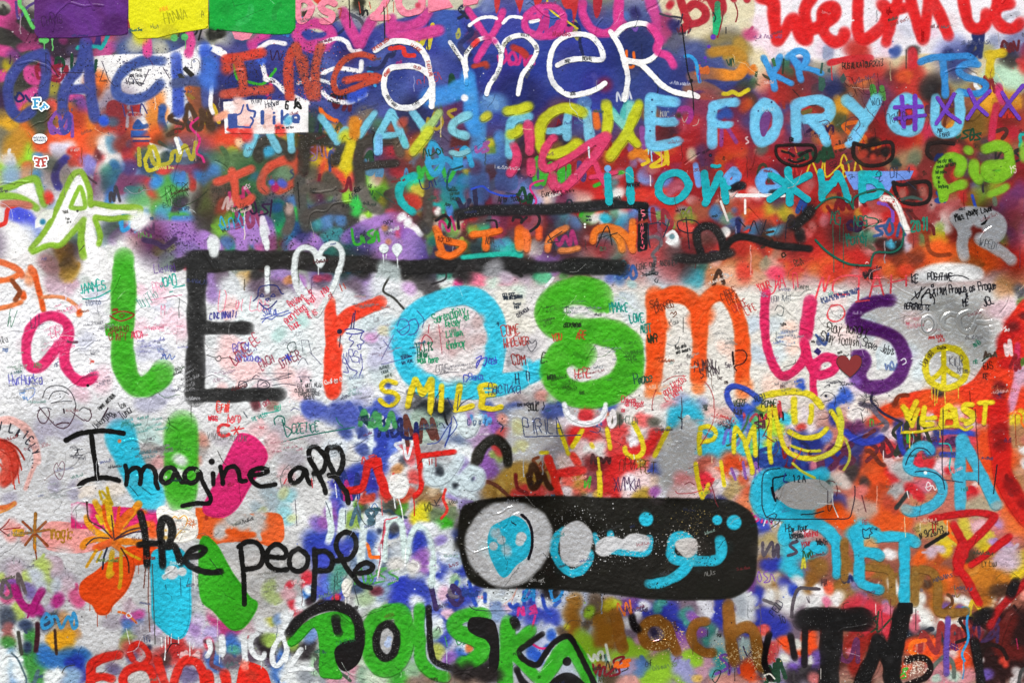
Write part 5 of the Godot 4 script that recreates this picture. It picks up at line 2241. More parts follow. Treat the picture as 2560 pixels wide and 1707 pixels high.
f 78b41e 2 136 56 150 58 146 72 140 74
L
s 78b41e 11 2 178 30 178 42 184 50
s 78b41e 10 2 170 14 174 17
L
s 78b41e 12 2 190 14 205 10 216 14 218 26 218 38 206 46 194 44 192 34 204 32 216 32
E
s 7aae28 6 3 196 66 210 60 216 56
s 80b030 9 4 236 10 236 25
W sprayed_letter|silver grey spray letter R with sharp shine at the right edge
s b9b9bb 12 2 157 94 165 110 164 124 167 138
s b9b9bb 13 2 155 92 172 86 190 88 205 94 208 106 200 116 186 117
s bdbdbf 13 2 184 116 196 124 210 132 222 142
b b6b6b8 4 168 96 10 185 94 10 196 104 9 168 110 7
E
W stencil_face|dark stencil of an animal face with pointed ears above the teal letters
s 1c1412 4 1 40 7 52 10 66 8 82 6 85 16 82 26 70 32 52 32 40 22 40 7
E
s 3a1412 6 3 50 14 60 20 75 14
b 1a1412 4 54 14 4 76 16 4 62 8 5
b b03828 4 50 18 4 62 23 3
W stencil_face|dark stencil of an animal face right of the teal letters
s 1c1412 4 1 85 52 95 55 110 52 125 52 128 64 124 74 110 77 96 74 88 64 85 52
E
b a05a50 4 97 64 4 118 62 4
b 2a1a18 4 106 66 5 106 57 5
s 3a504a 3 1 94 72 106 69 118 72
W stencil_face|dark stencil of an animal face partly under the lime letters
s 221614 4 1 126 8 140 6 155 8
s 221614 4 1 126 8 124 18 130 25
E
=2
W brush_heart|dark green brushed heart with dripping names inside
s 165c4c 2 .5 39 82 34 74 22 69 8 72 -4 82
s 165c4c 2.4 .5 39 82 40 70 52 64 68 60 80 64 90 76 96 95 97 110 94 125 84 132 66 132 61 138 59 148
s 165c4c 2.4 .5 -4 118 10 132 30 144 45 147 58 147
E
s f4f0ea 6 2 72 70 84 72 92 84 98 100 102 108
g b02020 60 84 74 12 5
=3
t 14604c 2 14 14 100 -4 AG
t 14604c 2 12 40 100 6 NES
l 14604c .8 .3 16 100 17 155
l 14604c .7 .3 24 96 24 120
l 14604c .7 .3 28 100 28 150
l 14604c .7 .3 40 96 40 108
s 14604c 1.4 .4 56 92 66 94 68 98 62 102 54 102
t 126050 2 14 32 124 -8 Mandy
t 1f7a64 3 14 106 108 -4 2011
t 3a2a28 .7 6 12 88 0 TERESA
t 102810 .9 5.5 136 30 -6 the city who
t 102810 .9 5.5 135 36 -8 you've not fairy
t 102810 .9 5 134 42 -3 but you're
t 102810 .9 5 135 48 0 for
t 102810 .9 5 136 53 0 to
t 102810 .9 5.5 137 59 -5 Anything
t 0c0c0c 1.4 8 157 97 -22 Miss you
t 0c0c0c 1.3 7.5 178 89 -12 My Lover
s 0c0c0c 1.2 .3 190 90 191 96 186 100 190 99 194 92
t 303438 .7 9 184 124 14 WIPEDI
t 202c48 1.1 12 69 51 -14 2
t 202c48 1.1 12 82 47 -6 01
t 202c48 1.1 8 102 42 -6 4
t 3a1c1c .8 5 100 86 0 TONIA
t 3a1c1c .7 5 127 79 0 ya
t f0d8d8 1 10 219 41 0 YS
t 2a1414 .8 6 8 20 0 O
t 2a1414 .8 8 12 30 70 EM
t 381c1c .8 8 33 33 0 M
t 20303a .7 6 34 44 60 CYE
t 3a2018 .7 5 118 40 60 MISE
t 202020 .7 5 68 98 -10 elia
t 502018 .8 5 42 150 0 yyp
s f0c0c0 .8 .3 53 145 55 143 57 145
s 60705a 5 1 201 70 202 78
"""

const PAINT_C := """
T 0 2
=0
G e9e9ec
b f2f2f6 14 60 80 14 20 60 14 110 60 14 100 120 14 180 60 14 190 30 14 40 140 14
b d6d8e6 10 180 90 10 185 35 8 95 75 8 150 120 8 165 92 7 105 25 8
b b8b8cc 6 162 90 6 165 150 8 180 145 9 190 135 7
b c8a8b8 6 80 14 8 60 12 8 85 12 5
b c8a040 4 80 2 7
b f0d0dc 6 160 18 6 185 25 8 195 50 8 205 62 8 155 62 8
b e8c8d4 6 110 125 10 95 135 8
b c8d0cc 5 100 10 6 120 15 5
s e06a30 5 2 -4 8 10 6 22 0
s e89a70 8 5 34 -2 33 10
W sprayed_letters|thin orange spray letters at the left edge above the pink letter a
L
s e0561c 5 2 38 -4 42 12 46 28 49 42
L
s e0561c 6 2 25 22 26 28
s e07a44 4 2 24 32 10 37 -4 40
L
s e89060 3 1.5 46 27 62 26 76 29 88 38 92 46 88 48
E
b e0561c 3 90 44 3
=1
W sprayed_letter|hot pink spray letter a
s de2868 10 2.4 66 80 54 98 42 108 32 104 29 90 30 75 36 60 46 51 58 48 70 52 77 60 78 72 74 86 73 100 78 112 88 121 100 122 108 115
s de2868 8 2.4 76 66 70 78 60 92 48 106
E
s de2868 5 3 84 122 96 126 108 120
W sprayed_letter|tall bright green spray letter l
s 3aa61c 26 2 141 -18 141 0 141 20 140 50 139 80 141 100 146 118 158 130 172 126 182 118 186 112
E
f 3aa61c 1 120 58 130 56 130 72 121 70
=2
=3
t 1ca090 1.6 12 92 23 -10 JAAMES
s 1ca090 1.4 .4 94 29 110 27 126 19
t 1ca090 1.6 12 183 15 -8 JOÃO
s 1ca090 1.4 .4 198 16 211 13
t 404a6a .8 8 98 37 -8 stanca
t 3a8a7a .9 14 160 40 -30 tujTin
t e080a0 .9 12 176 22 -14 PRA
t e06a8a .9 14 184 48 0 M
s e080a0 .8 .3 172 30 190 27 208 24
t 8a2a1a 1.5 5 128 43 -2 ****
s 8a1c14 1.5 .4 125 48 139 43 153 47 138 54 125 48
s 7a3a1a .8 .3 136 48 139 46 142 47 139 50 136 48
t 5a4a1a 1.3 9 121 66 -3 Территор
t 8a3a2a 1.3 10 124 76 0 СПАРТ
t d83a5a 1.3 8 150 74 -3 АКСА
t d8557a .8 6 170 64 -4 Территория
t 2a6a4a .9 22 6 60 8 W
t 2a2a4a .9 16 35 62 0 U1)
t 1c1c20 .8 9 -2 80 -6 nika
t 2a4a8a .8 6 2 89 -6 linge
t 3a3ab0 1.2 13 10 128 -3 HurHucka
t d84070 .9 14 58 74 -10 OR
t 3aa060 .8 8 38 108 -2 xMe
t 2c3060 .8 8 62 107 -8 nr
t e04a3a .8 6 102 102 -3 jime
b 181418 .8 100 128 1.6
t 4a80c8 .8 6 22 138 -20 yuppi
t 4a80c8 .8 6 26 145 -20 life
s 5a7ac8 .7 .3 20 134 30 132 38 131 38 138 30 145
s 2a2a30 .8 .3 48 142 52 132 62 128 74 130 82 138 86 150 84 157
s 2a2a30 .8 .3 55 144 60 136 70 134 78 138
s 2a2a30 .8 .3 42 157 50 153 58 155
s 2a2a30 .8 .3 90 157 95 153 104 157
s 2a2a30 .7 .3 58 148 70 146 82 146
t 181818 1.1 6 114 156 -42 Honti
t 181818 1.1 6 122 149 -42 AUSTRIA
t 242424 1 8 138 155 -30 los
t 3a4a9a .9 7 187 98 -18 Mr
s 3a5ab0 .8 .3 184 98 188 92 190 98 194 92 196 98 200 94
t 202024 .7 6 180 80 -2 ou
t 5a70a8 .6 5 180 88 -4 human
m 303034 .6 5 10 198 103 16 28 -24
m 303034 .6 5 5 194 128 20 12 -10
m 50505a .5 4.5 10 90 44 30 20 -5
m d07a90 .5 4.5 8 158 56 50 16 -4
m 6060a0 .5 4.5 12 155 72 50 20 -4
m 60806a .5 4 8 4 90 18 26 -5
m 707078 .5 4 12 84 64 36 30 0
m e080a0 .5 5 12 45 62 26 36 -20
m 505060 .5 4 8 90 110 30 20 -6
m 7a7a7a .5 4 10 2 125 40 28 -10
m e07898 .6 5 8 62 36 26 10 -20
T 1 2
=0
G dfe2e4
b 9a7ab8 8 8 8 8 5 25 7 85 4 9 130 4 8 190 8 10 185 16 8 100 10 8 172 5 6
b b07ac0 6 85 9 6 110 10 6
b c8a060 6 45 4 7 38 2 5
b 6a5a6a 8 60 15 10 75 18 10 90 18 8 20 2 8 170 12 10 135 12 8
b d08a50 4 95 6 4
b d84050 4 130 6 4 140 5 4
b 2a2828 6 178 -2 8 60 2 6
b d8dce0 10 160 30 10 200 15 12 210 8 10 150 25 10 100 28 8 30 10 10
b e4ecee 10 90 60 14 70 90 14 40 60 12 100 80 12 50 35 10
b f0c8c8 8 30 78 9 28 95 10 48 118 10 55 110 8 95 115 10 105 140 8 30 40 8 20 135 6
b ecd0d8 8 130 30 8 125 35 8 65 128 8 110 120 8
b cbd8dc 10 170 130 12 200 110 12 190 60 10 215 60 10
b c8c8e0 8 200 75 10 210 90 8 198 100 8 180 140 8
b d0c8a8 4 205 65 5
b b8d8d4 5 110 55 6 85 70 6
b d8a0d0 5 190 72 5
b e8eaee 8 215 10 8
s e6ecee 5 1.5 71 -2 71 10 71 20
s dde4e8 4 2 102 -2 110 14 118 22
s dde4e8 4 2 152 -2 146 12
b 3a50b8 8 165 158 8 190 160 8 120 155 6 200 152 6
b 5a2a30 6 60 150 5
b 8a6a60 5 75 150 5
=1
b 30c0e0 10 232 60 10 228 80 10 235 95 10 225 75 6 238 110 8
W sprayed_letter|black spray capital letter E
s 262626 21 2.2 -10 -14 -10 30 -11 90 -12 142
s 262626 20 2.2 -16 -17 20 -16 60 -16
s 262626 14 2 -8 62 20 62 50 62
s 262626 15 2 -10 139 30 139 60 138 86 138
s 252525 13 2.5 -34 -10 -22 -14
E
W sprayed_letter|bright red spray letter r
s ee3a1e 13 1.5 143 32 144 60 145 90 146 138
s ee3a1e 19 1.5 147 85 146 110 146 135
s ee3a1e 16 1.5 150 66 162 50 178 42 203 32
E
=2
W sprayed_word|yellow spray word SMILE across the blue letter a
L
s ddc61c 5.5 .8 219 125 208 123 202 128 205 134 216 136 221 142 216 149 207 150 200 144
L
s ddc61c 7 .8 232 152 237 132 241 121
s ddc61c 7 .8 241 121 246 130 249 138 254 131 259 121
s ddc61c 7 .8 260 121 259 140 258 158
L
s ddc61c 6 .8 271 128 271 142 270 157
L
s ddc61c 7 .8 292 128 290 142 287 156
s ddc61c 6 .8 287 156 298 154 307 151
L
s ddc61c 7 .8 315 130 318 142 316 153
s ddc61c 6 .8 316 128 325 127 333 129
s ddc61c 5 .8 318 140 332 138
s ddc61c 6 .8 318 153 330 155 340 152
E
b 3a50b0 4 210 128 3 212 145 4
=3
t 34348a 1.4 8 5 52 -3 CINCINNATI
t 5048b0 1.3 11 32 90 -4 ВСЕМ
t 5048b0 1.3 9 35 100 0 симасонов
t a03a4a 1.8 14 34 104 -35 LOVE
t 9a4a5a 1.6 11 64 110 -30 EACH
t 8a4050 1.6 12 88 108 -30 OTHER
t b85060 1.6 12 55 82 -30 EE
l 2a3ab0 1.2 .3 94 92 96 99
l 2a3ab0 1.2 .3 91 97 99 94
l 2a3ab0 1.2 .3 92 93 98 99
b 2a3ab0 .5 89 99 1
t ee7a90 1.2 24 16 42 0 D
t ee7a90 1.2 16 34 40 4 ul
t ee8aa0 1.2 18 52 43 -4 Las
s 242a6a 1.2 .3 55 31 60 26 62 16 72 13 82 14 87 22 90 23
s 242a6a 1 .3 63 26 65 23 67 26 63 26
s 242a6a 1 .3 75 26 78 23 80 26 75 26
s 242a6a 1 .3 69 29 71 31 73 28 69 29
s 242a6a 1.3 .3 62 33 68 39 74 39 82 31
s 242a6a .9 .3 66 36 74 36
t 4050a8 1.2 10 66 48 -6 Sara
s 4050a8 .9 .3 64 52 80 47 96 42
s 4050a8 .9 .3 65 56 70 51 76 52 82 48 88 48 98 44
t d42a40 1.2 9 98 39 -34 Believe
t b82a44 1.2 9 119 24 -30 in
t d42a40 1.2 9 93 57 -36 everything
t d42a40 1.2 9 118 36 -34 that
t d42a40 1.2 9 135 24 -34 you
t d42a40 1.2 9 99 66 -36 think
t d42a40 1.2 9 119 52 -34 it is
t b8303c 1.2 8 142 30 -28 .st
l b04a3a 1 .3 154 12 157 20
l b04a3a 1 .3 158 11 161 17
t 303032 .9 6 106 131 -4 ELE. NATI, INLAD
t 303032 .9 5.5 103 136 -2 CLODIA, ONDRATE
t 303032 .9 5.5 107 140 -2 ERASMUS PRAGUE
t 303032 1 6 113 144 -2 28.10.13
s 30308a 1.1 .3 160 64 170 63 182 66 172 69 162 68
s 2a2a60 1 .3 167 62 170 45
l 2a2a60 1 .3 170 62 172 42
b 20203a .6 154 66 3
l 30203a 1 .3 155 70 154 84
s 34348a .9 .3 168 70 165 75 170 78 166 84
s 34348a .9 .3 180 68 178 74 182 78 178 82
t 34348a 1 14 158 102 0 URSA
s 34348a .9 .3 176 84 174 82 178 81 178 86 175 86
s 34348a .9 .3 160 96 166 108 174 112 170 118
s 34348a .9 .3 180 98 180 108 176 118
s 34348a .8 .3 158 112 164 113 162 106
s 2a2a38 .7 .3 38 128 50 122 60 120 70 122 80 120 100 114
s 2a2a38 .8 .3 38 127 40 123 46 124 48 128 44 131 39 130 38 127
s 2a2a38 .8 .3 60 127 62 122 70 123 74 128 68 132 61 131 60 127
s 2a2a38 .7 .3 63 127 68 124 71 128 66 129
s 2a2a38 .7 .3 54 120 58 116 62 118
l 2a2a38 .7 .3 60 114 100 114
s 2a2a38 .7 .3 78 122 88 120 98 118
s 2a2a38 .7 .3 76 128 90 126 104 128
s 202020 .7 .3 2 93 12 96 16 94 18 98 14 100 11 97
s 202020 .7 .3 18 97 28 96 36 100
s 2a3a3a .8 .3 96 80 102 78 104 86 98 90 94 84 96 80
l 3a3a4a .6 .3 110 76 118 76
l 3a3a4a .6 .3 110 76 112 90
l 3a3a4a .6 .3 118 76 122 92
s 404050 .6 .3 106 104 112 96 118 104
l 404050 .6 .3 106 118 120 118
l 404050 .6 .3 108 118 110 124
l 404050 .6 .3 118 118 121 124
b 1c3a3a .6 110 123 1.2 121 122 1.2
l 50506a .6 .3 120 90 133 104
t 808088 .9 6 2 0 0 .
t 8a8a90 .9 7 194 55 0 LA
s 404a90 .8 .3 220 60 224 52 232 54 234 64 226 70 220 64
l 404a90 .8 .3 222 66 234 58
l 5a5a90 .8 .3 204 76 212 86
l 5a5a90 .8 .3 216 70 202 98
l 40408a .6 .3 202 104 236 95
t 1c3050 .9 5 225 98 -14 SERBIA
t 1c3050 .9 5 226 104 -14 WAS HERE
t 2a3a3a .7 5 200 110 -14 HUNGARY
t 2a3a3a .7 5 202 115 -14 SISIRA
t 2a3a3a .7 5 206 119 -10 soul it
t a08090 .6 6 10 125 -20 HEAD
t 80a0a0 .6 6 165 135 -8 go on
t 80a0a0 .6 6 164 140 -8 to dancing
m 707078 .5 4 10 165 28 40 22 -6
m 80708a .5 4 10 180 60 40 40 -20
m 8a9098 .5 4 8 80 66 30 20 -10
m 909098 .5 4 10 160 122 35 24 -8
m 8a7080 .5 4 8 10 106 40 16 -10
s 303068 .7 .3 98 157 102 154 108 156
t e83a2a 1.4 12 13 157 -4 Erdi
t 2aa07a 1.2 8 80 157 -10 sel
t 9a3a4a 1.2 9 62 154 -20 I am
T 2 2
=0
G d9d6d6
b 4a4648 8 20 10 10 25 16 8 10 4 8 35 20 5
b 30a070 5 45 4 6 40 2 5 42 18 4
b e8e8e6 6 40 12 6 48 8 4
b d84a88 4 55 10 5
b e87090 5 76 5 7
s e87890 7 4 80 8 105 8 130 9
b b8a8b8 8 110 2 8 130 2 8
b 60c090 5 152 3 6 157 6 4
b c8c8d8 8 220 3 10
b 5a70b8 5 230 2 6
b d0a8d8 6 4 16 6
b c8d8cc 8 120 18 8 95 10 6
b e0dcd0 10 115 30 12 130 60 10 115 45 10
b b8b4b8 10 125 90 12 120 100 10 135 85 8
b d8a8a8 6 45 85 8 40 70 7 30 80 6 20 75 6 60 60 6
=1
W sprayed_letter|sky blue spray letter a with scribbles inside its bowl
s 2fbfde 23 2 -6 96 -8 76 0 54 18 38 40 28 64 25 82 32 92 44 99 62 98 86 95 110 93 128
s 2fbfde 22 2 -8 80 -4 104 6 118 25 125 50 128 75 127 88 122 96 104
s 2fbfde 17 2 95 122 120 122 140 116 150 106
s 2fbfde 16 2 12 130 40 134 75 136 108 130 130 122
E
b dccfd2 6 45 60 10 60 60 12 70 75 8 40 100 12 60 110 10 30 105 10 65 50 8 25 95 10
b c0a8a8 7 78 55 6 80 75 6 60 85 10 50 70 8 30 75 8
b e4dede 6 40 112 10 55 108 8 20 100 8 60 98 8
b 2fbfde 6 138 106 6
W sprayed_letter|fat bright green spray letter s
s 3da616 31 2 217 26 205 20 188 19 172 24 161 36 160 50 170 60 190 65 215 66 240 72 252 88 252 110 242 126 222 136 200 139 182 135 168 124 164 108 172 94 188 86 200 94
E
b 3da616 6 222 36 7 195 98 8
=0
b 8a8c94 8 10 146 10 25 152 10 45 150 9
b 202424 6 20 155 8 38 150 7 12 158 6
b b0a0a0 8 150 140 8 120 142 8
b 3a50a0 6 120 157 7 230 152 7 175 154 6 90 157 6
b c88a80 6 150 138 5 205 157 6
b 3a3038 6 165 158 6
=3
t 1c8a5c 1.4 11 28 57 -16 Surendipity
t 1c8a5c 1.4 10 64 54 -16 of
t 1c8a5c 1.4 9 41 61 -8 kelsey
t 1c8a5c 1.4 9 42 73 -8 Lillian
t 1c8a5c 1.4 9 43 86 -8 kindnay
t 1c6a4c 1.8 11 7 90 -8 11.1.13
t 1c6a4c 1.8 7 9 96 -4 Hitler
t 1c8a5c 1.6 8 9 102 -2 was here
s a02a3a .9 .3 12 88 14 76 18 70 24 74 26 78
l a02a3a .9 .3 22 58 21 68
l a03040 .6 .3 33 58 37 92
s 3a3ab0 1.2 .3 76 97 82 94 80 100 76 108 78 100 88 96 86 105 84 104
t 3a3ab0 1.2 10 90 103 0 eeb
s 3a4ab0 1.1 .3 62 124 62 116 68 118 64 124
t 3a4ab0 1.1 8 68 122 -4 Stenla
t 303060 1.2 14 90 138 -4 Пастика
t a8302c 1.4 12 106 71 -6 COME
t a8302c 1.4 10 108 84 -6 WHOEVER
t c83a20 1.4 9 164 77 -6 YOU
t b83820 1.4 9 191 75 -2 ARE
t 8a2a28 1.6 13 118 104 -4 COM
t 2a3c1c 1.6 11 151 101 -2 E.
t 20304a 1.6 12 121 126 -4 H
t 20304a 1.6 10 134 122 -4 D
t 1c3018 1.6 8 158 121 -2 was
t b83838 1.4 11 189 120 -4 HERE
s 3a3a40 .7 .3 134 80 136 76 140 80 144 76 145 82 139 89 134 80
t 14202c 1.2 5.5 107 27 -6 GET STCC
t 14202c 1.3 5.5 107 30 -6 TAN MKLUBBAH!
t 14202c .8 4.5 119 36 -5 thomson
t 14202c 1 4.5 120 40 -3 PAPA
t 20202a 1 6 124 50 -34 OUSENOUT
t 14280c 1.4 6 177 61 -1 DEEPERDOWN
m 1c3a10 .6 5 7 147 40 18 16 -6
m 1c3a10 .6 5 9 160 120 22 18 -10
m 3a4a5a .5 4 10 174 32 30 16 -6
m 4a5a6a .5 4 8 205 78 28 44 -6
t 1c3a14 .9 5 194 138 0 Heidi
t 30303a 1 6 123 152 -6 love anchors the
t 181818 1.4 7 136 157 -4 SOUL
s 303038 1 .3 153 147 154 152 152 156
t 3a5a80 .8 5 156 158 -6 baba
t 3a3a42 .9 9 30 113 -4 LOVE
s 3a3a42 .7 .3 30 116 45 113 56 113
m 50505a .5 4 8 32 103 32 8 -8
t 1c2034 1 5 100 60 0 9
s 404a90 .9 .3 -2 55 6 52 10 60 6 68 -2 70
s 303a70 .7 .3 8 42 16 52 14 62
m 14304a .7 4.5 4 -3 78 8 26 -10
s 202420 .8 .3 35 134 30 142 29 150
l 203060 1 .3 43 142 50 156
l 203060 .8 .3 56 138 54 156
s 203050 .8 .3 54 157 60 148 74 140
t 208a7a 1.4 10 230 44 -10 M
T 3 2
=0
G dcd8d0
b 3a9aa8 8 85 3 8 95 6 7 80 0 5
b b8c8d0 8 60 15 10 75 20 8 10 30 8
b e8b090 8 130 5 10 150 6 8 165 5 7
b d84030 5 150 -2 8
b 5a80b0 6 4 5 6
b cfd8dc 10 20 40 12 30 90 10 200 80 8 185 60 8 188 90 8
b f0cfc0 8 202 80 8 200 60 6 180 130 10 205 130 8 140 90 8 125 85 6
b c0ccd8 6 160 60 8 165 90 8
b a8c8c8 4 20 10 4
b d08a90 6 70 150 8 60 155 5
b 9aa0c0 6 80 145 8 100 150 6
=1
W sprayed_letter|orange spray letter m
s e64a0c 20 2.6 46 24 48 50 47 90 44 124
s e64a0c 17 2.6 50 30 65 24 82 26 95 40 98 70 97 100 96 122
s e64a0c 16 2.6 96 46 106 30 120 22 132 28 142 50 147 80 147 110 146 124
E
b ee7a3a 6 44 136 6 96 130 5 147 132 8
b e64a0c 5 100 52 10 52 60 7
W sprayed_letters|pink spray letter u
s d61c58 9 2 174 20 172 48 174 78 182 104 192 117 204 113 216 100 220 86
s d61c58 14 2 225 30 222 50 219 72
s d61c58 9 2 217 78 222 98 228 112
s d61c58 7 2 228 110 228 128 229 142
s d61c58 8 2 219 80 221 95 228 108 234 106
E
=2
W sprayed_ring|royal blue spray ring under the orange letter m
s 2e46b0 5 2 140 158 132 148 129 136 135 129 148 131 162 140 168 146
E
b 2a50b8 4 156 154 5 165 148 4 213 125 4 216 130 3
=3
t 1c8a7c 2 11 -2 44 -3 MAKE
t 1c8a7c 2 10 18 56 -6 LOVE
t 1c7a6a 2 10 30 68 -4 NOT
t 202a18 2 9 38 79 -4 WAR
t 1c4a3a 1.8 11 23 126 -6 Peace
s 50585a .6 .3 60 80 66 82 72 80 75 72
t 6a2a10 1.4 9 42 39 -16 Sidi
t 5a2010 1.1 9 48 45 -20 DAPROG
s 5a2a18 .8 .3 64 46 66 44 68 46 70 43 71 46 67 50
t 702a18 1.2 9 124 30 -25 CARPE
t 702a18 1.1 9 131 36 -25 DIEM
t a83028 1.2 9 138 44 -30 DANCE
t b02c28 1.2 9 152 47 -30 LIFE
t d8303a 1.4 9 166 21 -22 YOUR
t e03a50 1.6 16 184 16 -6 ДА
t e03a50 1.6 16 206 16 -4 П
s e03a50 1.2 .3 190 4 186 14 182 22 176 24
l 181018 2.4 .4 135.5 90 136.5 101
b 181018 .5 136.5 103 1.2
t 30242c 1.3 12 92 112 -8 PUMNU
t 30242c 1.3 11 99 119 -12 STRÁN
t 302430 1 7 128 108 -14 Sei
t 241818 .8 6 118 121 4 ionz
t 241818 .9 6 126 126 6 am
s 301010 1.2 .3 139 88 148 88 152 94 148 102 138 106 140 111
t 202020 1 6 70 87 -14 Mes amis
t 202020 1 6 71 92 -14 mes amours
s 202020 .7 .3 83 94 84 92 85 94 87 93 86 95 84 97 83 94
t 4a4a4a .8 7 64 60 -20 Klasi
l 2a2a2a .7 .3 79 50 79 67
t c83a44 1.2 7 66 132 -28 1.11.2013
t c83a44 1.2 7 70 136 -28 Tony
t c83a44 1.2 7 58 140 -28 OOO U
t c83a44 1.2 7 60 146 -28 LT Viki
t c02a3a 1.2 7 8 147 4 Chienne
t c02a3a 1.2 7 12 151 4 de rage!!!
t c02a3a 1.2 6 8 158 4 ca
l 7a3a3a .8 .3 56 124 64 119
s a83a3a .7 .3 60 121 70 117 82 117
s a83a3a .9 .3 104 124 110 132 114 144 114 154
s a03a3a .8 .3 48 132 44 144 43 156
t 303a34 .9 6 101 154 -14 Jana
t 303a34 .9 6 104 157 -14 NK
t 20301c 1.3 8 137 152 -2 VERT
t 20304a 1.2 7 162 146 -12 BLEU
t 20301c 1.3 8 169 153 -2 POMME
t 5a6068 .8 7 180 32 -3 ЦОЙ ЖИВ!
t 5a6068 .7 7 196 24 -5 ТТ
t 3a4a44 .8 6 207 17 4 g TANTTM
s 303a3a .7 .3 184 42 188 36 194 40 192 48 186 46
t 1c1c1c .9 5 191 60 -14 Yulia
m 3a4a6a .5 4 8 190 64 14 20 -6
m 5a6a9a .5 4 6 179 64 12 20 0
m 1c3a1c .6 5 8 6 76 16 44 -6
m 481408 .6 5 3 38 98 18 8 -4
m 6a6a6a .5 4 8 110 60 20 34 0
m 6a6a6a .5 4 8 170 118 40 20 -10
m 8a8080 .5 4 8 66 94 20 24 -10
t 80a0a0 .8 6 64 104 0 PP
t 2a2020 .7 4 226 79 0 Nita
t 18242a .9 6 32 3 -8 Trans Force
s 18242a .7 .3 48 5 46 8 49 10 50 6
t 50302a .7 6 190 131 -10 Just
s 2a2420 .6 .3 194 107 206 103 208 98
f 2a2060 .4 229 89 233 85 237 89 234 93
T 4 2
=0
G d9d7d4
b c0c0bc 10 140 40 12 160 50 14 180 50 12 150 60 12 175 70 10 185 85 10
b a8a8a6 8 160 45 8 175 60 8 190 75 8 150 35 6
b c89060 8 215 4 12 235 8 10
b 5a5a60 6 230 20 6
b 7a8a4a 5 230 32 5
b d84028 8 15 -2 10 60 -3 8 100 -3 6
b f0d8d4 8 30 70 10 70 75 8 110 55 8 20 30 8 190 40 8
b d0dce0 8 75 100 12 60 60 10 100 90 10 120 110 8
b d8c8d8 8 40 130 8 60 30 6
b e0c0c8 6 205 45 8 215 38 8
s d82818 14 4 250 35 228 50 218 70 212 90 206 115
f de2c18 4 240 38 222 52 214 70 206 90 190 108 176 130 150 140 110 145 80 158 240 160
f e03818 4 200 100 170 130 110 138 85 152 100 158 240 158 240 100
b c01818 8 225 60 8 215 80 8 218 100 6 228 90 6
b 6a1414 5 222 60 5 207 132 6 206 140 5 235 46 4
s d890b0 7 4 230 100 228 120 222 145 218 158
s c83058 4 3 228 80 226 110
b c8a0b8 6 235 110 6 232 120 6
b e05018 8 120 145 10 150 140 10 90 152 8
b 2a2430 4 136 136 5 88 152 4
=1
W sprayed_letter|dark purple spray letter s beside a red heart
s 531a66 14 3 82 30 64 32 48 38 39 48 40 56 52 61 72 66 88 74 97 90 98 104 90 120 76 128 60 130 48 124 46 112 52 102 50 94
s 531a66 8 3 40 92 52 92
E
W sprayed_letters|pink spray tail of the letter u with a loop
s dc1e5e 9 2 -6 104 6 96 16 97 20 104 14 112 2 116 -6 114
E
W peace_sign|yellow sprayed peace sign with long drips
s e0cc1c 7 1.2 145 84 132 88 123 100 123 115 131 126 146 131 160 126 168 116 168 100 160 88 145 84
s e0cc1c 5.5 1.2 143 86 143 105 143 127
s e0cc1c 5 1.2 143 107 136 116 130 120
s e0cc1c 5 1.2 143 107 152 114 160 118
E
l d8b838 1.2 .3 129 130 130 144
l d8b838 1 .3 133 130 133 151
l d8b838 1 .3 137 130 135 148
l d8b838 1.3 .3 144 130 145 148
l d8b838 1 .3 160 128 160 143
b 2a50b8 6 25 145 5 32 138 6 20 152 5
b 7a50a0 5 42 122 5
=2
W sprayed_word|yellow spray word VLAST on the orange red ground
L
s decc20 6 1.2 96 152 100 158 102 166
s decc20 6 1.2 112 146 107 156 103 166
L
s decc20 6 1.2 121 153 120 160 119 172 130 172
L
s decc20 6 1.2 140 176 144 160 148 151 154 158 158 174
s decc20 5 1.2 143 164 157 164
L
s decc20 5.5 1.2 176 150 168 150 166 156 174 162 176 168 168 172
L
s decc20 5 1.2 183 148 200 147
s decc20 5 1.2 191 148 190 160 189 172
E
=3
s e04a54 2 .4 -4 28 4 4 6 20 12 2
s e04a54 2 .4 48 3 30 2 18 8 16 20 24 24 34 23
l e04a54 2 .4 46 2 45 30
l e04a54 1.6 .4 42 32 58 30
s e04a54 2 .4 58 26 66 2 74 24
l e04a54 1.6 .4 60 15 72 13
l e04a54 2 .4 83 2 82 22
l e04a54 1.6 .4 82 10 100 6
l e04a54 2 .4 100 2 100 14
s d8404a 1 .3 14 36 24 36 30 44 26 52 16 55 9 48 14 36
s e05a60 1 .3 13 38 25 36 29 46 22 54 12 52 10 44
t 2a3a6a .9 5.5 2 31 -16 And in the end the love you take
t 2a3a6a .9 5.5 3 34 -16 is equal to the love you make
t 201c18 1.3 13 8 66 8 Stay
t 201c18 1.3 13 31 67 10 hungry
t 201c18 1.2 11 2 76 10 Stay foolish,
t 202024 1.2 11 45 82 16 -Steve Jobs
t 202020 .8 5 22 92 -18 amis
s 202020 .7 .3 28 92 32 94 34 92
t 1c1c22 1.6 11 106 10 0 KE
t 1c1c22 1.6 9 125 7 2 POSITIVE
s 1c1c22 1 .3 132 4 160 2 172 6
t 1c1c22 1.6 9 135 24 -6 I'AM Prague as Prague
t 1c1c22 1.4 7 168 27 -4 is
t 1c1c22 1.6 9 165 37 -6 ME
t 1c1c22 1.5 10 190 37 -16 JGL
s 1c1c22 1.2 .3 110 20 113 28 118 15
s 1c1c22 1.2 .3 118 28 126 17 128 28 133 17
l 1c1c22 1 .3 104 34 128 36
s 1c1c22 1.2 .3 118 36 118 26 126 22 132 28 132 35
s 1c1c22 1 .3 106 30 114 22 122 15
s 1c1c22 1.2 .3 129 13 131 12 131 15 129 15 129 13
l 1c1c22 1.2 .3 131 18 134 26
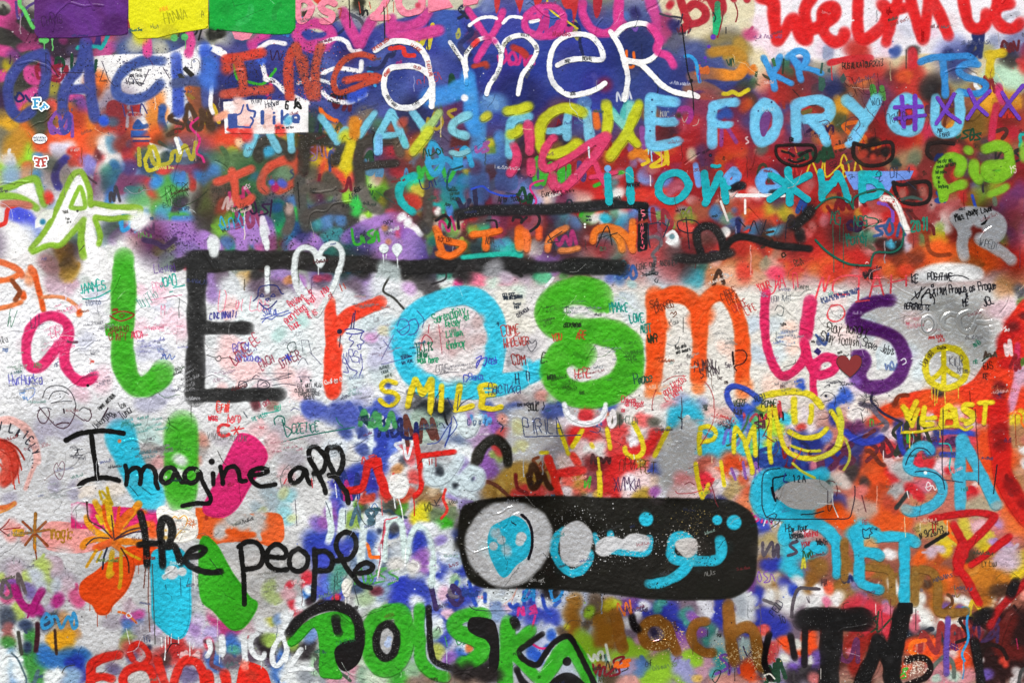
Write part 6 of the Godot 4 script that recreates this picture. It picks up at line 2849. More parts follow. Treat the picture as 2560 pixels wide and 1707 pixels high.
t 1c1c22 1.4 7 98 40 4 BERGBAU 13
s c8c8c6 .8 .3 136 20 148 35
t c83a3a 1.1 6 126 75 -8 Anna Kocty
t c83a3a .9 5 136 78 -4 3.10.13
t d85a6a .8 5 100 58 0 hod
m d85a6a .6 5 5 98 50 14 16 0
t 3a3028 .9 8 122 106 -60 Dariusz
t 3a3028 .8 6 136 87 -8 Rostow
t 4a4a58 1 10 150 105 0 KILR
t 4a4a58 .8 7 158 114 0 18 em
t 1c7a5a 1 7 178 84 -24 mile
t 1c7a5a 1 7 178 103 -20 ne
t 301410 1.1 8 190 110 -14 EAS
t 301410 1.4 7 188 120 0 KE
s 2a3a24 1.2 .3 187 100 192 96 200 93
s 202028 .6 .3 6 130 12 126 22 122 28 130 30 138
s 202028 .6 .3 2 140 8 135 18 140 18 152
l 202028 .6 .3 4 147 14 144
b 202028 .5 8 140 1.6 12 128 1 25 131 1
m 30303a .5 4 6 6 122 24 14 0
s 202028 .6 .3 50 150 54 145 62 144 68 150 66 157
r 28282e .5 57 146 12 30
s 202028 .6 .3 38 156 46 154 50 157
l e8e8ea 1.2 .4 106 97 120 96
l 3a1440 .8 .3 94 97 100 98
s eceef0 1 .4 94 99 98 97 100 101 96 104
s 9a9a98 1.4 .5 118 50 124 48 131 54 131 62 124 68 118 62 118 50
"""

const PAINT_D := """
T 0 3
=0
G d4d4d6
b e2e2e4 12 60 60 14 85 80 12 30 110 12 60 110 12 90 40 12 65 30 10 110 60 10
b b8b4c6 8 80 16 12 50 22 8 45 30 6 130 12 8 90 90 8 60 85 6 10 100 6
b f0e4d8 6 100 88 8 130 92 8
b b8d0cc 6 165 25 10 175 35 8 150 30 8
b a09896 6 175 50 10 165 60 8 230 45 8
b c08878 5 230 35 6 225 55 5
b c89090 6 180 58 6
s f0b8b0 8 2 -4 12 12 11 26 18 36 32 41 46 42 60
s f0b8b0 4 1.5 40 60 34 74 28 90
f f2a09a 1.5 52 130 84 130 84 135 104 136 104 160 54 158
b f0a8a4 5 15 135 7 12 142 6 22 138 5 28 146 4
f dd2a72 .8 81 107 88 105 110 108 120 110 160 112 180 114 181 136 150 136 120 135 100 135 81 134
b dfdfe1 3 90 114 8 88 120 7
f e86020 1 224 112 240 112 240 150 224 145
b e85a20 4 172 138 5 176 132 4 165 115 3
=1
W sprayed_bar|sky blue slanted spray bar behind the word Imagine
s 28bede 32 3 136 27 140 40 150 62 163 86 176 103
E
W sprayed_bar|green upright spray bar behind the word Imagine
s 3aa61c 35 3 207 18 207 40 207 62 207 84 206 100
E
b d8dadc 3 206 56 6
b dcdcdc 2.5 206 70 5 190 76 1
W sprayed_bar|pink slanted spray bar behind the word Imagine
f de2872 3 272 32 278 28 290 32 300 42 304 52 300 62 284 86 270 110 255 120 238 118 234 110 244 90 258 60
E
W flower_burst|yellow and orange painted burst of petals beside the word magic
s e8a818 7 1 128 146 122 130 112 112 108 104
s e8b818 8 1 128 146 126 128 124 112 120 104
s e89018 8 1 129 146 140 130 152 116 159 106
s e8851c 8 1 130 146 145 138 160 132 168 130
s e89a18 7 1 128 148 112 140 102 132 98 122
s e88a18 7 1 128 149 110 147 98 150 94 156
s e06018 8 1 129 147 138 128 150 114
s e85a1c 8 1 128 150 118 154 108 158
s e88018 8 1 132 150 150 150 164 152
s e06c18 8 1 130 152 140 160 150 166
E
s c8a818 3 .8 122 88 124 98 128 108
s c8a818 2.6 .8 113 92 116 102
s c8a818 2.6 .8 116 92 124 102
s d8c018 4 1 110 120 116 130
s e05a10 3 1 129 147 134 125 136 110
s e05a10 3 1 130 147 120 125 118 108
s 50302a 1.6 .4 128 146 116 134 102 126 99 112 99 104
s 50302a 1.6 .4 130 146 128 128 127 120
s 50302a 1.8 .4 130 148 145 138 160 134
s 40203a 1.6 .4 132 147 150 140 165 138
s 30303a 1.4 .4 124 146 108 146 98 154
W sprayed_cloud|white cloud patch with a thin orange heart drawn in it
f f4f0e8 1.5 180 114 188 110 196 116 210 114 222 120 225 130 224 144 212 150 200 150 188 148 182 130
E
s e0a030 1 .3 196 124 200 121 204 124 210 120 214 124 212 132 204 140 200 146
g d06030 40 208 132 14 12
r d86020 .8 219 129 5 10
W hair_drawing|curly red haired head drawn at the left edge
s d84030 10 3 -4 38 6 40 14 50 16 62 12 74 2 84
E
s e05a48 7 3 -4 50 4 52 6 66 0 78
s a02a1c 2 .6 -2 33 8 36 18 42 24 50 27 56
s b03020 1.6 .5 4 36 16 46 22 60 24 68
s c83a28 1.4 .4 8 38 18 56 20 74 21 83
s c83a28 1.2 .4 8 44 14 64 15 82 16 90
s d84838 1.2 .4 4 44 10 62 8 76
s e0604a 1.6 .6 12 70 14 84
s c03424 1 .3 -2 44 10 54 14 70
s e85a48 2 .8 -2 60 4 70 -2 80
s e07038 4 2 -4 112 8 110 16 106
s d88a40 2 1 -2 117 10 112 16 105
W star_burst|eight armed brown and gold star beside the word magic
s a87028 3.5 .5 40 118 39 138 39 158
s 9a4a24 2.6 .4 25 127 39 140 54 155
s 9a5024 2.6 .4 52 127 39 140 28 154
s a86a28 2.4 .4 22 141 39 139 56 136
E
s e0a820 1.4 .4 40 146 39 158
l d8a020 4 .5 15 137.5 25 137.5
l d8a020 3.4 .5 15 142 26 142
l a03028 1.2 .3 3 136 22 134
l 7a5020 .6 .3 15 144 26 144
s 902a20 1 .3 -2 137 6 130 10 124
s 702020 1 .3 -2 135 4 140 10 144
=2
W brush_word|black thick handwritten word Imagine
L
s 121110 5.4 .7 75 34 88 27 104 24 120 23 141 26
s 121110 5.4 .7 104 26 106 45 109 62 111 78
s 121110 5.4 .7 90 86 98 80 112 77 124 77 136 80
L
s 121110 5 .7 143 63 145 72 144 85
s 121110 5 .7 145 72 152 66 158 66 161 74 160 84
s 121110 5 .7 161 72 166 64 174 65 178 74 178 82 181 89
L
s 121110 5 .7 200 68 196 65 190 66 185 72 184 79 189 83 196 79 201 70 204 76 208 82
L
s 121110 5 .7 226 70 222 66 215 67 211 73 213 80 219 83 226 78 228 70 231 80 236 90 241 100 238 106 225 106 208 109
L
s 121110 5 .7 243.5 72 244 85
b 121110 1 242 58 3.4
L
s 121110 5 .7 252 64 254 75 255 84
s 121110 5 .7 255 76 260 66 268 64 273 70 275 80 282 80
L
s 121110 5 .7 285 74 296 73 306 70 302 66 292 67 286 72 288 80 296 86 306 86 315 84
E
s 121110 4.8 .7 208 82 213 82
=3
t 30323a 2.4 12 -6 24 6 U
t 30323a 2.4 12 10 25 8 L
t 30323a 2.4 10 17 28 24 A
t 30323a 2.2 9 25 30 34 T
t 30323a 2.2 9 29 36 45 E
t 30323a 2 9 32 43 52 L
t 30323a 2 9 36 48 60 Y
b 40424a .5 36 56 .8 36.5 60 .8 36 65 .9
s 40202c .9 .3 45 -2 42 6 46 14 52 13 56 4 54 -2
s 40202c .9 .3 44 -4 54 8 64 18 72 20 78 17 84 6 86 -4
s 40202c 1.4 .3 64 16 70 14 78 14
s 40202c .9 .3 96 10 100 12 104 6 102 -2
s 40202c .8 .3 80 0 90 8 96 12
l 30202a 1.6 .3 123 -3 117 8
l 30202a 1.6 .3 72 -2 73 3
t 26262c 1 8 110 21 -42 Unicorpan
t 26262c 1 8 130 9 -42 de
t 202026 1.1 10 139 10 -36 Tuna
t 1c1c22 1.2 9 86 51 2 X
l 1c1c22 .8 .3 85 45 94 44
l 1c1c22 .8 .3 85 51 94 51
t 8a8a90 .7 4 79 43 -2 amicizia
t 6a6a70 .7 4 79 53 0 tobacco
s 5a2a38 .6 .3 66 64 64 60 61 66 63 74 68 79 72 72 73 62 70 58 66 64
t 5a3a48 .7 5 66 69 -10 Lili
t 5a3a48 .7 5 67 75 -10 FL
m a0a8a8 .5 4 8 45 84 24 20 -10
m 3a8a80 .7 5 12 138 8 40 24 -12
m 5a5a60 .7 5 10 150 32 34 22 -6
m 6a5a58 .7 5 8 158 46 30 10 -6
s a08a8a .6 .3 50 80 60 72 80 66
s f4f4f4 1 .4 65 95 85 88 110 84
s a8a8aa .5 .3 52 122 80 115 98 112
t b07a18 2.4 15 57 147 0 magic
l c87a80 .5 .3 78 140 84 136
b d88050 1.5 136 35 2
b d84020 .6 137 34 .8
s 3a2418 .8 .3 98 104 99 116
s 1c3a48 .7 .3 150 44 152 42
l 123a48 .7 .3 162 88 173 96
l 123a48 .7 .3 148 86 158 98
s 145a14 .8 .3 192 8 194 16 190 24
m 2a7a1a .7 5 6 190 30 14 16 0
t 9a9a98 .8 5 200 127 0 rubble
m 8a8a88 .5 4 4 200 132 10 8 0
T 1 3
=0
G d2d2d2
b e4e6e6 12 60 30 12 100 60 12 40 110 12 90 100 10 60 60 10 130 50 10 75 85 10 105 120 10 30 120 8
b b6b0b8 8 100 55 10 110 20 8 120 30 8 20 30 8 85 20 8 95 90 8
b e0b8bc 8 75 35 8 90 75 8 105 15 8 60 20 8 70 45 6
b a8b8c0 6 75 100 8 80 110 7 60 110 6
b 98d0d8 8 94 100 7 95 115 8 90 125 6
b c8d0a0 5 88 92 5 65 115 4 100 124 4
b 4a5ab0 12 130 0 8 150 2 10 165 5 12 200 8 14 115 -2 8
b 2c3fa8 10 210 25 14 225 30 8 205 45 14 215 15 10 200 60 12 190 90 8 170 72 12 180 70 10 150 100 9 152 115 8 130 145 12 140 155 12 120 152 8
b 5a78d8 8 218 40 6 220 22 4 235 10 4
b 30309a 8 165 85 10 190 84 6 150 85 5
b dce4ec 8 175 35 8 160 40 8 188 25 4 190 40 4 189 15 4 145 45 8 168 30 5
s dce8f0 5 2 188 14 190 30 188 48
b 3a4a90 4 160 26 6 179 26 6 180 45 6
b e0e4ea 8 222 58 8 230 60 8 226 45 5
b 40485a 4 226 58 4
b 7a60b8 7 150 125 6 130 130 7 145 110 6
b 8a50a0 5 145 118 6 136 128 5
b d8dee4 8 170 115 12 190 120 10 180 135 10 205 125 8 195 140 8 180 108 8
s e2eaee 6 2 141 105 143 125 144 140 140 152
s e2eaee 7 2 160 115 157 128 155 140
s e2eaf0 5 2 205 128 215 120 226 126 230 140 232 156
s e2eaf0 4 2 182 128 183 145 182 158
b 8aaa48 7 170 130 8 168 122 5
b 3a3a30 8 212 110 8 178 110 5 220 115 6
b 4a8a28 6 228 108 5 222 118 5 175 108 4
b b87a40 5 232 100 4 220 66 5
b d05058 7 232 42 6 235 55 5
b 3050a8 8 190 150 8 185 156 6 215 142 5 168 148 7
b 303a58 6 215 135 6 200 138 3
b 9a80c0 5 232 128 5 236 140 5
b c04030 5 235 95 5 205 98 6 180 100 5 225 100 4 190 100 4
f e8622a 1.5 0 117 20 119 40 120 70 118 85 120 89 132 88 148 74 154 60 150 40 149 20 150 0 152
b c8c6c4 3 36 122 7 20 138 7 30 128 7 38 130 6 62 122 6 60 132 7 58 140 6 14 140 5
b cfcdcb 4 50 124 6 45 128 6
s e85a1c 5 2 25 138 40 142 56 142
f 4aa828 1 0 152 10 152 12 160 0 160
b e23a80 3 20 122 1
=1
W sprayed_letters|bright red spray strokes like a letter N on the blue patch
s d41c14 8 1.2 160 92 172 91 180 88 184 74 186 62
s d41c14 10 1.2 186 62 196 58 198 68 203 82 208 96
E
l d86060 1 .3 202 100 203 120
s c82820 6 1.5 206 92 210 100
s d03028 3 1 216 72 218 80
W sprayed_cross|bright red spray strokes like a cross with small drips
s d41c14 6 1 241 28 243 42 245 56 248 74 247 90 240 98
s d41c14 6 1 246 52 262 50 286 47
E
b dadada 1.2 222 82 8 219 88 8 224 90 7
W white_blob|white dripping dab between the red strokes
f e4e4e2 1.2 213 76 222 73 230 78 233 86 228 98 220 100 213 95 211 85
E
l e4e8e8 1.2 .3 216 98 218 112
s e4e8e8 1.2 .3 221 98 225 112 227 126
=2
W brush_word|black thick handwritten word all
L
s 121110 5 .7 114 68 108 65 101 68 97 75 99 82 105 82 111 76 115 68 117 78 121 84
L
s 121110 5.4 .7 124 72 134 70 138 60 137 52 130 44 124 41 119 46 120 56 126 66 131 76 136 86 138 94
L
s 121110 5.6 .7 142 74 150 74 156 66 158 54 154 44 147 42 140 44 140 54 144 64 150 76 156 86 162 94 164 106
E
W brush_word|black thick handwritten word people
L
s 121110 5.4 .7 40 154 42 170 44 190 45 222
s 121110 5.4 .7 38 156 48 150 60 152 66 164 62 178 44 182
L
s 121110 5.4 .7 73 167 90 168 92 160 82 153 72 160 71 174 80 182 94 182
L
s 121110 5.4 .7 107 158 98 164 97 178 106 184 116 178 117 166 107 158
L
s 121110 6 .8 125 158 126 175 125 195 124 216
s 121110 6 .8 126 162 138 161 146 170 142 182 128 183
L
s 121110 5.4 .7 148 172 157 171 167 168 173 156 171 144 162 139 153 144 150 156 156 168 162 180 170 190
L
s 121110 5.4 .7 176 186 188 184 192 178 184 174 174 180 171 190 178 199 190 203
E
=3
s d8363a 3.4 .7 27 17 20 16 15 20 16 27 22 29 27 27
l d8363a 1.6 .4 30 23 44 20
l d8363a 1.4 .4 34 19 38 27
l d8363a 1.4 .4 39 18 33 27
t d83848 1.8 9 4 11 2 was
t d84850 1.8 11 25 13 2 here
t d83838 1.4 10 14 2 0 Erdi
t 505860 1.8 10 47 9 -30 I
s 1c6a5c 1.2 .4 80 16 79 10 84 6 90 8 91 16 88 12
s 1c6a5c 1.2 .4 88 10 91 22 94 30 99 24 96 20 92 18
t 1c6a5c 1.4 11 100 26 -5 OZETICE
s 1c6a5c 1.3 .4 88 36 120 28 171 19
s 1c6a5c 1 .3 150 8 153 14 158 18
f 10383c .5 176 7 186 5 186 17 182 14
l 30a090 1 .4 65 4 85 0
t 2a8a7a .9 6 54 12 -20 THE VALLEY
t 605a58 .8 8 2 32 4 VINCENT AUTUMN
s 404040 .7 .3 14 46 20 58 24 62
s 505050 .7 .3 88 88 86 78 90 68 96 62
s 404048 .7 .3 103 102 104 116 105 132
l d04850 1.4 .4 93 78 90 84
l d04850 1.2 .4 122 78 123 88
s 303a48 .7 .3 138 104 142 114 144 122
l 303a48 .7 .3 161 114 161 130
s 404848 .8 .3 172 106 178 122 186 132 194 128 194 118 188 110
s 3a6aa8 .8 .3 190 112 194 106 198 112 192 113
s d06070 1.4 .4 201 152 206 138 206 126 212 124 220 122
l e8ecf0 1 .3 149 84 151 100
m 707070 .5 4 12 66 60 30 30 -10
m b06a78 .5 4 10 70 30 40 20 -10
m 707a80 .5 4 10 110 40 40 14 -10
s 5a5a58 .7 .3 160 56 172 58 180 56
t c05058 .6 5 62 20 20 NNA
s 9a1c50 .6 .3 52 54 58 58 50 62
T 2 3
=0
G 9a969a
b 20262c 8 28 2 10 36 6 9 20 0 8
b a8c0b0 8 10 14 10 18 22 10 30 16 6 8 30 8
b 6a8a7a 5 30 14 5 24 18 5
b 98a8c0 6 38 30 6 44 20 6
b dbe6ea 8 62 20 8 76 12 8 60 6 6 68 28 7
b 9a78b0 6 70 10 6 94 8 6 96 20 6
b 8a50a8 5 95 18 5 93 6 5
b 6a7898 8 110 6 8 62 38 8 54 34 6
b e09080 5 107 10 5
b d85858 6 106 28 6 110 24 4
b b090b8 8 80 40 8 75 32 7 84 25 8
b dedede 12 130 25 12 140 40 12 125 45 10 150 30 10 130 12 10
b e4e2a8 6 125 18 6 120 45 3 128 38 5
b 5060a8 6 168 2 6 160 0 6
b e8dce4 8 175 14 6 185 20 8
b d03838 6 198 6 6
b a84a28 5 228 8 6
b c03a60 6 220 12 5
b c82a2a 8 190 28 8 205 22 8 186 34 5 212 36 7
b d8b8b8 8 195 44 8 180 58 8 208 50 8
b d8d8d6 8 215 45 8 222 50 8 206 46 5
b e8eef0 8 55 45 8 68 48 8 20 60 6
b cfdde2 8 35 70 10 45 85 10 60 80 10 75 72 10 60 95 10 50 100 8 25 75 6
b 5a6068 6 34 68 6 25 88 5
b 4a5868 5 52 84 5 70 78 4 30 87 4
b 9080b8 6 60 62 6 50 72 5 50 100 5 64 108 6
b 8a58a8 8 88 58 8 92 68 8 90 50 7 84 78 6
b 9ab060 5 102 53 4 96 50 4
b c84040 6 102 45 5 98 40 4
b d04a48 8 2 45 6 4 78 6
b a88ab0 6 40 105 6 38 110 5
b 8a6a48 8 20 94 8 28 98 8 14 98 6
b c8b090 5 28 92 5 45 108 5
b d8cc20 6 12 116 8 16 120 8 10 122 7
b 4a9a38 6 38 126 8 44 128 6
b 38a81c 4 44 129 5
b 6a7a58 6 30 118 6 50 116 6
b 3a50b8 6 10 145 7 14 152 7
b e0e4ea 8 25 140 8 50 145 8 20 132 6 40 150 8 12 135 5
b 8a78c0 5 35 148 5
b 2c3a78 6 57 140 6 58 150 6
b a8803a 10 115 75 12 130 80 12 145 78 12 105 88 10 120 90 10 155 70 8 95 95 8
b b8903c 8 125 70 10 140 72 8 110 84 8
b c83a38 7 170 90 8 130 94 6 152 92 6 140 98 6 120 96 5
b d8c0b8 6 168 78 5 180 95 6 178 60 6
b a07a30 8 193 80 8 196 88 6
b d8584a 6 180 80 6 205 90 6 190 98 6
b c8bcc0 6 178 98 6 180 92 4
b 6a1a1c 8 210 60 8 225 66 8 218 58 6
b c02020 8 230 80 8 238 72 8 225 90 8 235 95 6 236 50 8
b 7a3a48 6 212 82 7 205 78 5
b c8a040 4 215 95 4
s 2c2a20 7 3 74 62 76 50 84 40 93 34 104 38 110 48 112 60
s 24241c 6 3 80 54 84 44
=1
s d82c20 8 2 158 54 164 70 168 85 172 98
s d42420 8 3 168 72 185 70 200 68
s d83a2c 6 3 186 50 194 62
s d82828 6 3 190 22 186 36
s dcc81c 4 1.4 170 16 175 30 180 44
s dcc81c 5 1.4 198 22 192 32 186 42
W sprayed_words|yellow spray letters VIJA PMR across the row under the green s
L
s d8c41e 4.5 1.2 226 20 228 32 230 44
s d8c41e 4 1.2 180 46 182 50
E
s d8c41e 4 1.5 208 38 210 42
s d8c41e 4 1 150 48 158 48
W yellow_drip|long yellow drip running down beside the red strokes
s d8c41e 2.6 .5 216 54 217 64 218 76
s d8c41e 6 .8 217 70 218 84 218 98
E
W sprayed_panel|black sprayed rounded panel with silver and turquoise letters
f 16140f 5 62 116 70 110 90 105 130 102 180 102 230 104 300 104 360 106 378 112 390 122 395 140 394 170 390 195 370 210 330 213 280 212 230 206 180 202 140 200 100 200 76 196 66 180 60 150
E
b 1c1a14 8 170 112 10 200 110 10 230 115 10 64 130 8 62 150 7
=2
W sprayed_circle|silver sprayed circle with a turquoise pear shape inside
s cacacc 24 3.4 130 120 110 118 92 122 80 136 76 152 80 170 90 182 104 190 122 186 136 176 146 160 150 144 146 130 136 122
f cccccd 3 90 125 130 118 140 150 120 180 95 180 80 150
E
b 17150f 3 78 186 1
W turquoise_shape|turquoise pear shape with black rim inside the silver circle
f 22b2d0 1.2 112 124 120 121 130 126 136 136 138 150 134 166 122 176 111 189 104 188 97 176 92 164 90 148 94 134 104 128
E
s 14121a 3 .7 128 119 136 127 140 140 140 156 136 170
b b8bcbe 1.5 128 145 6 126 150 5 105 148 5 96 155 5
b a8c0c8 3 100 140 5 108 160 5
s 14121a 1 .4 116 127 122 131
=3
s 283a88 .9 .3 50 6 54 16 50 24 45 30 40 42
s 283a88 .9 .3 48 8 46 24 40 40 44 30 46 18
s 283a88 .9 .3 20 38 32 36 40 24 48 12
t 28406a 1.2 9 66 17 -4 C o e y
s 303048 1.2 .3 102 14 107 18 104 24
t 2c3a6a 1.3 20 131 28 -3 PIRILA
l 2c3a6a 1 .3 132 30 196 28
s 2c3a6a .8 .3 206 18 218 19 216 25 206 23
s e8eaee 6 1.5 178 -2 184 10 196 15 210 14 220 8 224 -2
s 283048 .8 .3 30 20 36 14 40 20
m 4a6a5a .6 5 4 2 18 20 12 -10
l 9a1814 .9 .3 22 55 22.5 62
l 9a1814 .9 .3 25 55 25 61
l 9a1814 .9 .3 30 54 30 64
s c82018 1.4 .4 4 98 5 108 5 120
s 9a1814 1 .3 14 55 10 62 8 66
s 2a242c .8 .3 22 106 30 109 28 102
s 2a242c .8 .3 36 98 30 108 34 108
s d8c820 2.4 .6 24 -1 24 4
l c8a818 1 .3 24.5 3 24.5 6
s 1a1a1a .6 .3 76 112 82 118
T 3 3
=0
G b8a0a0
b e0dcd8 8 20 8 10 60 10 8 40 4 10 30 18 6
b d04040 8 5 25 8 4 35 8 8 45 8 20 60 10 10 65 10 30 65 8
b c81c1c 10 8 55 10 25 55 8 10 75 8 45 35 9 50 28 7 38 45 7
b e06060 7 28 8 5 35 12 6
b e4c8c8 8 30 75 8 20 95 8 40 85 8 15 80 6
b e8e4ea 5 17 78 5 18 85 5 22 35 4 22 25 4
b 5a5a50 5 5 10 5 1 15 5 45 14 5
b b09030 5 30 60 4 35 97 6 28 100 6
b 2a3a90 7 50 62 6 48 70 6 54 55 5
b e8eaf0 6 54 90 5 53 98 6 55 80 4
b d8b8a8 6 48 80 5
b 9a50a0 5 46 95 5
b 30b8d8 10 80 8 12 92 8 9 68 10 7 72 6 8
b 303878 8 150 5 8 160 0 8 145 2 6
b 2a50b8 6 148 12 6 152 18 5
b e0b0a8 7 115 6 8 125 5 6
b d8d4d0 8 110 12 6
b 30b4d4 8 130 25 10 120 35 12 140 40 10 115 45 8 160 15 10 165 25 8 165 45 8 125 50 6 140 20 8 100 45 6 150 45 5
b 70c060 6 164 12 8 158 45 6 180 25 7 175 10 6
b b8d028 6 178 8 8 185 18 7 180 40 6 205 8 6
b 30b4d0 5 195 10 6 185 45 6 190 52 7
b e8dce0 7 215 10 8 222 20 6 210 20 6
b d84030 5 214 20 4
b 1c2878 8 215 35 8 225 38 8 235 32 6 205 28 5 180 58 8 200 58 8 215 62 8 235 62 8 225 68 6 160 60 5 170 60 7
b b8b8b8 8 75 30 14 72 50 14 70 70 14 80 40 12 68 85 10 65 60 10 80 60 8
b c8c8c8 8 82 20 8 62 40 6
b a85040 8 105 60 8 110 70 8 100 65 6
b d84818 8 135 60 10 130 68 10 140 66 8 128 75 8
b d8a8a0 7 115 75 8 122 82 7 112 82 6
b d82838 7 105 82 8 108 90 8 100 78 5
b e08a8a 7 80 82 8 85 88 8 75 86 6
b e4c8c8 8 85 98 10 70 98 8 95 100 8 118 95 8
b d8d0d0 7 120 85 6 125 95 8 130 90 6 122 102 6
b a89060 7 145 80 7 140 88 7 135 95 6
b c85a3a 6 148 78 5 152 90 6 150 98 6
b d87850 8 155 105 8 160 115 8 152 112 6 162 120 6
b c89060 6 165 118 5 158 122 5
b 303060 6 108 102 6 125 104 6
b b8a8c8 6 138 70 4 150 68 4
b 8a1a1a 6 200 62 5
b d07080 5 228 62 5
b e8e8ec 6 165 130 6 162 140 6
b 3040b0 7 170 130 6 174 138 5 170 142 5
b 303060 6 160 135 5
b a89878 8 185 125 8 200 122 8 185 145 8 190 155 8 165 150 8
b b09a60 6 180 150 6 170 158 8
=1
W sprayed_letters|turquoise spray letter C or ring around a silver patch
s 24b2d2 24 2.4 186 76 172 84 168 98 172 110 186 114 204 116 222 114
s 24b2d2 14 2.4 190 72 205 74 225 76 240 72
E
f b2b0ae 2 190 92 200 84 220 80 240 82 250 95 240 108 222 112 204 110 194 104 187 96
s d8c820 5 1.2 22 14 27 24 32 36 33 46 28 52 20 53 13 48 12 42
s d8c820 5 1.2 62 20 56 32 50 44 46 52
W sprayed_words|yellow spray letters PMR over turquoise and silver patches
L
s d8c820 4.6 1.2 99 20 97 34 98 50
s d8c820 4.6 1.2 98 20 108 18 116 24 114 32 106 35 98 36
L
s d8c820 4.6 1.2 137 48 137 32 139 18
s d8c820 4.6 1.2 140 20 148 32 152 38 156 26 160 18
s d8c820 4.6 1.2 160 18 161 34 162 52
s d8c820 4.6 1.5 150 38 154 52 158 66 158 72
L
s d8c820 5 1.2 178 -4 178 20 178 46 180 60
s d8c820 5 1.2 183 -4 188 20 194 40 200 48
E
s d8c420 5 1 93 60 95 76 98 90 101 100
s d8c420 4 1 122 58 124 72 126 86
s d8c420 4 1 108 84 104 94 101 100
W smiley_face|yellow sprayed smiling mouth and round face outline
L
s d8c820 7 1.5 172 -2 165 -6 170 -16 186 -20 205 -22 225 -18 238 -4
s d8c820 6.4 1.5 206 -14 206 0 207 14
s d8c820 5 1.5 226 -6 226 4 224 14
L
s d8c820 5.6 1.2 200 24 212 30 224 31 236 28 244 20
s d8c820 5.6 1.2 200 48 214 54 230 54 246 50 258 40 260 26 256 12 248 0
s c8c428 3 1 202 40 220 46 236 46
s c8c838 2.5 1 204 60 216 70 230 77
E
l d8c8a0 .8 .3 112 52 112 60
l d8c8a0 .8 .3 144 54 144 58
l e8e4d0 .9 .3 22 50 23 56
W sprayed_dots|three turquoise spray dots on the black panel
L
b 22b2d0 2 36 124 8
L
b 22b2d0 2 118 125 5.5
L
b 22b2d0 2 137 128 8.4
E
W sprayed_word|turquoise arabic lettering on the black panel
s 22b2d0 12 1.4 121 148 123 158 121 168 112 172 100 172 90 172
s 22b2d0 10 1.4 64 160 67 148 77 143 87 149 89 160 88 170 78 172 68 170 63 162
s 22b2d0 11 1.4 86 174 76 186 62 194 48 198 38 198
s 22b2d0 7 1.4 -15 160 0 161 20 163 36 163 40 154 40 145
s 22b2d0 7 1.4 -5 140 -3 150 2 158
s 22b2d0 9 1.4 -58 137 -67 146 -70 158 -65 172 -52 185 -40 184 -31 175 -28 162
s 22b2d0 6 1.4 -23 142 -20 150 -17 158
E
W silver_patch|silver sprayed patches over the turquoise arabic lettering
f c6c6c8 3.4 -58 138 -48 130 -38 130 -28 142 -30 158 -36 172 -48 176 -58 170 -60 152
f c6c6c8 3.4 -18 152 -4 146 10 150 18 144 30 144 38 148 34 158 20 158 4 156 -10 164 -18 162
f c0bcb8 3.4 72 152 84 148 92 150 92 160 84 166 76 160
E
g a08a50 120 90 125 30 20
g c8c8ca 420 -40 150 34 34
g c8c8ca 320 14 154 40 16
g c0bcb8 200 80 154 22 18
g 16140f 260 -60 106 90 10
g 16140f 260 60 108 60 10
g 16140f 240 -40 208 110 10
g 16140f 200 72 206 40 10
g 16140f 260 104 150 10 60
g c8c8ca 300 -125 150 60 66
=3
t 282420 1.2 8 137 5 -6 Azur
t 14202c 1 6 119 17 -10 LOVE-LIVE
t 14202c 1 6 126 21 -10 LAUGH
t 5a2018 1.2 14 6 68 2 ПРИ
t 4a3a18 1.2 14 30 72 0 ВЕТ
t 3a2048 1.2 15 0 92 -2 ХИМКИ
l 20202a 1 .3 165 4 166 30 165 66
s a02a30 .8 .3 115 -2 114 10 108 24 98 40
s 702028 .9 .3 170 30 176 18 177 10 172 5
s 702028 .9 .3 172 28 180 34 184 36
s 702028 .9 .3 110 82 114 94 116 104 119 110
s c0303a .8 .4 70 92 74 95 90 94 100 91
s 802830 .8 .3 80 85 86 82 92 85
s 1c2430 1 .3 190 66 176 68 170 76 169 100 170 112 174 122
s 1c2430 1 .3 174 122 190 124 240 124
s 1c2430 .8 .3 174 122 182 118 186 120 180 128 178 124 190 126 180 134
s 18141c 1.6 .4 197 74 188 76 182 78 182 90 184 98
s 18141c 2 .5 180 88 182 96 185 104
s 2a3a90 1.4 .4 196 72 194 80 198 82
t 1c2430 1.4 8 205 82 -4 1 2 A
s 3a8ab0 .9 .3 192 108 196 112 192 116 202 114
s 20303a 1.2 .3 214 119 228 118 240 115
t 181c20 1.2 9 196 139 -3 How your
t 181c20 1.2 8 200 147 -5 tongue
t b02030 1.2 8 218 145 -5 behind
t a02030 1.2 8 215 155 -3 your
t 181c20 1.2 8 232 154 -3 teeth
s c03020 .8 .3 205 58 212 50 215 43
s 803018 .8 .3 225 46 222 50 228 52 236 50
b d8d8d8 1 84 8 3 80 10 2
s 1c1c1c 1 .3 73 7 78 10
t 4a5a50 .9 8 10 14 4 HELEN
s 2a2a2a .8 .3 6 4 6 20
m 4a5a58 .6 5 6 38 8 20 20 0
m b03030 .6 5 5 105 4 20 12 20
s 5a3020 .7 .3 185 32 188 44 182 52
T 4 3
=0
G b86858
b e4dcd8 8 45 10 10 55 14 8 48 20 6 40 2 8
b b82a14 10 75 5 8 65 18 8 58 26 6
b e04a18 10 82 4 8 68 22 8 55 25 5 72 12 6
b 24308a 8 20 8 6 90 20 6 98 35 6 136 30 8 60 32 10 45 35 10 20 50 8 15 60 8 30 55 6 130 45 6
b 5a2050 6 38 20 6 45 18 5
b e0c8d0 8 80 30 8 75 35 6 128 10 6 125 28 7 160 10 8 175 15 6 190 28 6 145 60 8 140 65 6 90 50 5
b 3a2a6a 6 100 40 8 108 35 5
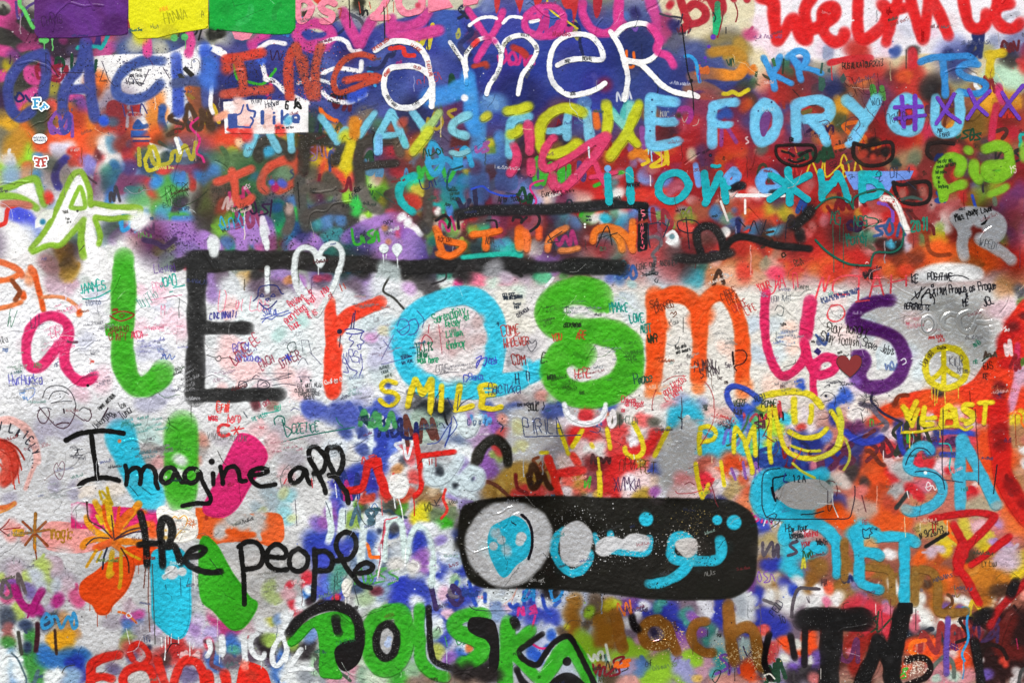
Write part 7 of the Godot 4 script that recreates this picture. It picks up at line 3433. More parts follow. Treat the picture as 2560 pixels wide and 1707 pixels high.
b 8a3030 6 110 30 6 120 35 5
b d04050 7 145 35 7 175 32 8 160 38 5
b 5a2a58 6 152 36 5
b 5a78c8 6 5 30 6 10 25 5
b 30306a 8 40 48 8 48 60 7
b b84018 10 60 55 12 55 70 10 70 78 12 65 62 8 60 90 10 80 72 8
b e04a14 8 72 75 8 62 78 6 85 80 6
b c82428 7 78 44 7 85 48 5 84 70 6 88 78 6
b d8b8b8 6 80 58 5 90 65 5
b a8a8a8 8 95 62 8 100 72 8 90 85 6 85 95 6 105 70 5
b 3a3030 7 40 70 7 35 75 6 52 82 5 48 95 5
b c8b8b0 8 15 85 8 25 78 6 5 95 8 30 85 5
b 7a9a98 6 8 84 6 8 105 5
b d87068 6 48 92 6 45 100 5
b 4a4a90 6 22 100 6 25 110 5
b b89888 8 50 115 10 45 120 8 40 108 6 60 115 6
b e05010 8 15 118 8 5 115 8 30 128 8 20 125 8
b d85018 10 75 125 10 85 132 10 70 135 8 78 115 8 90 128 8 100 122 8
b b0402a 6 80 105 6 85 110 5
b c06070 7 130 78 6 118 85 8 108 90 6 120 96 6
b b87a58 7 115 105 6 110 100 5 125 100 5
b c82028 6 105 90 5 112 97 5 126 60 5 118 58 6 148 70 4
b d03040 6 110 55 5 115 62 4
b e8e4e0 5 183 88 5 188 94 5
b d0202a 6 175 92 6 172 98 5
b a89a80 8 180 105 10 195 110 10 185 115 8 165 108 5
b d84a20 7 200 55 8 195 65 7 172 64 5 190 45 5 205 85 6
b e08070 6 198 70 5 204 76 4
b c87070 8 210 120 8 215 130 8 205 135 8 225 140 8
b d8a8b0 6 178 135 6 172 130 5 185 130 5
b c8b838 7 165 130 6 160 145 7 145 152 8 188 150 7 170 145 6 195 142 5
b b8a058 7 130 135 8 140 130 8 120 138 6
b b08ac0 5 205 130 5 200 150 5 215 155 6
b a87850 8 228 40 8 228 60 10 225 20 8 230 80 8 222 30 6
b c89070 6 225 50 5 232 70 5
b d8d8d8 5 235 45 4 235 60 4
b d8c020 5 222 10 5 230 8 4 232 4 4
=1
s 2c3a9c 5 2 92 24 94 40 98 50
s 2a3aa8 6 3 30 24 40 32 52 36 66 34 72 30
s 2a40b0 5 2 140 25 160 24 185 28
s 2c40b0 5 2 140 50 165 50 190 46
b de4414 14 195 60 14 204 78 12 192 30 8 208 52 12 150 10 8 188 40 8 210 92 12
b e06a30 10 222 112 12 226 128 10 236 140 12
W red_band|broad deep red sprayed band curving down the right edge
s c41610 22 4 206 -6 205 20 208 45 210 70 218 90 228 108 240 124
E
b 8a0c0c 8 206 22 7 207 40 6 222 92 6 232 108 5 218 84 6
W sprayed_word|turquoise spray letters SA on the red and orange ground
L
s 3aaccc 11 1.6 128 46 122 40 112 42 104 52 102 64 112 70 128 72 138 80 142 92 136 104 124 112 108 116 100 114
E
W sprayed_word|turquoise spray letter A beside the red band
s 3aaccc 12 1.6 162 112 162 90 162 60 163 32
s 3aaccc 13 1.6 164 32 176 54 186 74 196 94 203 108
s 3aaccc 9 1.6 156 76 172 75 190 76
E
b 8aa0a0 5 204 108 5 100 112 5
s 2a3030 3 2 102 94 96 102 88 112
W red_spray_letter|deep red spray letter P tilted at the right
s c0141a 7 2 128 124 145 121 165 118 185 117 202 121
s c0141a 8 2 202 122 192 134 180 146 170 156 166 168
s c0141a 8 2 154 130 160 142 166 154 164 170 158 186
s c0141a 7 2 219 144 208 152 198 160
E
W sprayed_word|yellow lower halves of the letters VLAST with an underline
s dac820 5 1 100 -2 104 10 107 18
s dac820 5 1 114 -2 110 8 107 16
s dac820 5 1 121 -4 120 8 134 8
s dac820 5 1 142 -2 140 12 139 18
s dac820 5 1 156 -2 157 10 156 18
s dac820 4 1 142 4 156 3
s dac820 5 1 168 -2 176 2 178 8 172 12 163 10
s d8c420 3 .8 95 25 115 24 135 20 158 18 168 22 176 18
E
l d8b838 1.2 .4 104 24 104 43
l d8b838 .9 .3 95 18 94 27
l d8b838 .9 .3 139 18 139 31
W sprayed_word|sky blue spray word EMET in tall rounded strokes
L
s 26b4d4 14 2 -40 148 -36 133 -20 129 -4 130 10 138 20 150
E
b 26b4d4 4 42 140 8 52 136 8 60 140 7 45 150 8
W sprayed_letters|sky blue spray letters MET below the red letter P
L
s 26b4d4 15 2 48 150 42 138 56 138 66 142
s 26b4d4 12 2 64 146 82 144 100 146 112 152
E
b c8905a 3 56 152 6 62 154 4
=2
s 161412 4 1 122 156 135 148 148 140
=3
t 1c1c1c 1.4 8 116 147 -14 N 9/26/13
t 5a5030 .8 6 108 138 -4 MILES
t 501818 1 6 130 131 -4 POKE
l b01818 1 .3 130 130 131 140
l b01818 1 .3 134 130 134 138
l e0d0a0 .8 .3 98 122 99 145
l e0d0b0 .8 .3 116 129 116 138
l e0d0b0 .8 .3 147 126 147 140
s 1c2838 .9 .3 50 135 52 136 54 137 58 134 59 138 61 140 58 142 57 146 51 145 50 135
t 1c2838 .7 4 60 136 6 ET mix
l 1c1420 .9 .3 142 -2 142 30 141 60 142 79
l 501418 .9 .3 179 -2 181 30 183 60 183 85
s 1c2838 1 .3 99 62 104 50 112 43 122 44 128 50
s 1c2838 1 .3 110 70 124 69 136 73 142 80 144 90
l 1c2838 .8 .3 142 79 165 82
l 101820 1.2 .3 204 62 202 80 200 95
s 501c20 .8 .3 10 80 18 82 21 90 20 98
s 281c28 1 .3 -2 124 20 124 34 123 38 114 41 98 41 86
s 281c28 .8 .3 10 92 10 110 12 115 16 108 20 116
l 501c20 1 .3 49 97 54 116
l e8f0f0 .9 .3 15 95 16 108 22 122
l e8e8e8 .8 .3 -2 106 16 107
l f0e8e8 .9 .3 101 92 103 100
l f0e8e8 .9 .3 74 46 74 55
f 2a2420 .4 105 10 107 9 106 11
s 202020 .7 .3 48 2 50 10 50 14 54 10
s 1c1c1c .6 .3 0 10 10 8 14 0
s c8c838 5 1.4 22 -2 26 14 24 30 18 44 6 52 -6 56
s b0b038 2.4 1 30 32 35 46 34 58 28 68
b e0f0f4 .8 122 71 2
l e0a830 1 .3 225 0 225 22
l 8a3018 .8 .3 225 4 226 40
t a02020 .8 6 50 130 -4 POE
t 181c20 1.2 7 -2 153 0 elh
"""

const PAINT_E := """
T 0 4
=0
G c4c4c6
b d8d8da 12 70 20 12 80 60 12 110 85 14 140 60 12 100 100 12 120 110 10 150 30 8 20 10 10
b a8a0ac 8 15 25 10 60 30 8 50 40 8 75 40 8 130 90 8 150 80 6 140 40 6
b d0b8c4 7 65 20 8 15 30 8 75 45 7 90 50 6 60 75 6 150 70 7
b b8cc68 7 47 20 7 52 30 6 30 35 5 55 45 6 0 36 4 18 75 7 58 75 6 22 82 6
b c8d0dc 7 40 36 7 45 45 6 65 48 6
b d8588a 8 12 46 7 10 55 7 6 60 5 88 55 7 90 62 5
b 7a68a8 6 32 52 6 30 46 4 0 50 5
b 9aa0a8 6 210 60 10 215 75 8 225 55 6
b 404858 8 10 76 8 8 86 6 52 78 7 60 82 6 14 88 5
b b8a8c8 6 55 70 5 160 82 6
b c04890 7 150 84 7 158 80 5
b 4a78b8 7 150 96 7 158 92 5 145 90 5
b 90a860 6 150 104 6 142 112 5
b 30304a 4 168 104 3 170 116 3
b c09060 8 75 92 8 70 85 6 85 100 5
b e8a41c 10 66 104 9 75 110 9 68 118 8 60 105 6 80 104 6
b 9a5a58 6 8 96 6 10 105 6
b 3a8a38 9 32 104 7 36 125 9 38 140 10 30 130 8 42 148 8 8 112 6
b 2a68b0 9 55 130 10 75 128 10 85 130 8 12 130 7 14 145 8 95 125 6 50 122 7
b 6a98b8 6 12 125 6 10 140 6
b e8eeee 8 2 130 8 20 128 6 24 145 8 22 95 6 26 88 5 60 145 7 0 150 8 58 152 6
b 2a3858 6 28 92 6 50 90 5 30 116 5
b 2030a0 7 88 136 8 94 148 6 80 134 5
b 88a8c8 8 82 148 7 80 155 7
b c04040 8 200 115 10 190 125 10 175 130 8 210 125 8 220 130 8 205 108 6 150 118 8
b b02828 7 200 118 8 195 110 5
b 6a6088 8 185 140 7 210 150 8 220 145 7 130 140 6 150 125 5
b a8a0a8 7 160 95 7 165 110 6 180 105 6 172 88 6
b c8b8d8 8 215 98 8 225 90 8 230 105 7 180 95 6
b a080b8 6 222 95 5 218 92 4
b 4a3030 5 190 130 6
s 8a58a8 5 2 -2 48 6 42 14 40 20 46
=1
W sprayed_zigzag|magenta sprayed zigzag in the silver corner at lower left
s b01c78 8 2.4 16 46 20 58 28 70 38 72
s b01c78 7 2.4 36 74 42 60 48 50
E
b b01c78 5 66 62 6 34 76 5 40 72 5
s 3a1420 4 2 42 88 42 104 40 120
s 3a2418 2.4 1.2 62 96 63 112 64 124
s 404038 3 1.5 20 98 22 112 24 124
W orange_patch|orange spray bar below the burst of petals with small drips
f e6480e 2.4 110 30 128 16 150 14 152 24 148 40 140 54 128 66 122 76 112 76 106 66 94 58 92 46 98 38
E
f e6480e 1.4 145 2 180 2 178 12 168 18 150 20
W sprayed_bar|sky blue spray bar hanging below the word the
f 26bcda 3 178 6 204 4 216 24 216 50 216 80 210 100 200 104 184 92 176 80 175 50 174 22
E
b d0d0d0 2 196 30 8 208 29 5 188 35 3
s d8a818 6 1 128 6 126 20 124 34 128 30
s d0a018 4 1 138 6 138 20 138 36 136 48
s d89a18 3 .8 110 4 104 14 98 24
s c8a830 2.4 .6 116 6 110 18
s d8a018 3 .8 140 4 150 10 160 15
s 1c2438 2 .4 122 2 118 14 117 26
s 3a2418 1.6 .4 138 2 146 16 147 30
l d88018 2 .5 39 -2 40 8
l 7a3020 1.4 .4 40 6 41 15
W red_lettering|red spray lettering cut off by the bottom edge
L
s da2418 10 1.5 136 124 118 128 104 136 103 152 102 176
s da2418 9 1.5 103 152 116 149 128 152
s da2418 9 1.5 104 140 102 162
L
s da2418 6 1.5 152 130 148 122 152 114 160 112 168 120 170 128 162 136 154 134
s da2418 9 1.5 180 174 175 150 170 140 158 138 146 142 140 152 144 166
L
s da2418 9 1.5 180 130 184 145 190 160 196 166 200 150 206 136 214 130 226 134 232 146 234 164
E
=3
l a83a20 .8 .3 111 76 111 92
l b84a30 .7 .3 121 76 121 82
l a84a30 .6 .3 127 68 127 76
l a8482a .8 .3 102 66 102 74
s b04a3a .7 .3 154 20 154 28
l b05038 .7 .3 158 20 158 32
l 6a3020 1 .3 166 25 164 48
l 7a4030 1 .3 170 24 169 60 171 98
l 50504a 1 .3 174 20 176 80 177 112
l e8e8ea 1 .3 184 104 185 116
l e8ecec 1.2 .3 189 104 189 118 188 130
l e8e8ea .9 .3 192 102 192 112
l e8ecee .8 .3 196 100 195 112
l e8ecee 1 .3 204 104 204 112
l e8ecee 1 .3 217 110 217 126
l e8ecee .8 .3 222 110 220 118
l e8ecee .8 .3 144 94 148 112
l e8e8ea .6 .3 161 90 161 98
l f0f4f4 .8 .3 222 30 223 48
l 18485a .7 .3 189 44 190 50
l 18485a .7 .3 206 36 207 56
l 18485a .7 .3 216 36 213 46
s 28181c 1.2 .4 190 122 196 112 204 112
t 2a2a6a .8 5 170 110 0 *
l 30406a .8 .3 164 102 165 110
l 30406a .8 .3 167 104 168 110
s f0f0f0 1 .4 146 76 150 80 146 82 144 78 149 75
s eceaf0 .8 .4 112 96 116 98 112 100
s 302c20 .8 .3 70 145 75 138 85 136
T 1 4
=0
G a8a8a8
b d0cecc 10 40 40 12 60 15 12 70 50 10 80 60 10 60 90 10 75 80 10 95 10 8 25 25 8
b b8b4b2 8 60 60 8 85 40 8 50 90 6
b a8b878 7 72 50 7 80 58 6 75 44 4
b c8c848 5 74 88 5
b 7898c8 5 84 84 5
b 3a46b8 8 135 20 8 130 5 8 140 45 10 150 55 8 135 55 7 160 5 8
b 5a78d8 6 185 42 6 190 40 5 140 44 5
b 4a9080 6 150 40 7 155 30 6 148 48 5
b d03040 6 117 36 6 116 44 4 102 65 5 103 72 5 97 45 4 150 60 4
b d0a0a8 6 95 55 6 105 85 5
b 2060b8 5 115 52 5 118 56 4
b e4ecf0 7 118 50 4 110 66 6 180 15 6 177 5 6 200 15 6 195 60 8 180 62 8 198 5 5 130 66 4
b 7a90b0 8 190 20 8 186 30 6 215 25 8 185 8 6 170 20 6
b 384868 7 210 12 6 208 25 5 175 48 6 190 48 6
b 8098b8 7 215 38 8 200 50 8
b 2838b0 9 225 42 8 228 55 8 222 60 8 235 45 8 224 72 5 230 75 4
b a0b890 6 185 56 7 190 52 5
b 703040 4 196 50 5
b b8c0c8 8 225 8 10 232 20 8 225 30 8
b d8a0b8 6 203 5 4
b b83a78 9 22 95 8 30 100 7 15 90 6 40 95 6 10 82 6
b c8a8b0 8 12 75 8 50 95 7 45 85 6
b b0a0d0 7 8 105 7 5 95 5
b e0e4e6 8 62 96 8 85 98 7 80 110 6 95 85 6 60 108 6 45 108 7 92 78 5
b 3a6ab8 8 30 110 7 8 124 7 35 120 7 15 135 7 88 125 6 80 135 7 85 150 8
b 50a090 5 5 112 4 33 118 5
b 5a4858 8 28 130 7 45 130 7 70 120 6 55 125 5 75 130 5
b 2a2428 7 66 112 8 72 118 7 98 118 8 120 125 9 115 135 9 120 115 6
b 98b850 6 75 108 7 100 110 6
b d83048 4 2 114 5
b d8dcdc 9 110 148 10 95 142 8 120 142 8 130 155 8 90 150 6 105 155 8
b 8a9098 7 120 152 8 140 152 7
b c890a0 6 165 145 7 172 138 6 150 155 7 160 158 6
b 8aa890 6 180 145 7 182 152 6 190 158 6
b 6a88c0 6 122 105 6 125 98 5
b a8d0a8 6 132 130 7 130 142 6 136 120 5
b 2a1c24 5 130 64 4 120 60 4
b c8d8c0 7 195 150 8 215 155 8 230 150 8 180 130 6
b 40b030 8 226 150 8
=1
W sprayed_bar|bright green slanted spray bar below the word people
f 34a41c 3 -4 -6 10 -2 22 18 30 32 40 46 50 60 58 66 52 80 42 92 32 94 24 88 10 72 -4 56
E
W white_dripping_letters|white dripping brush letters above the red letters at the bottom
L
s e4e8ea 6 .8 4 108 6 118 2 126
L
s e4e8ea 8 .8 19 104 20 116 19 124
L
s e4e8ea 7 .8 45 108 45 120 46 132
L
s e4e8ea 6 .8 60 100 53 106 53 118 58 126 66 128 68 122
L
s e4e8ea 6 .8 90 100 82 110 77 122 78 134 84 136 92 124 94 112
s e4e8ea 5 .8 100 75 92 92 90 105 94 120 92 132
L
s e4e8ea 7 .8 110 118 102 130 96 140
s e4e8ea 5 .8 96 142 110 140 124 141
E
W red_lettering|red spray letters rising from the bottom edge at left
L
s dc2416 8 1.5 -2 160 0 148 4 145 6 156 6 170
L
s dc2416 12 1.5 22 145 24 155 24 175
L
f dc2416 1.5 38 150 42 136 52 134 66 140 72 150 74 175 38 175
E
b c03020 3 52 148 5
b f08878 3 46 134 4
=2
W sprayed_word|bright green spray word POLSKA with black outlines
L
f 2fa01c 1.6 96 108 108 94 122 84 136 78 152 76 166 82 172 94 172 108 160 114 152 122 150 136 156 150 140 150 132 146 132 120 130 100 124 92 114 102 106 110 98 114
L
s 32a41e 20 1.6 206 76 224 74 228 90 230 108 222 132 206 140 192 130 188 112 190 92 200 80
L
s 32a41e 13 1.6 246 70 245 90 246 110 248 132 262 146 276 150
L
s 32a41e 17 1.6 320 80 302 78 286 86 290 98 310 106 318 114 316 124 304 132 294 134
L
s 32a41e 17 1.6 348 86 346 110 344 134 344 160
s 32a41e 13 1.6 374 96 362 106 352 118 366 136 380 150
L
s 32a41e 17 1.6 386 156 400 134 412 116 420 116 432 134 442 156
E
W black_outline|black sprayed outline of the green letter P
s 120f10 11 1.4 96 100 106 86 122 74 140 68 158 70 172 80 177 96 176 112 165 116
f 120f10 1.4 150 118 160 110 180 108 180 120 174 134 162 142 154 138 150 128
E
W black_blob|black bean shaped blob inside the green letter P
s 120f10 11 1 150 83 151 94 153 99
E
W black_outline|black sprayed oval inside the green letter O
s 120f10 8 1.2 210 88 200 94 196 108 198 120 206 128 215 124 219 112 219 98 210 88
E
b a8b8d8 1.5 209 112 4 211 106 3
W black_outline|black sprayed outline of the green letters L and S
s 120f10 6.5 1 256 70 257 92 258 114 262 130 272 136 280 139
f 120f10 1.2 302 88 306 82 318 82 330 86 334 96 336 108 336 134 330 144 326 130 328 116 322 106 312 102 303 96
E
b 201a1a 8 300 144 8 320 146 8 290 142 6 330 150 8
W black_outline|black sprayed outline of the green letters K and A
s 120f10 9 1.2 354 84 357 92
s 120f10 6 1 387 100 370 112 360 120 366 130 380 136 388 126 398 112 410 104 418 104 426 116 436 136 444 152 450 168
E
b 120f10 1 415 132 5
f 120f10 2 394 160 404 150 416 146 428 152 434 162 400 165
s 161214 6 1.6 357 140 362 152 370 160
=3
W white_drip|cream dab with long drips over the black outline
f e0dcd4 1 157 44 162 38 168 42 166 52 164 58 159 56
E
l e8e4de 1 .3 161 56 161 66
l e8e4de 1 .3 165 54 165 62
t 1c1c1c .9 6 170 72 -6 etar
l 202428 .7 .3 171 48 176 67
l 202428 .6 .3 5 14 20 34
s e8ecf0 1.6 .5 202 -2 202 15 199 28 197 40
s f0f4f4 1.2 .3 230 2 229 22
l e8f0f0 .9 .3 115 114 115 118
t a83038 .8 6 48 106 0 lf
l d8dce0 .8 .3 16 124 16 134
l d8dce0 .8 .3 20 124 20 130
l e0e4e4 .8 .3 64 128 64 140
m 70706a .5 4 8 56 30 30 24 -10
T 2 4
=0
G a8b0c4
b 3040a8 10 5 5 6 8 45 10 20 55 10 30 25 8 40 20 7 40 35 8 55 30 7 60 55 10 70 50 8 30 75 9 38 90 9 40 105 9 50 65 7 100 65 6 135 65 8 140 78 9 155 80 8 165 85 8 125 80 7
b 9a68b0 7 14 12 8 18 20 6 10 22 5
b d8d8d4 7 4 22 5
b e4eaee 7 26 8 6 27 25 5 25 42 5 40 5 8 48 10 8 35 50 7 48 40 7 70 40 5 85 65 6 100 55 8 115 50 7 110 65 7 125 58 6 150 65 6 30 90 8 165 105 7 155 120 7 8 65 6 0 90 6 160 98 6
b b8c8e0 7 50 22 6 55 15 6 15 90 6
b 88b088 5 50 40 5 5 140 8 30 100 5
b d8b0c8 6 40 55 6 110 72 4 44 78 5
b 8098c0 7 95 72 6 100 78 6
s 2c4cb0 4 1 46 64 50 52 54 40
s 2848b0 4 1 68 40 72 58 76 68
s 2c50b0 4 1 86 54 86 64
s 2848b0 4 1 114 66 118 70 124 66
s 2848b0 4 1 131 52 131 66 130 78
s 2848b0 4 1 141 54 142 68 146 74
s 2848b0 4 1 152 56 155 70 162 78
s 3058b0 4 1 166 68 172 62
b 201c20 6 162 55 7 165 45 8
b 8a5a18 10 185 65 8 186 80 8 190 95 8 215 85 9 225 78 9 220 100 9 228 110 8 230 95 8 210 115 6
b 5a4838 8 215 62 8 205 75 6 175 98 5 205 90 4
b a8a020 6 230 68 6 180 92 3
b 8ab828 8 205 75 5 200 105 8 205 120 8 215 125 8 200 112 7 225 125 6
b 5a98a0 5 225 130 4 218 145 6
b a87828 5 218 135 4 230 140 5
b 4a3a28 7 225 155 8 205 145 6
b c8b8d0 7 38 125 6 40 132 5 55 120 5
b e0e8f0 6 60 115 6 55 128 5 75 125 5
b 2858b0 5 58 125 6 72 130 5 66 128 4
b d8703a 4 68 116 4
b 8a58b0 5 46 128 6
b a8b050 6 32 115 6 30 125 5
b 806858 8 60 152 8 75 150 8 40 155 7 85 155 6 20 152 8 5 155 8
b 2a2628 8 60 142 7 75 142 8 85 138 8
b b0b8d8 6 145 118 6 150 110 5
b 2050b8 6 143 123 6 150 128 5 162 102 5 158 118 4
=2
=3
l c85a4a .5 .3 123 48 116 66
s e8c0b0 .8 .3 108 66 116 60 122 50
s 202838 .8 .3 68 68 78 73 115 74
s 302438 .7 .3 30 96 33 92 35 98
t 2a2818 .9 6 218 129 -8 at s
t 2a2818 .9 6 210 142 -8 poncho
t 3a3818 .9 8 216 156 0 ARE.
t 2a3a18 .9 6 24 153 0 young
s f4f4f4 .8 .4 2 18 8 18 10 24 6 30
t d06070 .7 4 78 60 0 TT FE
T 3 4
=0
G 706070
b a89a90 8 165 5 8 175 10 7 172 35 7 180 40 6 190 2 5
b 8a5a20 8 168 20 7 185 48 8 190 42 6 195 48 5
b b8a890 6 178 36 7 185 38 5
b 28309a 8 178 20 7 185 18 6 165 55 7 170 75 7 178 85 8 195 48 7 205 50 6 160 95 6 190 92 8 185 100 7
b 2ab4d0 8 205 5 10 205 20 8 207 30 7 222 8 7 230 3 6
b d8d8d8 8 195 60 10 205 65 10 215 55 8 230 60 8 180 60 7 225 70 6 210 42 6
b 2840b0 7 206 50 5
b 8a5a20 7 225 35 7 226 48 6 230 22 6
b 6a3a80 6 155 45 6 158 35 5 20 68 8 12 70 6
b c8ccd0 8 150 55 8 145 65 8 152 75 8 148 82 7 155 62 6
b 9aa0a8 6 140 60 6 145 75 5
b 28309a 10 35 75 8 60 72 9 70 82 9 75 92 8 115 75 7 120 88 8 118 65 6 50 66 6
b d0d0d8 6 35 66 5 105 70 7 100 62 5 15 90 6 92 85 5 28 78 4 110 75 5
b 3a8a80 6 82 78 6 50 70 5 85 85 5 110 102 7 108 108 5 52 64 4
b 8a50a8 7 76 105 7 90 80 5 100 100 5 82 112 5
b a0a820 5 2 66 4
b b88aa0 7 40 118 7 50 125 6 84 118 7 25 110 6 105 138 8 100 145 7 110 130 6 25 135 6 5 125 6
b 88b828 9 22 120 7 30 122 7 18 110 5 55 130 9 45 140 9 50 150 10 38 150 8 60 145 8 90 128 8 75 150 7 2 130 6 82 124 6 95 130 5
b 9090c0 8 10 140 8 75 135 7 80 140 7 85 150 7 70 128 5 130 140 6
b 4a70a8 6 32 135 6 28 145 5
b a0b8b8 6 120 105 6 118 115 7 128 118 6 148 118 5 150 112 5
b 40a0a0 7 122 125 6 122 138 7 116 148 6
b c88a80 7 130 155 9 120 158 8 145 158 8 165 155 7 10 155 7 25 155 6
b e84a18 7 155 140 7 152 148 6 192 116 7 196 110 6 215 120 7 226 108 8 226 118 6 172 98 5
b a8a0b8 7 175 110 7 180 130 7 185 140 8 195 130 6 200 145 7 205 135 6 190 122 5
b d04848 7 182 112 6 178 122 6 170 95 5 180 130 4
b 6a48a8 6 232 130 6 215 130 5 230 140 6 208 138 5
b 2a2428 6 210 150 8 220 145 7 175 150 6 230 150 8
b d8d8d0 5 210 112 5 195 128 4 225 130 4 178 150 5
b d07070 6 230 154 6
b d8b050 4 95 152 4 180 145 3
=1
W golden_letters|golden brown spray letters each with bright glints
L
s 8c571c 12 2 0 76 4 90 6 104 10 118
L
s 8c571c 11 2 52 84 38 88 32 100 38 112 52 114 62 108 62 94 52 86
s 8c571c 10 2 60 92 66 108 72 122
L
s 8c571c 10 2 106 86 94 88 88 100 92 114 104 122 114 122
L
s 8c571c 13 2 130 66 132 90 134 112 138 134
s 8c571c 12 2 136 100 150 92 160 98 164 116 166 132 170 140
E
g e8c890 260 60 105 24 18
g e8c890 260 140 125 40 14
g f0dcb0 120 165 130 10 14
b 2a2440 3 46 98 4
=2
W black_letters|black spray letters TN at the lower right
L
s 0c0b0c 25 1.4 216 84 236 83 262 84 290 84
s 0c0b0c 25 1.4 249 92 248 120 246 146 246 180
L
s 0c0b0c 17 1.4 303 106 296 128 286 150 280 176
s 0c0b0c 14 1.4 300 106 310 120 320 150 326 170
s 0c0b0c 19 1.4 330 76 326 98 320 124 318 150 318 175
E
W black_ring|black uneven ring beneath the golden letters at lower right
s 141012 6 2 178 100 174 116 172 132 176 144 180 152
s 141012 6 2 202 102 205 118 207 128
s 141012 6 2 219 92 218 116 218 136
E
s 141012 7 3 20 80 22 90 28 96
=3
t 1c1c30 1 9 183 80 -50 FIELD
t 1c1c30 1.2 9 190 88 -10 TO
t 3a3038 .8 8 222 65 -10 W
t 202020 .9 6 118 104 -6 Pat
t 202020 .8 7 36 138 -10 CHF
s 182828 .9 .3 112 150 116 142 122 144 116 156 112 152
l 202020 .6 .3 107 96 107 104
s 202020 .7 .3 215 6 218 1
s e8e4d8 1.6 .6 172 148 178 146 184 152
l 6a4a30 .8 .3 90 112 90 124
l 302020 .7 .3 131 132 132 146
l 302020 .7 .3 138 140 138 154
T 4 4
=0
G 8a5040
b 8a6028 8 30 20 7 32 40 7 5 25 7 20 50 7 30 55 8 40 50 6 60 25 7 80 40 8 85 55 8 70 30 7 78 25 5 110 40 8 110 60 8 115 30 7
b c85a38 4 57 28 5
b e8e4e4 7 5 55 6 20 60 7 0 50 5 82 12 5 85 42 5 88 50 5 78 6 4 30 35 4
b e85a3a 4 11 48 5
b 7a70a0 6 40 40 5 50 58 6 78 66 4
b c83040 8 45 66 7 60 68 7 70 75 8 75 88 8 78 98 6 35 68 6 45 98 7 60 96 7
b d87090 5 78 72 5 8 66 4
b e8e8e4 8 118 80 9 120 90 9 112 72 7 125 95 8 130 100 7 145 88 7 150 60 6 155 62 6 165 65 6 140 95 6 118 60 5 160 85 7 190 92 6 200 60 5 212 65 5 195 70 4
b b85020 9 130 20 9 140 30 8 145 40 9 155 45 8 140 12 6
b e05a18 7 116 16 6 150 35 7 120 12 5 172 40 7 165 20 6
b a86018 8 140 50 8 138 65 8 140 75 8 150 75 8 165 74 6 190 60 8 185 68 6 195 50 7
b c87820 8 190 35 10 200 30 8 215 30 8 180 30 8 205 40 7 195 22 6
b d8b820 8 225 20 8 232 10 8 228 28 6 145 4 6 192 4 6 150 2 5 235 25 6
b c0a8b8 8 215 10 10 222 14 8 210 18 7 130 6 6 140 3 4 168 10 5
b 4a3020 6 205 52 7 175 8 6 168 14 4 215 50 5 125 42 4
b 7050a8 6 148 70 5 160 72 4
b 28303c 9 110 102 8 120 106 9 135 108 8 150 104 8 160 102 7 105 105 6 180 104 5
b c86070 6 110 92 5 180 98 7 185 102 5 112 84 4
b e84818 9 108 114 8 120 116 9 130 116 8 135 124 7 165 120 9 170 110 8 172 130 8 155 135 8 160 142 6 168 100 6 130 114 6
b c87060 6 5 110 5 118 114 5
b e8d0c8 5 155 112 5 152 122 5
b 8a1c14 9 40 110 9 45 120 9 38 130 8 60 105 6 42 140 6
b d87080 4 36 122 4
b 6a50a0 5 2 130 6
b 4a2018 7 20 130 8 55 150 8
b d85030 6 100 140 5 95 146 5
b c8808a 8 130 145 8 138 138 7 145 155 8 160 155 8 170 150 8 130 155 8 205 155 6 148 132 5
b b0c8b8 6 155 148 6 135 150 4
b 240c0c 10 200 105 12 215 95 14 225 110 14 205 120 12 220 130 14 195 130 12 230 85 12 235 140 12 185 120 10 210 85 8 215 145 10 195 150 8 225 75 8
b 5a1410 9 210 105 10 218 85 8 205 90 8 225 125 8 212 118 8
b c03828 4 212 130 4 214 136 3
b 6a50b0 5 190 145 6
b d8d0d0 4 228 145 5 224 152 4 186 130 3
b e89080 4 235 55 4
=1
W red_spray_letter|red spray legs of the tilted letter P
s c4141a 8 2.4 165 -6 160 10 158 22 168 36 176 50 184 66
s c4141a 6 2 216 -8 200 4 186 14 174 22
s a81418 7 2.5 240 38 228 50 214 64 204 76 196 92
E
W brown_stroke|ochre brown spray strokes around the sky blue letters
s 8a6024 8 2 29 -6 29 15 29 38
s 8a6428 7 2 54 24 68 26 82 30 84 50 84 66
s 8a6428 8 2 110 26 110 45 110 66
s 8a6024 9 2 116 26 130 30 136 44 136 62 138 76 158 76 170 74
E
W sprayed_letters|lower halves of the sky blue letters MET
L
s 22b0d0 9 1.6 18 -8 20 15 20 34
s 22b0d0 12 1.6 -6 0 4 4
L
s 22b0d0 12 1.6 44 -6 46 15 46 38
s 22b0d0 12 1.6 48 6 64 8 70 12
s 22b0d0 11 1.6 48 42 62 48 70 50
L
s 22b0d0 12 1.6 98 -10 98 15 98 45 98 64
E
f 101012 2 92 66 106 66 106 76 90 78
W purple_drip|purple vertical sprayed stroke beside the black N
s 6448a8 6 1.4 148 82 147 100 146 120 146 146
E
W black_stroke|black slanted brush dab at the right
s 0f0c0e 14 2.4 180 84 190 78 195 76
s 0f0c0e 10 2.4 226 40 222 48 220 56
s 0e0c0e 9 2.4 178 108 182 130 186 156
E
=2
W black_oval|black hollow oval with pale specks at the bottom right
s 120a0a 6 1.4 100 132 112 127 124 130 128 140 122 150 108 156 98 160
E
g e8d8c8 260 110 138 12 12
=3
t 281820 1 9 3 46 -4 HA
t 3a1c6a 1.2 7 150 118 4 AND...
t 3a3018 1 7 187 23 0 LY Luu
l e8d8d0 .8 .3 65 66 65 78
l 6a2020 .8 .3 82 60 82 88
l 4a3030 .9 .3 111 72 111 96
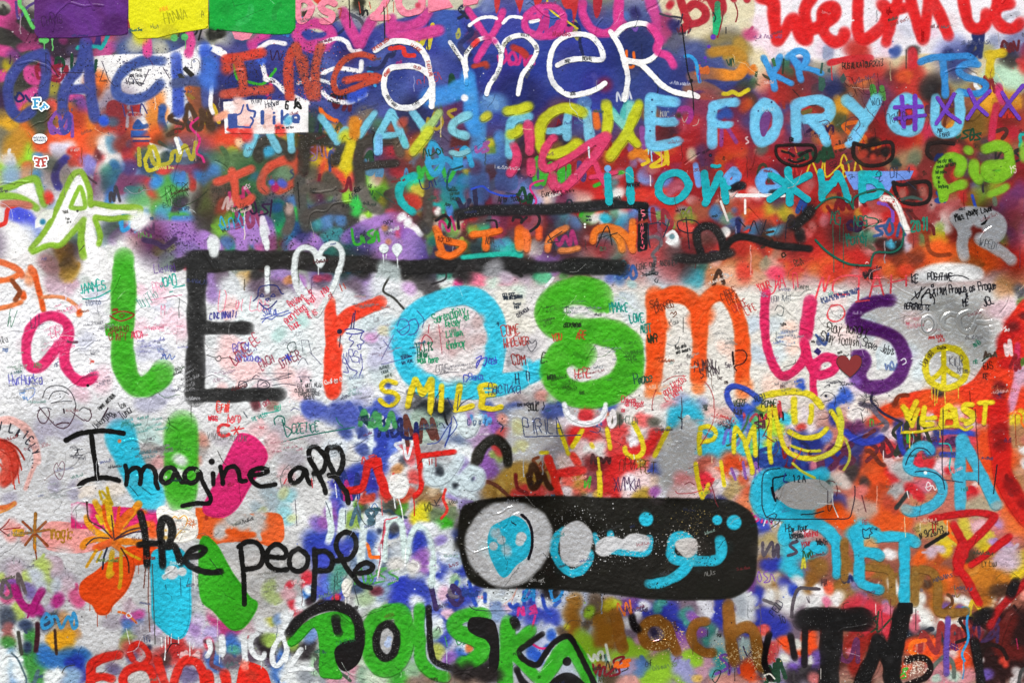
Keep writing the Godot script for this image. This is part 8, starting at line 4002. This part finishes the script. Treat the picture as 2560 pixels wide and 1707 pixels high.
s 3a2018 .8 .3 28 72 28 66 34 64
l e8e0d8 .8 .3 2 140 2 152
l d8c8c0 .7 .3 165 135 165 146
s 8a6a38 1.2 .4 155 46 158 58 162 54
"""

const PAINT_F := """
Q 560 220 4.018
=1
W sprayed_word|light blue spray word ALWAYS across the white thumb panel
L
s 74c4dc 4.6 .8 14 41 18 32 23 20 26 21 29 30 34 39
L
s 74c4dc 4.4 .8 41 18 41 28 42 39
L
s 74c4dc 4.4 .8 60 18 65 25 70 33
s 74c4dc 4 .9 70 34 75 26 78 30
s 74c4dc 4 .9 84 30 89 22 94 15
L
s 74c4dc 4.6 .8 104 15 99 24 95 32 95 40
s 74c4dc 4.6 .8 104 15 108 24 111 31 113 36
s 74c4dc 3.6 .8 97 30 107 29
L
s 74c4dc 4.6 .8 117 15 121 20 125 26
s a4c87a 4.4 1 134 15 129 22 124 27
s c8d030 5.6 1.4 128 26 122 34 117 40
E
b c8c420 3 74 29 3
s d8831c 6 1.2 81 20 81 30
s d8c420 5 2 79 34 76 44 74 50
s b04a3a 5 2 112 20 110 22
Q 1060 220 4.464
=0
s 4688c4 7 3 12 18 10 30 11 42 14 52
s 4688c4 7 3 28 4 30 20 30 40 30 62
=1
W sprayed_word|light blue spray letters of the word reading FHINE with yellow green over them
L
s 7cc4d4 4.5 1 25 15 17 19 16 24 24 27
s 7cb8c4 3 .8 15 36 20 37 25 35
L
s 6cbcd8 5 1.2 59 16 50 18 48 28 48 38
L
s 78c0dc 4.4 .8 81 13 80 20 80 28
s 78c0dc 4 .8 69 24 75 24 80 22
L
s 72c0d4 7.5 .9 90 8 90.5 8.5
s 78c0dc 5.4 .8 91 13 92 22 93 31
L
s 7ccac0 4.4 1 102 12 108 17 113 22
s 7ccac0 4.4 1 116 9 115 16 114 22
E
W yellow_green_strokes|thick yellow green spray strokes over the word FHINE
L
s c0c41c 5.6 1.2 89 14 80 11 71 14 65 22 66 34 74 37 87 31
L
s c4c81e 5 1.6 46 13 53 12 59 10
s c4c81e 4.5 1.6 48 26 52 25 54 22
L
s c4c81e 5.4 1.2 102 9 103 18 102 26
s c0c41c 5.4 1.2 120 10 114 24 109 32 104 39
s c0c41c 4 1.2 114 26 120 32
s c4c030 4 1.6 33 17 36 15
E
s e0641c 3 1.4 96 14 97 22
s d8781c 4 1.4 116 38 120 36 124 38
W sprayed_marking|crimson spray strokes and a looping arrow painted over the blue and yellow words
s d43a68 4.6 1 50 32 52 37 51 43 48 48
L
s d43a68 5 1 58 20 59 28 59 36
s d43a68 4.6 1 60 41 60 48
L
s d43a68 4.2 1 73 28 71 29 67 36 66 43 70 45 80 40 92 32 102 26
s d43a68 5 1 103 27 97 36 90 44 84 51 76 57 72 53 72 49
s d43a68 3 .8 96 42 99 50 103 56
s d43a68 2.6 .8 93 50 100 49 108 47
E
l d8e4ea .8 .3 92 33 92.5 39
Q 1000 1000 4.018
=1
W sprayed_loops|pale grey blue soft spray loops beside the red cross
L
s c4d4da 5.5 2.4 18 42 17 47 21 51 28 49 33 43 37 36
s c4d4da 5 2.4 45 43 40 48 43 54 49 52 50 46 45 43
s c4d4da 4 2.4 36 48 32 54 36 58
L
s d0dde0 5 2 38 10 39 18 42 21 46 18 49 10
E
b 2a3038 3 24 44 2 34 53 1.6
W sprayed_smile|white thin spray smile around a red blot beneath the green s
s e6e8ec 2.6 .8 102 2 104 8 109 12 116 14 123 12 127 7 128 2
E
b d03038 3 115 10 3.6
W spray_arch|black soft spray arch over a purple patch
s 26241e 4.4 1.8 48 38 50 31 55 26 60 24 65 28 67 34 67 40
E
Q 760 1240 4.018
=1
s d4e2e2 3.6 1.6 37 16 36 30 35 42
s d0e0de 3 1 15 10 17 20 15 26
s d4e2e2 4 1.4 24 9 23 20
W white_scrawl|white soft spray scrawl like a letter m on the blue patch
s ccdfdc 3.4 1.2 50 40 50 24 55 14 60 17 62 28 63 40 67 24 71 19 77 25 80 40 79 56
E
b 2838a8 3 72 26 3 72 30 3.4
b 48484e 2.4 56 20 2.6
b 8a58a8 4 74 38 4
b cfccc6 3 58 44 4 68 44 3
l a03040 1 .3 50 16 48 34 46 50
Q 240 1180 3.014
=2
W brush_word|black thick handwritten word the
L
s 121110 5.4 .8 36 33 39 45 41 60 42 78
s 121110 4.6 .8 35 60 44 59 53 59
L
s 121110 6 .8 55 78 54 60 53 46 56 38 61 41 63 50 60 60
s 121110 5.4 .8 58 62 64 61 67 66 70 76
L
s 121110 4.6 .8 76 70 85 69 90 64 85 62 77 66 74 74 82 80 94 83 104 82
E
b c8a050 2 57.5 48 1 57.5 54 1.4
"""
